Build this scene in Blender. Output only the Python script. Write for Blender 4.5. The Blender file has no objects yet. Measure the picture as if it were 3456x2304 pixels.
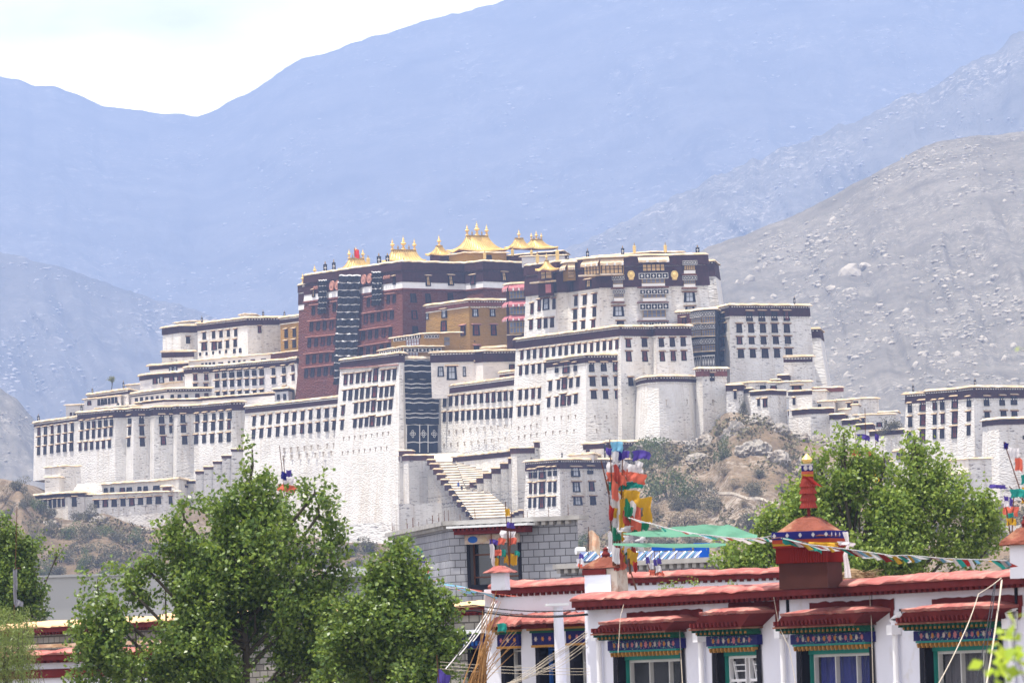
import bpy, math, random
import numpy as np
from mathutils import Vector, Matrix
random.seed(7); NR = np.random.default_rng(7)
# ---------------------------------------------------------------- camera, sky, sun, exposure
FPX, U0, V0, VH, ROLL = 22300.0, 1728.0, 1152.0, 2300.0, math.radians(1.8)
PITCH = math.atan((VH - V0) / FPX)
CR, SR, CP, SP = math.cos(ROLL), math.sin(ROLL), math.cos(PITCH), math.sin(PITCH)
SC = bpy.context.scene
COL = SC.collection
cam_data = bpy.data.cameras.new('camera'); cam = bpy.data.objects.new('camera', cam_data); COL.objects.link(cam)
cam_data.sensor_width = 22.3; cam_data.lens = FPX / 3456 * 22.3
cam_data.clip_start = 1.0; cam_data.clip_end = 40000
cam_data.dof.use_dof = True; cam_data.dof.focus_distance = 700; cam_data.dof.aperture_fstop = 8
cr_ = Vector((1, 0, 0)); cu_ = Vector((0, -SP, CP)); cf_ = Vector((0, CP, SP))
RIGHT = cr_ * CR - cu_ * SR      # image +x in world
UP = cr_ * SR + cu_ * CR         # image +y in world
cam.matrix_world = Matrix((RIGHT, UP, -cf_)).transposed().to_4x4()
SC.camera = cam
SC.view_settings.view_transform = 'Standard'; SC.view_settings.look = 'None'
SC.view_settings.exposure = 1.16; SC.view_settings.gamma = 1.0
SC.cycles.max_bounces = 6; SC.cycles.volume_bounces = 0; SC.cycles.transparent_max_bounces = 6
SUN_EL = math.radians(77.5); SUN_H = Vector((-0.96, -0.28, 0)).normalized()
SUN_DIR = Vector((SUN_H.x * math.cos(SUN_EL), SUN_H.y * math.cos(SUN_EL), math.sin(SUN_EL)))
world = bpy.data.worlds.new('World'); SC.world = world; world.use_nodes = True
wt = world.node_tree; bg = wt.nodes['Background']
sky = wt.nodes.new('ShaderNodeTexSky'); sky.sky_type = 'NISHITA'; sky.sun_disc = False
sky.sun_elevation = SUN_EL; sky.sun_rotation = math.atan2(SUN_H.x, SUN_H.y); sky.altitude = 3600; sky.dust_density = 2.0
# thin bright cloud veil mixed into the sky
wtc = wt.nodes.new('ShaderNodeTexCoord'); wmp = wt.nodes.new('ShaderNodeMapping'); wmp.inputs['Scale'].default_value = (1, 1, 3)
wno = wt.nodes.new('ShaderNodeTexNoise'); wno.inputs['Scale'].default_value = 7; wno.inputs['Detail'].default_value = 6
wrp = wt.nodes.new('ShaderNodeValToRGB'); wrp.color_ramp.elements[0].position = 0.12; wrp.color_ramp.elements[1].position = 0.50
wmx = wt.nodes.new('ShaderNodeMixRGB'); wmx.inputs[2].default_value = (15.5, 15.0, 15.2, 1)
wt.links.new(wtc.outputs['Generated'], wmp.inputs[0]); wt.links.new(wmp.outputs[0], wno.inputs['Vector'])
wt.links.new(wno.outputs[0], wrp.inputs[0]); wt.links.new(wrp.outputs[0], wmx.inputs[0])
wt.links.new(sky.outputs[0], wmx.inputs[1])
# mottled glow added low in the north so the sky stays white through haze
wse = wt.nodes.new('ShaderNodeSeparateXYZ'); wt.links.new(wtc.outputs['Generated'], wse.inputs[0])
def _mr(sock, a, b):
    n = wt.nodes.new('ShaderNodeMapRange'); n.clamp = True; n.inputs['From Min'].default_value = a; n.inputs['From Max'].default_value = b; wt.links.new(sock, n.inputs['Value']); return n.outputs[0]
wn2 = wt.nodes.new('ShaderNodeTexNoise'); wn2.inputs['Scale'].default_value = 14; wn2.inputs['Detail'].default_value = 8; wt.links.new(wmp.outputs[0], wn2.inputs['Vector'])
wm1 = wt.nodes.new('ShaderNodeMath'); wm1.operation = 'MULTIPLY'; wt.links.new(_mr(wse.outputs['Y'], .80, .95), wm1.inputs[0]); wt.links.new(_mr(wse.outputs['Z'], .34, .16), wm1.inputs[1])
wm2 = wt.nodes.new('ShaderNodeMath'); wm2.operation = 'MULTIPLY'; wt.links.new(wm1.outputs[0], wm2.inputs[0]); wt.links.new(_mr(wn2.outputs[0], .25, .62), wm2.inputs[1])
wmx2 = wt.nodes.new('ShaderNodeMixRGB'); wmx2.inputs[2].default_value = (50, 46, 37, 1); wt.links.new(wm2.outputs[0], wmx2.inputs[0]); wt.links.new(wmx.outputs[0], wmx2.inputs[1]); wt.links.new(wmx2.outputs[0], bg.inputs[0])
bg.inputs[1].default_value = 0.05
sl = bpy.data.lights.new('sun', 'SUN'); sl.energy = 4.3; sl.angle = math.radians(0.55); sl.color = (1, 0.94, 0.85)
sun = bpy.data.objects.new('sun', sl); COL.objects.link(sun)
sun.rotation_euler = (-SUN_DIR).to_track_quat('-Z', 'Y').to_euler()

# ---------------------------------------------------------------- pixel <-> space helpers (source picture 3456 x 2304)
CROPS = {'S': (0, 0, 1), 'A': (0, 1000, .38259), 'B': (500, 900, .38259), 'C': (900, 700, .38259), 'D': (1200, 1100, .38259),
         'E': (1600, 700, .38259), 'F': (2100, 900, .38259), 'G': (2656, 1200, .38259), 'H': (1650, 1400, .38259), 'L': (0, 1400, .57389),
         'M': (900, 1504, .51029), 'N': (2200, 1300, .33477), 'P': (1600, 1704, .38259), 'Q': (2250, 1704, .38259), 'R': (2656, 1704, .38259), 'W': (0, 0, 1.46939)}
def K(c, x, y):
    a, b, s = CROPS[c]; return a + x * s, b + y * s
def ray(u, v): return RIGHT * ((u - U0) / FPX) + UP * ((V0 - v) / FPX) + cf_
def at(u, v, y):
    d = ray(u, v); return d * (y / d.y)
def atz(u, v, z):
    d = ray(u, v); return d * (z / d.z)
def proj(p):
    w = p.dot(cf_); return U0 + p.dot(RIGHT) / w * FPX, V0 - p.dot(UP) / w * FPX
def mpp(y): return y / FPX      # metres per source pixel
def on_plane(u, v, p0, n):
    d = ray(u, v); return d * (p0.dot(n) / d.dot(n))

# ---------------------------------------------------------------- objects
def tag(o, label=None, cat=None, group=None, kind=None):
    if label: o['label'] = label
    if cat: o['category'] = cat
    if group: o['group'] = group
    if kind: o['kind'] = kind
    return o
def empty(name, loc, label=None, cat=None, group=None):
    o = bpy.data.objects.new(name, None); COL.objects.link(o); o.location = loc; o.empty_display_size = .5
    return tag(o, label, cat, group)
class MB:
    """collects faces (world coordinates) and links them as one mesh object"""
    def __init__(s): s.v = []; s.f = []; s.m = []; s.uv = []
    def face(s, pts, mi=0, uv=None):
        b = len(s.v); s.v += [tuple(p) for p in pts]; s.f.append(tuple(range(b, b + len(pts)))); s.m.append(mi)
        s.uv += uv if uv else [(0, 0)] * len(pts)
    def quadgrid(s, rows, mi=0, closed=False):
        for a, b in zip(rows[:-1], rows[1:]):
            n = len(a)
            for i in range(n if closed else n - 1):
                j = (i + 1) % n; s.face((a[i], a[j], b[j], b[i]), mi)
    def box(s, o, ex, ey, ez, mi=0):
        o = Vector(o); c = [o + ex * i + ey * j + ez * k for k in (0, 1) for j in (0, 1) for i in (0, 1)]
        for q in ((0, 2, 3, 1), (4, 5, 7, 6), (0, 1, 5, 4), (2, 6, 7, 3), (0, 4, 6, 2), (1, 3, 7, 5)):
            s.face([c[i] for i in q], mi)
    def abox(s, x0, x1, y0, y1, z0, z1, mi=0): s.box((x0, y0, z0), Vector((x1 - x0, 0, 0)), Vector((0, y1 - y0, 0)), Vector((0, 0, z1 - z0)), mi)
    def tube(s, p, q, r0, r1=None, n=8, mi=0, caps=True):
        p, q = Vector(p), Vector(q); r1 = r0 if r1 is None else r1
        d = (q - p).normalized(); a = d.orthogonal().normalized(); b = d.cross(a)
        A = [p + (a * math.cos(t) + b * math.sin(t)) * r0 for t in [2 * math.pi * i / n for i in range(n)]]
        B = [q + (a * math.cos(t) + b * math.sin(t)) * r1 for t in [2 * math.pi * i / n for i in range(n)]]
        s.quadgrid([A, B], mi, True)
        if caps: s.face(A[::-1], mi); s.face(B, mi)
    def chain(s, pts, r0, r1=None, n=6, mi=0):
        r1 = r0 if r1 is None else r1; k = len(pts) - 1; rings = []
        for i, p in enumerate(pts):
            d = (Vector(pts[min(i + 1, k)]) - Vector(pts[max(i - 1, 0)])).normalized()
            a = d.cross(Vector((.3, .2, 1)) if abs(d.z) < .9 else Vector((1, .1, 0))).normalized(); b = d.cross(a)
            r = r0 + (r1 - r0) * i / k
            rings.append([Vector(p) + (a * math.cos(t) + b * math.sin(t)) * r for t in [2 * math.pi * j / n for j in range(n)]])
        s.quadgrid(rings, mi, True); s.face(rings[0][::-1], mi); s.face(rings[-1], mi)
    def lathe(s, c, prof, n=10, mi=0, sx=1, sy=1):
        c = Vector(c); rings = [[c + Vector((r * sx * math.cos(2 * math.pi * i / n), r * sy * math.sin(2 * math.pi * i / n), z)) for i in range(n)] for r, z in prof]
        s.quadgrid(rings, mi, True); s.face(rings[0][::-1], mi); s.face(rings[-1], mi)
    def mesh(s, name, mats, off=Vector((0, 0, 0)), smooth=False):
        me = bpy.data.meshes.new(name)
        me.from_pydata([(a - off.x, b - off.y, c - off.z) for a, b, c in s.v], [], s.f)
        for m in (mats if isinstance(mats, (list, tuple)) else [mats]): me.materials.append(m)
        me.polygons.foreach_set('material_index', s.m)
        l = me.uv_layers.new(name='UVMap'); l.data.foreach_set('uv', [x for t in s.uv for x in t])
        if smooth: me.polygons.foreach_set('use_smooth', [True] * len(s.f))
        me.update(); return me
    def build(s, name, mats, parent=None, smooth=False):
        off = wloc(parent) if parent else Vector((0, 0, 0))
        me = s.mesh(name, mats, off, smooth)
        o = bpy.data.objects.new(name, me); COL.objects.link(o)
        if parent: o.parent = parent
        return o
def wloc(o):
    p = Vector(o.location)
    while o.parent: o = o.parent; p = p + o.location
    return p
def inst(name, me, M, parent=None, offset=None):
    """object sharing mesh data, world matrix M; parent has no rotation"""
    o = bpy.data.objects.new(name, me); COL.objects.link(o)
    if parent:
        o.parent = parent; M = Matrix.Translation(-(offset if offset is not None else wloc(parent))) @ M
    o.matrix_basis = M
    return o

# ---------------------------------------------------------------- materials
MT = {}
def lin(c):
    return tuple(c) + (1,)
def mat(name, col, rough=.8, metal=0, var=.15, vs=1.0, bump=0, bs=2.0, coord='Object', col2=None, c2lo=.45, c2hi=.6, c2s=.3, spec=None, scale3=(1, 1, 1), detail=5, bdist=.05):
    """principled material: noise-varied colour, optional second colour in patches, noise bump"""
    m = bpy.data.materials.new(name); m.use_nodes = True; t = m.node_tree; N = t.nodes; L = t.links
    b = N['Principled BSDF']; b.inputs['Roughness'].default_value = rough; b.inputs['Metallic'].default_value = metal
    b.inputs['Specular IOR Level'].default_value = .12 if spec is None else spec
    tc = N.new('ShaderNodeTexCoord'); mp = N.new('ShaderNodeMapping'); mp.inputs['Scale'].default_value = scale3
    L.new(tc.outputs[coord], mp.inputs[0])
    n1 = N.new('ShaderNodeTexNoise'); n1.inputs['Scale'].default_value = vs; n1.inputs['Detail'].default_value = detail; L.new(mp.outputs[0], n1.inputs['Vector'])
    r = N.new('ShaderNodeValToRGB'); r.color_ramp.elements[0].position = .3; r.color_ramp.elements[1].position = .7
    r.color_ramp.elements[0].color = lin([c * (1 - var) for c in col]); r.color_ramp.elements[1].color = lin([min(1, c * (1 + var)) for c in col])
    L.new(n1.outputs[0], r.inputs[0]); out = r.outputs[0]
    if col2:
        n2 = N.new('ShaderNodeTexNoise'); n2.inputs['Scale'].default_value = c2s; n2.inputs['Detail'].default_value = 8; n2.inputs['Roughness'].default_value = .65
        L.new(mp.outputs[0], n2.inputs['Vector'])
        r2 = N.new('ShaderNodeValToRGB'); r2.color_ramp.elements[0].position = c2lo; r2.color_ramp.elements[1].position = c2hi
        L.new(n2.outputs[0], r2.inputs[0])
        mx = N.new('ShaderNodeMixRGB'); L.new(r2.outputs[0], mx.inputs[0]); L.new(out, mx.inputs[1]); mx.inputs[2].default_value = lin(col2); out = mx.outputs[0]
    L.new(out, b.inputs['Base Color'])
    if bump:
        n3 = N.new('ShaderNodeTexNoise'); n3.inputs['Scale'].default_value = bs; n3.inputs['Detail'].default_value = 6; L.new(mp.outputs[0], n3.inputs['Vector'])
        bp = N.new('ShaderNodeBump'); bp.inputs['Strength'].default_value = bump; bp.inputs['Distance'].default_value = bdist; L.new(n3.outputs[0], bp.inputs['Height']); L.new(bp.outputs[0], b.inputs['Normal'])
    MT[name] = m
    return m
def wallmat(name, base, dirt, pit=.0, stain=None, bump=.5, bdist=.14):
    """whitewashed rubble stone in metres of wall (UV): stone bump, open joints, run-down stains"""
    m = bpy.data.materials.new(name); m.use_nodes = True; t = m.node_tree; N = t.nodes; L = t.links
    b = N['Principled BSDF']; b.inputs['Roughness'].default_value = .9; b.inputs['Specular IOR Level'].default_value = .2
    tc = N.new('ShaderNodeTexCoord')
    def nz(sx, sy, det=5, rough=.5):
        mp = N.new('ShaderNodeMapping'); mp.inputs['Scale'].default_value = (sx, sy, 1); L.new(tc.outputs['UV'], mp.inputs[0])
        n = N.new('ShaderNodeTexNoise'); n.inputs['Scale'].default_value = 1; n.inputs['Detail'].default_value = det; n.inputs['Roughness'].default_value = rough
        L.new(mp.outputs[0], n.inputs['Vector']); return n.outputs[0]
    def ramp(x, lo, hi, c0=(0, 0, 0, 1), c1=(1, 1, 1, 1)):
        r = N.new('ShaderNodeValToRGB'); r.color_ramp.elements[0].position = lo; r.color_ramp.elements[1].position = hi
        r.color_ramp.elements[0].color = c0; r.color_ramp.elements[1].color = c1; L.new(x, r.inputs[0]); return r.outputs[0]
    def mix(f, a, c):
        x = N.new('ShaderNodeMixRGB'); L.new(f, x.inputs[0]); L.new(a, x.inputs[1])
        if isinstance(c, tuple): x.inputs[2].default_value = c
        else: L.new(c, x.inputs[2])
        return x.outputs[0]
    col = ramp(nz(.25, .25, 6), .35, .68, lin([c * .86 for c in base]), lin(base))
    col = mix(ramp(nz(.12, .05, 7, .7), .50, .72), col, lin(dirt))
    if stain: col = mix(ramp(nz(.7, .04, 6, .7), .50, .70), col, lin(stain))
    mpb = N.new('ShaderNodeMapping'); mpb.inputs['Scale'].default_value = (1.9, 3.6, 1); L.new(tc.outputs['UV'], mpb.inputs[0])
    vo = N.new('ShaderNodeTexVoronoi'); vo.inputs['Scale'].default_value = 1.0; vo.feature = 'F1'; L.new(mpb.outputs[0], vo.inputs['Vector'])
    if pit:
        area = ramp(nz(.09, .13, 5, .6), .36, .56)
        spots = ramp(nz(.8, 2.6, 3, .6), .58, .63)
        mm = N.new('ShaderNodeMath'); mm.operation = 'MULTIPLY'; L.new(area, mm.inputs[0]); L.new(spots, mm.inputs[1])
        m2 = N.new('ShaderNodeMath'); m2.operation = 'MULTIPLY'; L.new(mm.outputs[0], m2.inputs[0]); m2.inputs[1].default_value = pit
        col = mix(m2.outputs[0], col, (.16, .14, .13, 1))
    L.new(col, b.inputs['Base Color'])
    ad = N.new('ShaderNodeMath'); ad.operation = 'ADD'; L.new(ramp(vo.outputs['Distance'], .1, .75, (1, 1, 1, 1), (0, 0, 0, 1)), ad.inputs[0]); L.new(nz(1.2, 2.2, 4, .6), ad.inputs[1])
    bp = N.new('ShaderNodeBump'); bp.inputs['Strength'].default_value = bump; bp.inputs['Distance'].default_value = bdist
    L.new(ad.outputs[0], bp.inputs['Height']); L.new(bp.outputs[0], b.inputs['Normal'])
    MT[name] = m; return m
wallmat('white_wall', (.76, .735, .69), (.56, .52, .45), .25, (.56, .50, .42))
wallmat('pitted_wall', (.76, .74, .70), (.55, .51, .46), .9, (.52, .47, .41))
wallmat('pale_wall', (.78, .74, .70), (.66, .58, .52), .35, None, .3, .2)
wallmat('red_wall', (.145, .044, .027), (.09, .03, .03), .4, None, .7, .3)
wallmat('ochre_wall', (.33, .185, .035), (.25, .14, .035), .3, None, .5, .2)
mat('maroon', (.046, .016, .017), .95, var=.3, vs=1.5, bump=.6, bs=5, bdist=.1)
mat('cap_maroon', (.085, .034, .030), .95, var=.3, vs=1.5); mat('brown_red', (.17, .055, .04), .9, var=.3)
mat('cope', (.50, .38, .23), .95, var=.2, vs=.8, bump=.8, bs=2, bdist=.2, col2=(.58, .50, .40), c2s=.5)
mat('cope_red', (.42, .20, .15), .95, var=.2, vs=.8, bump=.8, bs=2, bdist=.2)
mat('beam_white', (.7, .68, .62), .8)
mat('black', (.012, .012, .018), .85, var=.4)
mat('pane', (.035, .018, .016), .35, var=.6, vs=.8)
mat('pane_light', (.42, .45, .5), .25, var=.3, vs=1.2)
mat('pane_yellow', (.55, .36, .16), .7, var=.2, vs=1)
mat('pane_blue', (.12, .14, .2), .3, var=.5, vs=1)
mat('pane_red', (.14, .03, .025), .8, var=.3)
mat('frame_dark', (.02, .02, .03), .8)
mat('curtain', (.008, .007, .009), .9, var=.4, vs=.3, bump=.5, bs=.6, bdist=.3)
mat('white_cloth', (.75, .73, .7), .9)
mat('gold', (.72, .52, .20), .5, metal=.6, var=.12, vs=1, bump=.3, bs=3, bdist=.05)
mat('gold_dark', (.30, .20, .07), .5, metal=.6, var=.3)
mat('beige_cloth', (.66, .50, .32), .9)
mat('pink_cloth', (.42, .15, .16), .9)
mat('white_paint', (.78, .77, .75), .8, var=.05)
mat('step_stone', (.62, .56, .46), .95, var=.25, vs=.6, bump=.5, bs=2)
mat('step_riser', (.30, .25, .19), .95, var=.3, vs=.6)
mat('roof_mud', (.5, .42, .32), .95, var=.2)

# ---------------------------------------------------------------- shared window meshes (unit wide / unit high, metres deep; x along wall, y up, z out)
def unit(name, mats, fn, smooth=False):
    m = MB(); fn(m); return m.mesh(name, [MT[x] for x in mats], smooth=smooth)
X_, Y_, Z_ = Vector((1, 0, 0)), Vector((0, 1, 0)), Vector((0, 0, 1))
def _surround(m):     # flared black surround as four bars
    o = [(-.5, -.5), (.5, -.5), (.42, .5), (-.42, .5)]; i = [(-.27, -.40), (.27, -.40), (.24, .40), (-.24, .40)]
    for a in range(4):
        b = (a + 1) % 4
        m.face([(*o[a], .10), (*o[b], .10), (*i[b], .10), (*i[a], .10)])
        m.face([(*o[a], -.2), (*o[b], -.2), (*o[b], .10), (*o[a], .10)])
        m.face([(*i[b], -.1), (*i[a], -.1), (*i[a], .10), (*i[b], .10)])
def _pane(m):
    m.face([(-.27, -.40, .03), (.27, -.40, .03), (.24, .40, .03), (-.24, .40, .03)], 0)
    m.abox(-.27, .27, .02, .06, .03, .07, 1); m.abox(-.02, .02, -.4, .4, .03, .075, 1)
def _lattice(m):
    m.face([(-.5, -.5, .03), (.5, -.5, .03), (.5, .5, .03), (-.5, .5, .03)], 0)
    for k in range(6): m.abox(-.5 + k * .192, -.46 + k * .192, -.5, .5, .03, .09, 1)
    for k in (-.47, 0, .47): m.abox(-.5, .5, k - .03, k + .03, .03, .095, 1)
def _canopy(m):       # brown-red fascia with a pale sloping top, 1 wide, real depth
    m.abox(-.5, .5, -.16, 0, 0, .42, 0)
    m.face([(-.56, 0, .6), (.56, 0, .6), (.56, .06, .6), (-.56, .06, .6)], 1); m.face([(-.56, .06, .6), (.56, .06, .6), (.5, .30, 0), (-.5, .30, 0)], 1)
    m.face([(-.56, 0, .6), (-.56, .06, .6), (-.5, .3, 0), (-.5, 0, 0)], 1); m.face([(.56, 0, .6), (.5, 0, 0), (.5, .3, 0), (.56, .06, .6)], 1)
    m.face([(-.56, 0, .6), (-.5, 0, 0), (.5, 0, 0), (.56, 0, .6)], 0)
WM = {'surround': unit('window', ['black'], _surround), 'pane': unit('pane', ['pane', 'frame_dark'], _pane),
      'pane_light': unit('pane_light', ['pane_light', 'frame_dark'], _pane), 'pane_yellow': unit('pane_yellow', ['pane_yellow', 'frame_dark'], _pane),
      'pane_red': unit('pane_red', ['pane_red', 'frame_dark'], _pane),
      'lattice': unit('lattice', ['pane_blue', 'gold_dark'], _lattice), 'lattice_white': unit('lattice_white', ['pane_light', 'brown_red'], _lattice),
      'lattice_yellow': unit('lattice_yellow', ['pane_yellow', 'frame_dark'], _lattice),
      'canopy': unit('canopy', ['brown_red', 'cope'], _canopy), 'canopy_red': unit('canopy_red', ['pane_red', 'cope_red'], _canopy),
      'slit': unit('loophole', ['step_riser'], lambda m: (m.abox(-.5, .5, .25, .5, 0, .05), m.abox(-.22, .22, -.5, .25, 0, .04)))}
def _frieze(m, mark, n=5):
    m.abox(-.5, .5, -.5, .5, 0, .25, 0)
    m.abox(-.51, .51, .42, .5, .25, .3, 1); m.abox(-.51, .51, -.5, -.42, .25, .3, 1)
    for k in range(n + 1): m.abox(-.5 + k / n - .008, -.5 + k / n + .008, -.42, .42, .25, .29, 1)
    for k in range(n):
        c = -.5 + (k + .5) / n; w = .22 / n
        if mark == 'cross':
            m.abox(c - w, c + w, -.06, .06, .25, .29, 1); m.abox(c - w * .35, c + w * .35, -.24, .24, .25, .295, 1)
        else: m.face([(c, -.32, .28), (c + w * 1.3, 0, .28), (c, .32, .28), (c - w * 1.3, 0, .28)], 1)
WM['frieze'] = unit('frieze', ['curtain', 'white_cloth'], lambda m: _frieze(m, 'cross'))
WM['frieze_diamond'] = unit('frieze_diamond', ['curtain', 'white_cloth'], lambda m: _frieze(m, 'd'))
WM['panel_white'] = unit('panel', ['white_paint', 'gold_dark'], lambda m: (m.abox(-.5, .5, -.5, .5, 0, .2, 0), m.abox(-.52, .52, .5, .62, 0, .26, 1), m.abox(-.52, .52, -.62, -.5, 0, .26, 1)))
WM['panel_pink'] = unit('panel_pink', ['pink_cloth'], lambda m: m.abox(-.5, .5, -.5, .5, 0, .2, 0))
def _awn(m):          # slack cloth awning with a scalloped lower edge
    n = 12
    for i in range(n):
        a, b = -.5 + i / n, -.5 + (i + 1) / n; s0 = .06 * math.sin(i * 2.1); s1 = .06 * math.sin((i + 1) * 2.1)
        m.face([(a, .5, .05), (b, .5, .05), (b, -.1 + s1, .8), (a, -.1 + s0, .8)], 0)
        m.face([(a, -.1 + s0, .8), (b, -.1 + s1, .8), (b, -.5 + s1 * .8, .78), (a, -.5 + s0 * .8, .78)], i % 4 == 3)
WM['awning'] = unit('awning', ['beige_cloth', 'white_cloth'], _awn)
WM['awning_pink'] = unit('awning_pink', ['pink_cloth', 'white_cloth'], _awn)
def _disc(m):
    pts = [(.5 * math.cos(t), .5 * math.sin(t)) for t in [2 * math.pi * i / 20 for i in range(20)]]
    A = [Vector((x, y, 0)) for x, y in pts]; B = [Vector((x * .95, y * .95, .35)) for x, y in pts]; C = [Vector((x * .6, y * .6, .3)) for x, y in pts]; D = [Vector((x * .25, y * .25, .42)) for x, y in pts]
    m.quadgrid([A, B, C, D], 0, True); m.face(D, 0)
WM['disc'] = unit('gilded_disc', ['gold'], _disc); WM['disc_brown'] = unit('disc_brown', ['cope_red'], _disc)
# ---------------------------------------------------------------- battered palace blocks
EDIR = Vector((.871, .491, 0)); SDIR = Vector((-.491, .871, 0))
class Blk:
    def __init__(s, label, crop, pts, y, base, ref=0, b=.08, thick=14, wall='white_wall', band=0, band_mat='maroon', bands=None, cope='cope', ch=.5, over=.55, dots=True, name='palace_building', cat='building', group=None, br=None, bl=None):
        s.crop, s.b = crop, b; s.br = b if br is None else br; s.bl = b if bl is None else bl
        px = [K(crop, p[0], p[1]) for p in pts]; r = ref % len(pts)
        ur, vr = px[r]; y0 = y; z = at(ur, vr, y0).z
        s.T = []
        for i, p in enumerate(pts):
            if len(p) > 2: q = at(px[i][0], px[i][1], y0 + p[2]); q = Vector((q.x, q.y, z))
            else: q = atz(px[i][0], px[i][1], z)
            s.T.append(q)
        s.n = len(s.T); s.z = z
        zb = at(ur, K(crop, 0, base)[1], y0).z
        s.H = z - zb
        es = [p.dot(EDIR) for p in s.T]; ss = [p.dot(SDIR) for p in s.T]
        a, bb = max(ss) - min(ss), max(es) - min(es)
        L, R = s.T[0], s.T[-1]
        B_ = Vector((.10, 1, 0)) * thick
        if bb < .3 * a or max(a, bb) < 3.5: back = [R + B_, L + B_]
        elif a < .3 * bb: back = [R + SDIR * thick, L + SDIR * thick]
        else:
            X = EDIR * max(es) + SDIR * max(ss); back = [Vector((X.x, X.y, z))]
        s.poly = s.T + back
        s.root = empty(name, Vector((s.T[r].x, s.T[r].y, zb)), label, cat, group); s.off = Vector(s.root.location)
        m = MB(); N = 3; rings = [s.outline(s.H * k / N, 0) for k in range(N + 1)]
        run = 0
        for i in range(len(s.poly)):
            j = (i + 1) % len(s.poly); l = (s.poly[j] - s.poly[i]).length
            for k in range(N):
                A, B = rings[k], rings[k + 1]
                m.face((B[i], B[j], A[j], A[i]), 2 if (wall == 'white_wall' and Vector(((s.poly[j] - s.poly[i]).y, -(s.poly[j] - s.poly[i]).x, 0)).normalized().dot(Vector((.40, -.917, 0))) > .75) else 0, [(run, B[i].z), (run + l, B[j].z), (run + l, A[j].z), (run, A[i].z)])
            run += l
        m.face(rings[0], 1)
        m.build('wall', [MT[wall], MT['roof_mud'], MT['pitted_wall']], s.root)
        s.bands = []
        mp = CROPS[crop][2] * mpp(y0)
        if band: s.bands = [(0, band * mp, band_mat, .14)]
        if bands: s.bands = [(p * mp, q * mp, mm, pr) for p, q, mm, pr in bands]
        for h0, h1, bm, pr in s.bands:
            m = MB(); R4 = [s.outline(h0, -.05), s.outline(h0, pr), s.outline(h1, pr), s.outline(h1, -.05)]
            m.quadgrid([r_[::-1] for r_ in R4], 0, True)
            m.build('parapet_band' if bm in ('maroon', 'brown_red', 'cap_maroon') else 'wall_band', MT[bm], s.root)
        if cope: s.coping(cope, ch, over)
        if dots: s.dots([.10] + [h1 + .06 for h0, h1, bm, pr in s.bands[:1]])
        s.npart = 0
    def outline(s, t, proud):
        P = s.poly; n = len(P); out = []
        sb = [s.b] * n; sb[s.n - 1] = s.br; sb[n - 1] = s.bl
        for i in range(n):
            e1 = (P[i] - P[i - 1]).normalized(); e2 = (P[(i + 1) % n] - P[i]).normalized()
            n1 = Vector((e1.y, -e1.x, 0)); n2 = Vector((e2.y, -e2.x, 0)); d1, d2 = sb[i - 1] * t + proud, sb[i] * t + proud
            det = n1.x * n2.y - n1.y * n2.x
            if abs(det) < .35 or n1.dot(n2) < -.6: o = (n1 + n2) / max(.45, 1 + n1.dot(n2)) * (d1 + d2) / 2
            else: o = Vector(((d1 * n2.y - d2 * n1.y) / det, (n1.x * d2 - n2.x * d1) / det, 0))
            out.append(Vector((P[i].x + o.x, P[i].y + o.y, s.z - t)))
        return out
    def coping(s, cm, ch, over):
        spec = [(.0, -.3), (.0, over), (-.3 * ch, over + .05), (-ch, over - .35), (-ch * 1.05, -.5), (0, -.7)]
        rings = []
        base = [s.outline(t, p) for t, p in spec]
        n = len(s.poly)
        for R in base: rings.append([])
        for i in range(n):
            j = (i + 1) % n; k = max(1, min(60, int((s.poly[j] - s.poly[i]).length / 1.1)))
            for q in range(k):
                jz, jo = (random.uniform(-.07, .07), random.uniform(-.06, .06)) if q else (0, 0)
                for ri, R in enumerate(base):
                    p = R[i].lerp(R[j], q / k); c = (s.poly[j] - s.poly[i]).normalized()
                    if 0 < ri < 4: p = p + Vector((c.y * jo, -c.x * jo, jz))
                    rings[ri].append(p)
        m = MB(); m.quadgrid(rings[::-1], 0, True); m.build('coping', MT[cm], s.root)
    def dots(s, ts):
        m = MB()
        for t in ts:
            for i in range(s.n - 1):
                a, b = s.T[i], s.T[i + 1]; L = (b - a).length; k = int(L / .62); ex = (b - a).normalized(); nn = Vector((ex.y, -ex.x, 0))
                p = a + nn * (s.b * t + .09); p.z = s.z - t - .2
                if L > 1: m.box(p, b - a, nn * .05, Vector((0, 0, .05)))
                for q in range(k):
                    p = a.lerp(b, (q + .5) / k) + nn * (s.b * t + .1); p.z = s.z - t - .24
                    m.box(p, ex * .26, nn * .2, Vector((0, 0, .2)))
        if m.f: m.build('beam_ends', MT['beam_white'], s.root)
    def frame(s, f):
        p0, p1 = s.T[f], s.T[f + 1]; p2 = s.outline(s.H, 0)[f]
        ex = (p1 - p0).normalized(); n = (ex.cross(p0 - p2)).normalized()
        if n.y > 0 and abs(n.y) > .05: n = -n
        ey = n.cross(ex); return p0, ex, ey, n
    def put(s, f, x, y, w, h, crop=None):
        c = crop or s.crop; p0, ex, ey, n = s.frame(f)
        C = on_plane(*K(c, x, y), p0, n)
        W = abs((on_plane(*K(c, x + w / 2, y), p0, n) - on_plane(*K(c, x - w / 2, y), p0, n)).dot(ex))
        Hh = abs((on_plane(*K(c, x, y - h / 2), p0, n) - on_plane(*K(c, x, y + h / 2), p0, n)).dot(ey))
        t = s.z - C.z; out = 0.01
        for h0, h1, bm, pr in s.bands:
            if h0 - .5 * Hh < t < h1 + .5 * Hh: out = max(out, pr + .01)
        return C + n * out, ex, ey, n, W, Hh
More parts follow.
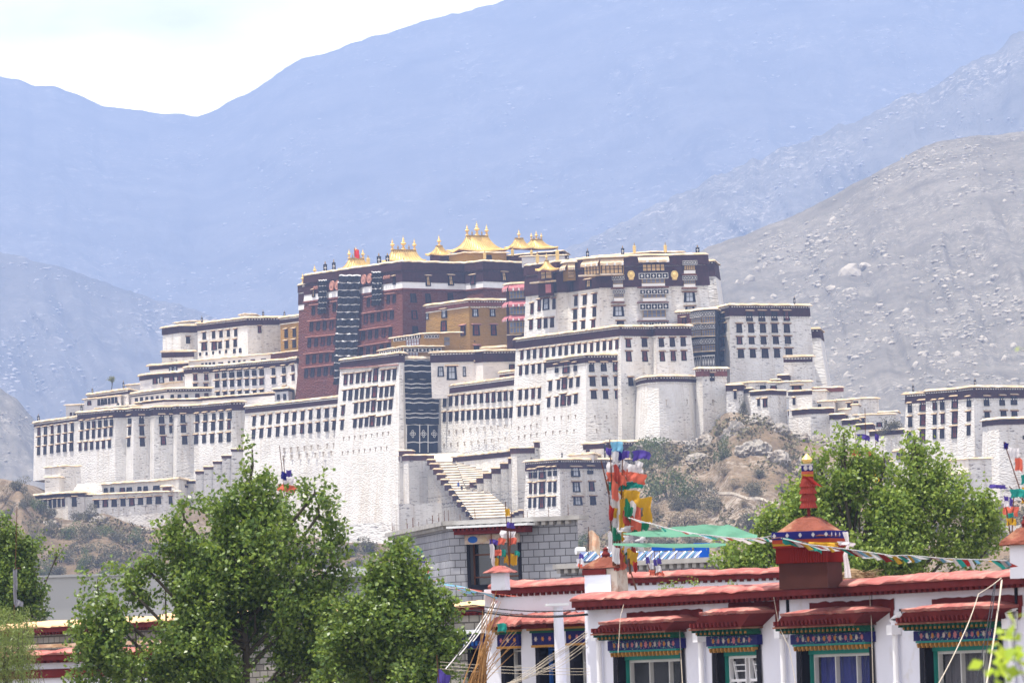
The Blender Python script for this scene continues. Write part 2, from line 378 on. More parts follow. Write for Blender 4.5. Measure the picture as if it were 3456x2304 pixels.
    def win(s, f, kind, x, y, w, h, crop=None):
        C, ex, ey, n, W, Hh = s.put(f, x, y, w, h, crop)
        M = Matrix((ex, ey, n)).transposed().to_4x4(); M.translation = C
        sc = lambda a, b, c: Matrix.Diagonal((a, b, c, 1))
        wn = inst('window', WM['surround'], M @ sc(W, Hh, 1), s.root, s.off)
        k = kind[0]; pm = {'d': 'pane', 'l': 'pane_light', 'y': 'pane_yellow', 'r': 'pane_red'}[k]
        p = inst('pane', WM[pm], Matrix.Identity(4), wn, Vector((0, 0, 0))); p.matrix_basis = Matrix.Identity(4)
        if 'c' in kind or 'C' in kind:
            M2 = M.copy(); M2.translation = C + ey * Hh * .5 + n * .02
            c_ = inst('canopy', WM['canopy_red' if 'C' in kind else 'canopy'], Matrix.Identity(4), wn, Vector((0, 0, 0)))
            c_.matrix_basis = (M @ sc(W, Hh, 1)).inverted() @ M2 @ sc(W * 1.22, .9, .8)
    def rows(s, *specs):
        for r in specs:
            f, kind, x0, y0, x1, y1, n, w, h = r[:9]; crop = r[9] if len(r) > 9 else None
            for i in range(n):
                t = i / (n - 1) if n > 1 else 0
                kk = 'r' + kind[1:] if kind[0] == 'd' and random.random() < .16 else kind; s.win(f, kk, x0 + (x1 - x0) * t + random.uniform(-1.5, 1.5), y0 + (y1 - y0) * t + random.uniform(-1, 1), w * random.uniform(.9, 1.1), h * random.uniform(.95, 1.05), crop)
        return s
    def feat(s, f, key, x, y, w, h, crop=None, name=None, out=0, dz=1):
        C, ex, ey, n, W, Hh = s.put(f, x, y, w, h, crop)
        M = Matrix((ex, ey, n)).transposed().to_4x4(); M.translation = C + n * out
        return inst(name or key.split('_')[0], WM[key], M @ Matrix.Diagonal((W, Hh, dz, 1)), s.root, s.off)
    def slits(s, f, x0, y0, x1, y1, n, w=14, h=34, crop=None):
        for i in range(n):
            t = i / (n - 1) if n > 1 else 0
            o = s.feat(f, 'slit', x0 + (x1 - x0) * t, y0 + (y1 - y0) * t, w, h, crop, 'loophole')
    def ledge(s, f, x0, y0, x1, y1, crop=None, mat_='cope', hh=.16, dep=.5):
        c = crop or s.crop; p0, ex, ey, n = s.frame(f)
        a, b = on_plane(*K(c, x0, y0), p0, n), on_plane(*K(c, x1, y1), p0, n)
        m = MB(); d = b - a; k = max(2, int(d.length / 2)); 
        for i in range(k):
            j = random.uniform(-.05, .05); m.box(a + d * (i / k) + Vector((0, 0, j)), d / k * .96, n * dep, ey * hh)
        m.build('ledge', MT[mat_], s.root)
def cap_row(label, crop, segs, y, base, dy=0, band=30, **kw):
    """stepped parapet: one wall piece per step, each with its maroon band and coping, all one thing"""
    root = None
    for i, (x0, x1, yt) in enumerate(segs):
        B = Blk(label, crop, [(x0, yt), (x1, yt - (x1 - x0) * .01)], y + dy * i, base, band=band, band_mat='cap_maroon', dots=False, thick=kw.get('thick', 2.0), b=kw.get('b', .02), over=.3, ch=.35, name='stepped_parapet', cat='parapet wall')
        if root is None: root = B
        else:
            for ch in list(B.root.children):
                if ch.type == 'MESH':
                    ch.parent = root.root; ch.matrix_basis = Matrix.Translation(B.off - root.off)
            bpy.data.objects.remove(B.root)
    return root

# ---- central front
C0 = Blk('tall white central bastion left of the black curtain, with five rows of narrow windows', 'D', [(-129, 306), (388, 243), (415, 243)], 1400, 1960, ref=1, b=.105, band=78, br=0)
C0.rows((0, 'dc', -85, 472, 125, 445, 5, 32, 95), (0, 'dc', 243, 435, 345, 425, 3, 30, 95), (0, 'rc', 178, 430, 178, 430, 1, 44, 120),
        (0, 'dc', -95, 612, 110, 588, 5, 30, 95), (0, 'rc', 168, 580, 168, 580, 1, 44, 100), (0, 'dc', 228, 582, 325, 572, 3, 30, 90),
        (0, 'dc', -110, 742, -110, 742, 1, 28, 90), (0, 'dc', 5, 725, 110, 710, 3, 30, 90), (0, 'rc', 160, 705, 160, 705, 1, 44, 100), (0, 'dc', 213, 703, 312, 690, 3, 30, 90),
        (0, 'dc', -118, 870, -118, 870, 1, 28, 85), (0, 'dc', -5, 858, 98, 845, 3, 30, 80), (0, 'rc', 148, 838, 148, 838, 1, 44, 95), (0, 'dc', 203, 838, 300, 825, 3, 30, 80))
C0.slits(0, -105, 995, 290, 945, 9); C0.slits(0, -115, 1120, 275, 1075, 9)
C0.ledge(0, -125, 380, 385, 345, mat_='cope_red')
L0 = Blk('long sheer white wall with two window rows between the central bastion and western wing', 'B', [(862, 1240), (1695, 1150)], C0.T[0].y + 2.5, 2500, ref=1, b=.10, band=55)
L0.rows((0, 'dc', 938, 1360, 1648, 1280, 11, 29, 85), (0, 'dc', 930, 1475, 1640, 1398, 11, 29, 85), (0, 'dc', 1714, 1398, 1714, 1398, 1, 26, 85))
L0.slits(0, 115, 30, 340, 8, 6, crop='M'); L0.slits(0, 110, 80, 480, 45, 8, crop='M'); L0.slits(0, 560, 38, 790, 14, 7, crop='M'); L0.slits(0, 400, 2, 760, -20, 9, crop='M')
W2 = Blk('wavy white lower wall of the western wing with tall buttresses and three rows of windows', 'A',
         [(690, 1032), (1015, 1003), (1115, 1001), (1178, 991), (1322, 989), (1362, 981), (1530, 978), (1562, 971), (1705, 968), (2045, 936), (2150, 934)], L0.T[0].y + 4, 1640, ref=-1, b=.05, band=68)
W2.rows((0, 'dc', 728, 1135, 988, 1100, 6, 26, 78), (0, 'dc', 720, 1225, 980, 1192, 6, 26, 78), (0, 'dc', 708, 1325, 966, 1300, 6, 26, 74),
        (2, 'dc', 1148, 1085, 1148, 1085, 1, 26, 75), (2, 'dc', 1143, 1185, 1143, 1185, 1, 26, 75), (2, 'dc', 1138, 1285, 1138, 1285, 1, 26, 75),
        (3, 'dc', 1245, 1085, 1245, 1085, 1, 46, 80), (3, 'dc', 1250, 1180, 1250, 1180, 1, 48, 85), (3, 'dc', 1255, 1283, 1255, 1283, 1, 48, 78),
        (5, 'dc', 1425, 1080, 1425, 1080, 1, 46, 75), (5, 'dc', 1432, 1175, 1432, 1175, 1, 46, 80), (5, 'dc', 1440, 1270, 1440, 1270, 1, 46, 80),
        (5, 'dc', 1507, 1075, 1507, 1075, 1, 28, 70), (5, 'dc', 1505, 1170, 1505, 1170, 1, 28, 70),
        (7, 'dc', 1612, 1075, 1612, 1075, 1, 46, 75), (7, 'dc', 1620, 1165, 1620, 1165, 1, 46, 75), (7, 'dc', 1630, 1265, 1630, 1265, 1, 48, 78),
        (8, 'dc', 1745, 1072, 2030, 1042, 5, 32, 80), (8, 'dc', 1738, 1155, 2022, 1130, 5, 32, 80), (8, 'dc', 1730, 1260, 2018, 1240, 5, 34, 80))
W1 = Blk('westernmost white wall at the left end of the palace, three rows of six narrow windows', 'A', [(303, 1120), (700, 1064)], W2.T[0].y + 3, 1580, ref=1, b=.045, band=32)
W1.rows((0, 'dc', 345, 1190, 640, 1152, 6, 26, 72), (0, 'dc', 345, 1275, 632, 1238, 6, 26, 72), (0, 'dc', 340, 1362, 628, 1325, 6, 26, 72))
KB = Blk('recessed central porch hung with huge black curtains with white stripes', 'D', [(395, 292), (745, 296)], 1403, 1160, b=.02, wall='black', band=0, dots=False, ch=.7)
# ---- curtains of the recess, each tier hung on its own rod
def curtain_tier(B, crop, x0, x1, y0, y1, stripes, out, wave=.35, name='curtain', f=0, seed=0):
    """slack cloth between two image heights with white stripes at fractions of its height"""
    p0, ex, ey, n = B.frame(f); m = MB(); rnd = random.Random(seed); ph = rnd.uniform(0, 6)
    cuts = sorted(set([0, 1] + [max(0, s_ - .5 * w_) for s_, w_ in stripes] + [min(1, s_ + .5 * w_) for s_, w_ in stripes] + [.25, .5, .75]))
    nx = 14; rows = []
    for c in cuts:
        r = []
        for i in range(nx + 1):
            x = x0 + (x1 - x0) * i / nx
            p = on_plane(*K(crop, x, y0 + (y1 - y0) * c), p0, n)
            k = wave * (math.sin(i * .9 + ph) * .4 + c * .8 + .3 * math.sin(i * 2.3 + c * 5 + ph))
            r.append(p + n * (out + k) + Vector((0, 0, .08 * math.sin(i * 1.3 + ph))))
        rows.append(r)
    for a in range(len(cuts) - 1):
        mid = (cuts[a] + cuts[a + 1]) / 2; mi = 1 if any(abs(mid - s_) < .5 * w_ for s_, w_ in stripes) else 0
        m.quadgrid([rows[a + 1], rows[a]], mi)
    return m.build(name, [MT['curtain'], MT['white_cloth']], B.root, smooth=True)
for k_, (a_, b_, st_) in enumerate([(300, 465, [(.0, .06), (.3, .05), (.6, .05)]), (465, 590, [(.02, .07), (.35, .06), (.62, .06)]), (590, 735, [(.03, .08), (.33, .06), (.58, .06)]), (735, 862, [(.0, .08), (.27, .06), (.55, .06)])]):
    curtain_tier(KB, 'D', 408 - k_ * 3, 724, a_, b_ + 6, st_, .6 - .08 * k_, .3, seed=k_)
bt = curtain_tier(KB, 'D', 420, 722, 865, 1118, [(.02, .035), (.63, .035)], .15, .12, 'curtain', seed=9)
def knot(B, crop, x, y, r):
    p0, ex, ey, n = B.frame(0); c = on_plane(*K(crop, x, y), p0, n) + n * .85; R_ = r * CROPS[crop][2] * mpp(c.y); m = MB()
    for dx, dy in ((0, 1), (0, -1), (1, 0), (-1, 0), (0, 0)):
        cc = c + (ex * dx + ey * dy) * R_ * .62; a, b = [], []
        for i in range(12):
            t = 2 * math.pi * i / 12; u_ = ex * math.cos(t) + ey * math.sin(t); a.append(cc + u_ * R_ * .40); b.append(cc + u_ * R_ * .24)
        m.quadgrid([a, b], 0, True)
    m.build('knot_emblem', MT['white_cloth'], B.root)
for x_ in (482, 577, 671): knot(KB, 'D', x_, 952, 34)
m_ = MB(); p0_, ex_, ey_, n_ = KB.frame(0)
for x_ in (424, 540, 614, 718):
    a_ = on_plane(*K('D', x_, 868), p0_, n_) + n_ * .8; b_ = on_plane(*K('D', x_, 1116), p0_, n_) + n_ * .8; m_.box(a_, ex_ * .22, n_ * .05, b_ - a_)
m_.build('curtain_border', MT['white_cloth'], KB.root)
R0 = Blk('long white wall right of the black curtain, with two rows of windows', 'D', [(735, 545), (1450, 452)], KB.T[1].y - 1, 1190, b=.07, band=62, over=.3)
R0.rows((0, 'dc', 787, 665, 1378, 612, 12, 27, 88), (0, 'dc', 785, 800, 1373, 762, 12, 27, 88))
R0.slits(0, 825, 935, 1380, 880, 10); R0.slits(0, 780, 1055, 1380, 990, 11)
WF = Blk('big white eastern front under a long maroon parapet, sixteen windows in its top row', 'E', [(372, 1170), (1290, 1053), (1575, 1057), (1608, 1050), (1905, 1050)], R0.T[1].y - 2, 2260, b=.06, band=78)
WF.rows((0, 'dc', 425, 1300, 1262, 1207, 16, 27, 84), (0, 'dc', 412, 1435, 632, 1412, 5, 27, 84), (0, 'dc', 1455, 605, 1622, 590, 4, 27, 92, 'D'), (0, 'dc', 1445, 752, 1612, 737, 4, 27, 85, 'D'),
        (1, 'dc', 1360, 1197, 1502, 1190, 2, 50, 80), (1, 'rc', 1363, 1312, 1505, 1312, 2, 50, 95), (3, 'dc', 1652, 1190, 1843, 1182, 3, 50, 80), (3, 'rc', 1660, 1312, 1850, 1306, 3, 50, 92), (1, 'dc', 1380, 1535, 1380, 1535, 1, 46, 80))
WF.slits(0, 1440, 900, 1600, 875, 4, crop='D'); WF.slits(0, 1440, 985, 1600, 960, 4, crop='D')
MBk = Blk('white block projecting from the eastern front, with a brown wooden bay between its windows', 'E', [(645, 1352), (990, 1306), (1318, 1303)], 1346, 2300, b=.075, band=62)
MBk.rows((0, 'dc', 732, 1420, 732, 1420, 1, 26, 75), (0, 'rc', 815, 1412, 815, 1412, 1, 55, 95), (0, 'dc', 898, 1405, 898, 1405, 1, 26, 75),
         (0, 'dc', 1720, 527, 1790, 515, 2, 28, 85, 'D'), (0, 'rc', 1843, 505, 1843, 505, 1, 46, 110, 'D'), (0, 'dc', 1900, 500, 1963, 492, 2, 28, 85, 'D'),
         (0, 'dc', 1705, 672, 1778, 668, 2, 28, 88, 'D'), (0, 'rc', 1833, 650, 1833, 650, 1, 46, 110, 'D'), (0, 'dc', 1885, 655, 1945, 642, 2, 28, 85, 'D'),
         (1, 'dc', 1035, 1408, 1245, 1402, 3, 50, 80), (1, 'dc', 1045, 1532, 1258, 1530, 3, 50, 88), (1, 'dc', 1055, 1650, 1265, 1648, 3, 48, 80))
MBk.slits(0, 1690, 820, 1940, 797, 5, crop='D'); MBk.slits(0, 1678, 945, 1928, 926, 5, crop='D')
MBk.slits(1, 935, 20, 1245, 15, 4, crop='H'); MBk.slits(1, 950, 140, 1060, 140, 2, crop='H')
RB = Blk('round white bastion with a maroon parapet above the rocky slope', 'F', [(130, 990, 14), (165, 984, 7), (225, 978, 2), (320, 970, 0), (450, 962, 1.5), (575, 956, 5), (690, 952, 11)], 1318, 1640, ref=3, b=.075, band=44)
RB.slits(2, 390, 1195, 390, 1195, 1, 12, 50); RB.slits(4, 572, 1190, 572, 1190, 1, 10, 44); RB.slits(5, 652, 1195, 652, 1195, 1, 14, 55)
RB2 = Blk('angled white tower joined to the right side of the round bastion', 'F', [(655, 909), (705, 903), (915, 903)], 1322, 1640, ref=1, b=.03, band=62, band_mat='brown_red')
RB2.rows((1, 'dc', 790, 972, 790, 972, 1, 42, 75)); RB2.slits(1, 800, 1198, 800, 1198, 1, 16, 55)
EB = Blk('square white east tower with rows of five windows and a maroon top', 'F', [(815, 372), (948, 343), (1645, 348)], 1345, 1120, ref=1, b=.05, band=92)
EB.rows((0, 'dc', 890, 450, 890, 450, 1, 45, 75), (0, 'rc', 884, 548, 884, 548, 1, 66, 88), (0, 'rc', 876, 668, 876, 668, 1, 66, 92), (0, 'dc', 878, 790, 878, 790, 1, 44, 90),
        (1, 'dc', 1120, 435, 1447, 432, 4, 56, 92), (1, 'dc', 1030, 540, 1450, 541, 5, 56, 82), (1, 'dc', 1034, 650, 1460, 645, 5, 56, 70), (1, 'dc', 1045, 765, 1470, 757, 5, 58, 82))
EB2 = Blk('leaning rear buttress tower at the right edge of the east tower', 'F', [(1662, 556), (1733, 553)], 1362, 1120, b=.13, band=75)
EB3 = Blk('small white annexe with a maroon cap at the foot of the east tower', 'F', [(1425, 802), (1665, 797)], 1338, 1080, b=.03, band=42)
SCb = Blk('stack of black and white friezes and lattice balconies beside the east tower', 'F', [(605, 400), (700, 385), (825, 378)], 1349, 960, b=.02, wall='black', dots=False, ch=.5)
for y_, k_ in ((420, 'frieze'), (528, 'frieze'), (660, 'frieze')):
    SCb.feat(0, k_, 655, y_ + 6, 92, 40, name='frieze'); SCb.feat(1, k_, 762, y_ - 3, 118, 40, name='frieze')
for y_ in (472, 588, 722):
    SCb.feat(0, 'lattice', 655, y_ + 5, 88, 62); SCb.feat(1, 'lattice', 762, y_ - 2, 116, 62); SCb.ledge(0, 602, y_ + 38, 700, y_ + 30, dep=.9); SCb.ledge(1, 700, y_ + 30, 825, y_ + 24, dep=.9)
SCb.feat(0, 'frieze_diamond', 658, 852, 88, 125, name='frieze'); SCb.feat(1, 'frieze_diamond', 765, 842, 112, 125, name='frieze')
DR = Blk('low dark red block with one hooded window between the two eastern fronts', 'F', [(485, 407), (650, 392)], 1353, 640, b=.02, wall='red_wall')
DR.rows((0, 'rc', 548, 480, 548, 480, 1, 34, 70))
# ---- upper white palace
WP = Blk('upper white palace with a deep maroon parapet, gilded discs and black and white window friezes', 'E', [(468, 520), (735, 484), (828, 482), (885, 474), (1110, 440), (2030, 420)], 1366, 1280, ref=4, b=.055,
         bands=[(0, 85, 'maroon', .5), (90, 270, 'maroon', .3)])
WP.dots([4.3 * .0 + (88 * .38259 * mpp(1366)), 276 * .38259 * mpp(1366)])
WP.rows((0, 'dc', 512, 893, 512, 893, 1, 30, 95), (0, 'dc', 577, 862, 577, 862, 1, 28, 100), (0, 'lc', 635, 852, 635, 852, 1, 64, 105), (0, 'dc', 708, 848, 708, 848, 1, 30, 100),
        (0, 'dc', 505, 1032, 505, 1032, 1, 32, 85), (0, 'dc', 577, 1025, 690, 1012, 3, 34, 92), (3, 'd', 872, 700, 872, 700, 1, 30, 85), (3, 'yc', 1022, 672, 1022, 672, 1, 56, 70),
        (3, 'dc', 900, 822, 900, 822, 1, 32, 92), (3, 'dc', 893, 940, 893, 940, 1, 32, 85), (3, 'dc', 890, 1050, 890, 1050, 1, 32, 85),
        (3, 'dc', 978, 815, 1068, 803, 2, 34, 92), (3, 'dc', 970, 928, 1062, 918, 2, 34, 85), (3, 'dc', 963, 1042, 1052, 1030, 2, 34, 85),
        (4, 'lc', 1272, 915, 1272, 915, 1, 100, 92), (4, 'dc', 1290, 1025, 1290, 1025, 1, 70, 55), (4, 'lc', 1900, 790, 1900, 790, 1, 105, 92), (4, 'lc', 1905, 895, 1905, 895, 1, 95, 50))
for x_, y_, w_, ys in ((1265, 620, 108, ((620, 'frieze', 42), (655, 'lattice', 34), (693, 'panel_white', 26), (746, 'frieze', 34), (777, 'lattice', 30), (815, 'panel_white', 30))),
                       (1577, 0, 255, ((607, 'frieze', 50), (650, 'lattice', 36), (685, 'panel_white', 24), (747, 'frieze', 42), (783, 'lattice', 34), (815, 'panel_white', 30), (877, 'frieze', 56), (940, 'lattice', 66), (983, 'panel_white', 24), (1028, 'frieze', 26))),
                       (1897, 0, 125, ((492, 'frieze', 36), (533, 'lattice_yellow', 36), (572, 'panel_white', 28), (625, 'frieze', 36), (662, 'lattice', 34), (693, 'panel_white', 28)))):
    for yy, k_, h_ in ys:
        ww = w_ if k_ == 'frieze' else w_ * .8
        WP.feat(4, k_, x_ + (yy > 720) * 8, yy, ww, h_, out=.25 if yy < 700 else .5)
        if k_ == 'panel_white': WP.ledge(4, x_ - w_ * .55, yy + h_ * .5 + 14, x_ + w_ * .55, yy + h_ * .5 + 13, dep=1.0, mat_='brown_red')
WP.feat(4, 'awning', 1573, 468, 272, 50, out=.5); WP.feat(4, 'lattice_yellow', 1577, 535, 205, 62, out=.35, name='lattice')
for x_ in (1380, 1763): WP.feat(4, 'disc', x_, 598, 66, 78, name='gilded_disc', out=.3); WP.feat(4, 'disc', x_, 636, 48, 16, name='gilded_disc', out=.3)
WPR = Blk('shaded rear corner of the upper white palace at its right end', 'E', [(2022, 482), (2110, 478)], 1384, 1290, b=.11, band=130)
SUN1 = Blk('corner sunroom with a beige awning and yellow lattice windows on the upper white palace', 'E', [(962, 462), (1115, 447), (1318, 440)], 1362, 605, ref=1, b=0, wall='ochre_wall', dots=False, name='balcony', cat='balcony')
for f_, x_, y_, w_ in ((0, 1038, 555, 140), (1, 1217, 545, 190)):
    SUN1.feat(f_, 'lattice_yellow', x_, y_, w_, 78, name='lattice'); SUN1.feat(f_, 'awning', x_, y_ - 62, w_ * 1.08, 58, name='awning')
SUN1.ledge(0, 958, 612, 1112, 600, dep=1.3, hh=.3); SUN1.ledge(1, 1112, 600, 1320, 596, dep=1.3, hh=.3)
SUN2 = Blk('small round balcony with beige awning left of the corner sunroom', 'E', [(778, 500), (830, 488), (890, 486)], 1374, 645, ref=1, b=0, wall='ochre_wall', dots=False, name='balcony', cat='balcony')
SUN2.feat(0, 'awning', 804, 528, 60, 60); SUN2.feat(1, 'awning', 858, 522, 62, 60); SUN2.feat(1, 'lattice_yellow', 855, 590, 50, 60, name='lattice')
PAV = Blk('small pavilion with gilded tent roof and pink panel on the upper white palace', 'E', [(560, 560), (625, 548), (690, 546)], 1376, 780, ref=1, b=0, wall='maroon', cope=None, dots=False, name='balcony', cat='balcony')
PAV.feat(1, 'lattice_yellow', 658, 590, 50, 75, name='lattice'); PAV.feat(0, 'lattice_yellow', 612, 595, 36, 75, name='lattice'); PAV.feat(1, 'panel_pink', 655, 715, 48, 75); PAV.ledge(0, 545, 672, 625, 662, dep=1.4, hh=.3); PAV.ledge(1, 625, 662, 725, 655, dep=1.4, hh=.3)
AWT = Blk('narrow tower hung with rows of pink awnings over glazed galleries', 'E', [(282, 690), (330, 680), (472, 672)], 1394, 1240, ref=1, b=.01, band=0, wall='maroon', dots=False)
for y_, k_, h_ in ((705, 'awning_pink', 62), (768, 'lattice', 70), (850, 'awning_pink', 52), (905, 'lattice', 78), (975, 'awning_pink', 48), (1058, 'lattice', 105)):
    AWT.feat(1, k_, 392, y_, 150, h_, out=.2)
    if k_ != 'lattice': AWT.feat(0, k_, 305, y_ + 8, 44, h_, out=.2)
AWT.ledge(1, 300, 1130, 430, 1122, dep=.8)
# ---- yellow building, middle white houses
YB = Blk('ochre yellow building beside the red palace with a brown parapet', 'C', [(1408, 874), (1785, 822), (2108, 822)], 1414, 1420, ref=1, b=.03, wall='ochre_wall', band=48, band_mat='brown_red')
YB.rows((1, 'lc', 1838, 928, 1838, 928, 1, 52, 72), (1, 'lc', 1993, 928, 1993, 928, 1, 52, 72), (1, 'rC', 1847, 1082, 1847, 1082, 1, 62, 100), (1, 'rC', 2003, 1080, 2003, 1080, 1, 58, 98), (1, 'dC', 1852, 1245, 1852, 1245, 1, 60, 60),
        (0, 'lc', 1572, 935, 1572, 935, 1, 50, 78), (0, 'l', 1418, 960, 1418, 960, 1, 26, 62), (0, 'r', 1565, 1045, 1565, 1045, 1, 60, 92), (0, 'rC', 1733, 1085, 1733, 1085, 1, 48, 95), (0, 'd', 1600, 1180, 1600, 1180, 1, 40, 90), (1, 'd', 1835, 1180, 1835, 1180, 1, 10, 10))
YC1 = Blk('upper gallery with a black and white frieze in front of the yellow building', 'C', [(1098, 1157), (1390, 1116), (1700, 1106)], 1410, 1290, ref=1, b=0, wall='ochre_wall', dots=False, ch=.3)
YC1.feat(0, 'frieze', 1245, 1152, 230, 32); YC1.feat(1, 'frieze', 1455, 1138, 130, 30); YC1.feat(0, 'lattice_white', 1290, 1190, 120, 60, name='lattice'); YC1.feat(1, 'lattice', 1590, 1180, 50, 80)
YC2 = Blk('lower gallery with white lattice and a black and white frieze above the central curtain', 'C', [(995, 1268), (1200, 1232), (1545, 1228)], 1406, 1400, ref=1, b=0, wall='ochre_wall', dots=False, ch=.3)
YC2.feat(0, 'frieze', 1100, 1272, 190, 34); YC2.feat(1, 'frieze', 1370, 1258, 330, 34); YC2.feat(1, 'lattice_white', 1270, 1300, 140, 50, name='lattice')
MW1 = Blk('white house with black framed windows just right of the black curtain', 'D', [(662, 243), (1085, 230)], 1404, 640, b=0, wall='pale_wall', band=82)
MW1.rows((0, 'l', 750, 402, 750, 402, 1, 62, 88), (0, 'lc', 850, 412, 850, 412, 1, 92, 125), (0, 'l', 960, 402, 960, 402, 1, 28, 86), (0, 'lc', 1092, 370, 1092, 370, 1, 76, 125))
MW2 = Blk('cream walled house under a brown parapet below the yellow building', 'D', [(1120, 226), (1425, 220)], 1401, 600, b=0, wall='pale_wall', band=92)
MW2.rows((0, 'r', 1378, 375, 1378, 375, 1, 60, 75))
MW3 = Blk('small dark red turret house with a blue door beside the cream house', 'D', [(1268, 417), (1408, 400)], R0.T[0].y - 14, 640, ref=0, b=0, wall='red_wall', over=.3)
MW3.rows((0, 'r', 1338, 470, 1338, 470, 1, 40, 85))
YR1 = Blk('low yellow roofed shed behind the cream house', 'C', [(1925, 1245), (2110, 1232)], 1411, 1330, b=0, wall='ochre_wall', dots=False)
# ---- red palace
RP = Blk('great dark red palace with maroon parapet, white stripe and a tall column of black curtains', 'C', [(356, 602), (1195, 482), (1745, 500), (1905, 479), (2400, 502)], 1440, 1760, ref=1, b=.092, wall='red_wall',
         bands=[(0, 72, 'maroon', .55), (76, 176, 'maroon', .3), (176, 232, 'white_paint', .16), (232, 246, 'brown_red', .3)], over=.6)
RP.dots([74 * .38259 * mpp(1440)])
for x0, y0, x1, y1, n, w in ((413, 912, 470, 905, 2, 26), (598, 880, 648, 872, 2, 26), (898, 840, 942, 833, 2, 26), (1075, 812, 1126, 806, 2, 26),
                             (398, 1052, 630, 1030, 5, 32), (380, 1195, 610, 1172, 5, 32), (365, 1342, 592, 1320, 5, 32), (350, 1465, 580, 1440, 5, 32),
                             (875, 985, 1105, 950, 5, 32), (852, 1132, 1093, 1098, 5, 32), (835, 1275, 1075, 1238, 5, 32)):
    RP.rows((0, 'd', x0, y0, x1, y1, n, w, 74)); RP.ledge(0, x0 - 22, y0 - 48 + 2, x1 + 22, y1 - 48 - 2, mat_='cope_red', dep=.6)
RP.rows((0, 'yc', 425, 760, 425, 760, 1, 22, 65), (0, 'dc', 1135, 645, 1135, 645, 1, 24, 75), (1, 'yc', 1415, 650, 1415, 650, 1, 46, 88), (1, 'yc', 1615, 645, 1615, 645, 1, 46, 88), (2, 'dc', 1830, 640, 1830, 640, 1, 42, 85),
        (3, 'yc', 2085, 610, 2085, 610, 1, 44, 80), (3, 'yc', 2295, 600, 2295, 600, 1, 44, 80), (1, 'd', 1292, 800, 1292, 800, 1, 54, 80), (1, 'd', 1422, 800, 1422, 800, 1, 54, 80), (1, 'd', 1622, 795, 1622, 795, 1, 54, 80), (1, 'd', 1302, 945, 1302, 945, 1, 54, 80), (1, 'd', 1310, 1080, 1310, 1080, 1, 54, 70))
for x_, y_ in ((600, 692), (649, 687), (889, 638), (940, 630)): RP.feat(0, 'disc_brown', x_, y_, 40, 88, name='gilded_disc', out=.2)
for x_, y_ in ((444, 712), (464, 709), (484, 706), (1062, 620), (1082, 617), (1102, 614)): RP.feat(0, 'disc_brown', x_, y_, 12, 30, name='gilded_disc', out=.2)
RP.ledge(0, 1110, 1700, 1400, 1660, mat_='brown_red')
def curtain_column(B, crop, xa, xb, ya, yb, n, lean, seed):
    for k in range(n):
        a = ya + (yb - ya) * k / n; b = ya + (yb - ya) * (k + 1) / n; s_ = lean * k / n
        curtain_tier(B, crop, xa - s_, xb - s_, a, b + 3, [(.05, .22)], .75, .3, seed=seed + k)
curtain_column(RP, 'C', 662, 856, 596, 1560, 15, 45, 20)
curtain_column(RP, 'C', 484, 556, 640, 935, 6, 2, 50)
curtain_column(RP, 'C', 958, 1040, 568, 862, 6, 2, 60)
RPL = Blk('narrow left corner turret of the red palace', 'C', [(290, 692), (362, 680)], 1482, 1300, b=.05, wall='red_wall', bands=[(0, 60, 'maroon', .4), (64, 170, 'maroon', .25), (170, 215, 'white_paint', .15)])
# ---- upper west wing and its terraces
TF1 = Blk('small white house at the far left end of the upper west wing', 'B', [(128, 546), (284, 524), (440, 522)], 1545, 860, ref=1, b=.02, band=58, dots=False)
TF1.rows((1, 'dc', 350, 645, 350, 645, 1, 36, 62))
TF2 = Blk('upper west wing, white with a maroon parapet and five columns of windows', 'B', [(437, 508), (874, 456), (1165, 452)], 1525, 900, ref=1, b=.02, band=60)
TF2.rows((0, 'dc', 497, 608, 497, 608, 1, 28, 62), (0, 'dc', 580, 598, 773, 580, 4, 26, 64), (0, 'rc', 495, 702, 495, 702, 1, 46, 75), (0, 'rc', 583, 697, 583, 697, 1, 46, 75), (0, 'dc', 635, 690, 768, 673, 3, 28, 68),
         (0, 'd', 460, 772, 690, 746, 5, 17, 28), (0, 'd', 763, 743, 813, 738, 2, 22, 40), (1, 'dc', 982, 552, 982, 552, 1, 34, 65))
TF3 = Blk('ochre end section of the upper west wing next to the red palace', 'B', [(1165, 457), (1335, 434)], 1518, 900, b=.01, wall='ochre_wall', band=45)
TF3.rows((0, 'dc', 1218, 587, 1290, 580, 2, 30, 75), (0, 'dc', 1218, 686, 1288, 678, 2, 28, 72))
TX1 = Blk('white skylight box on the roof of the upper west wing', 'B', [(812, 428), (860, 420), (942, 424)], 1535, 480, ref=1, b=0, dots=False, name='skylight_box', cat='roof box', ch=.3)
TX2 = Blk('white skylight box on the roof at the left end of the upper west wing', 'B', [(240, 500), (370, 484), (512, 482)], 1555, 540, ref=1, b=0, dots=False, name='skylight_box', cat='roof box', ch=.3)
TE = Blk('low white terrace wall with maroon band under the far left house', 'B', [(120, 757), (396, 750)], 1530, 900, b=0, band=45, dots=False)
TH = Blk('pale terrace with a row of little windows under the upper west wing', 'B', [(135, 856), (1110, 768)], 1504, 960, ref=1, b=0, wall='pale_wall', dots=False, ch=.3)
TH.rows((0, 'l', 205, 898, 245, 895, 2, 34, 46), (0, 'd', 480, 862, 580, 855, 4, 20, 28), (0, 'r', 640, 855, 640, 855, 1, 50, 28), (0, 'd', 715, 845, 850, 835, 4, 20, 28), (0, 'r', 925, 828, 1020, 822, 2, 46, 24))
TG = Blk('middle west terrace house, white with three rows of brown windows', 'B', [(320, 897), (390, 889), (545, 885), (1050, 838), (1245, 822)], 1512, 1250, ref=2, b=.015, wall='pale_wall', band=50)
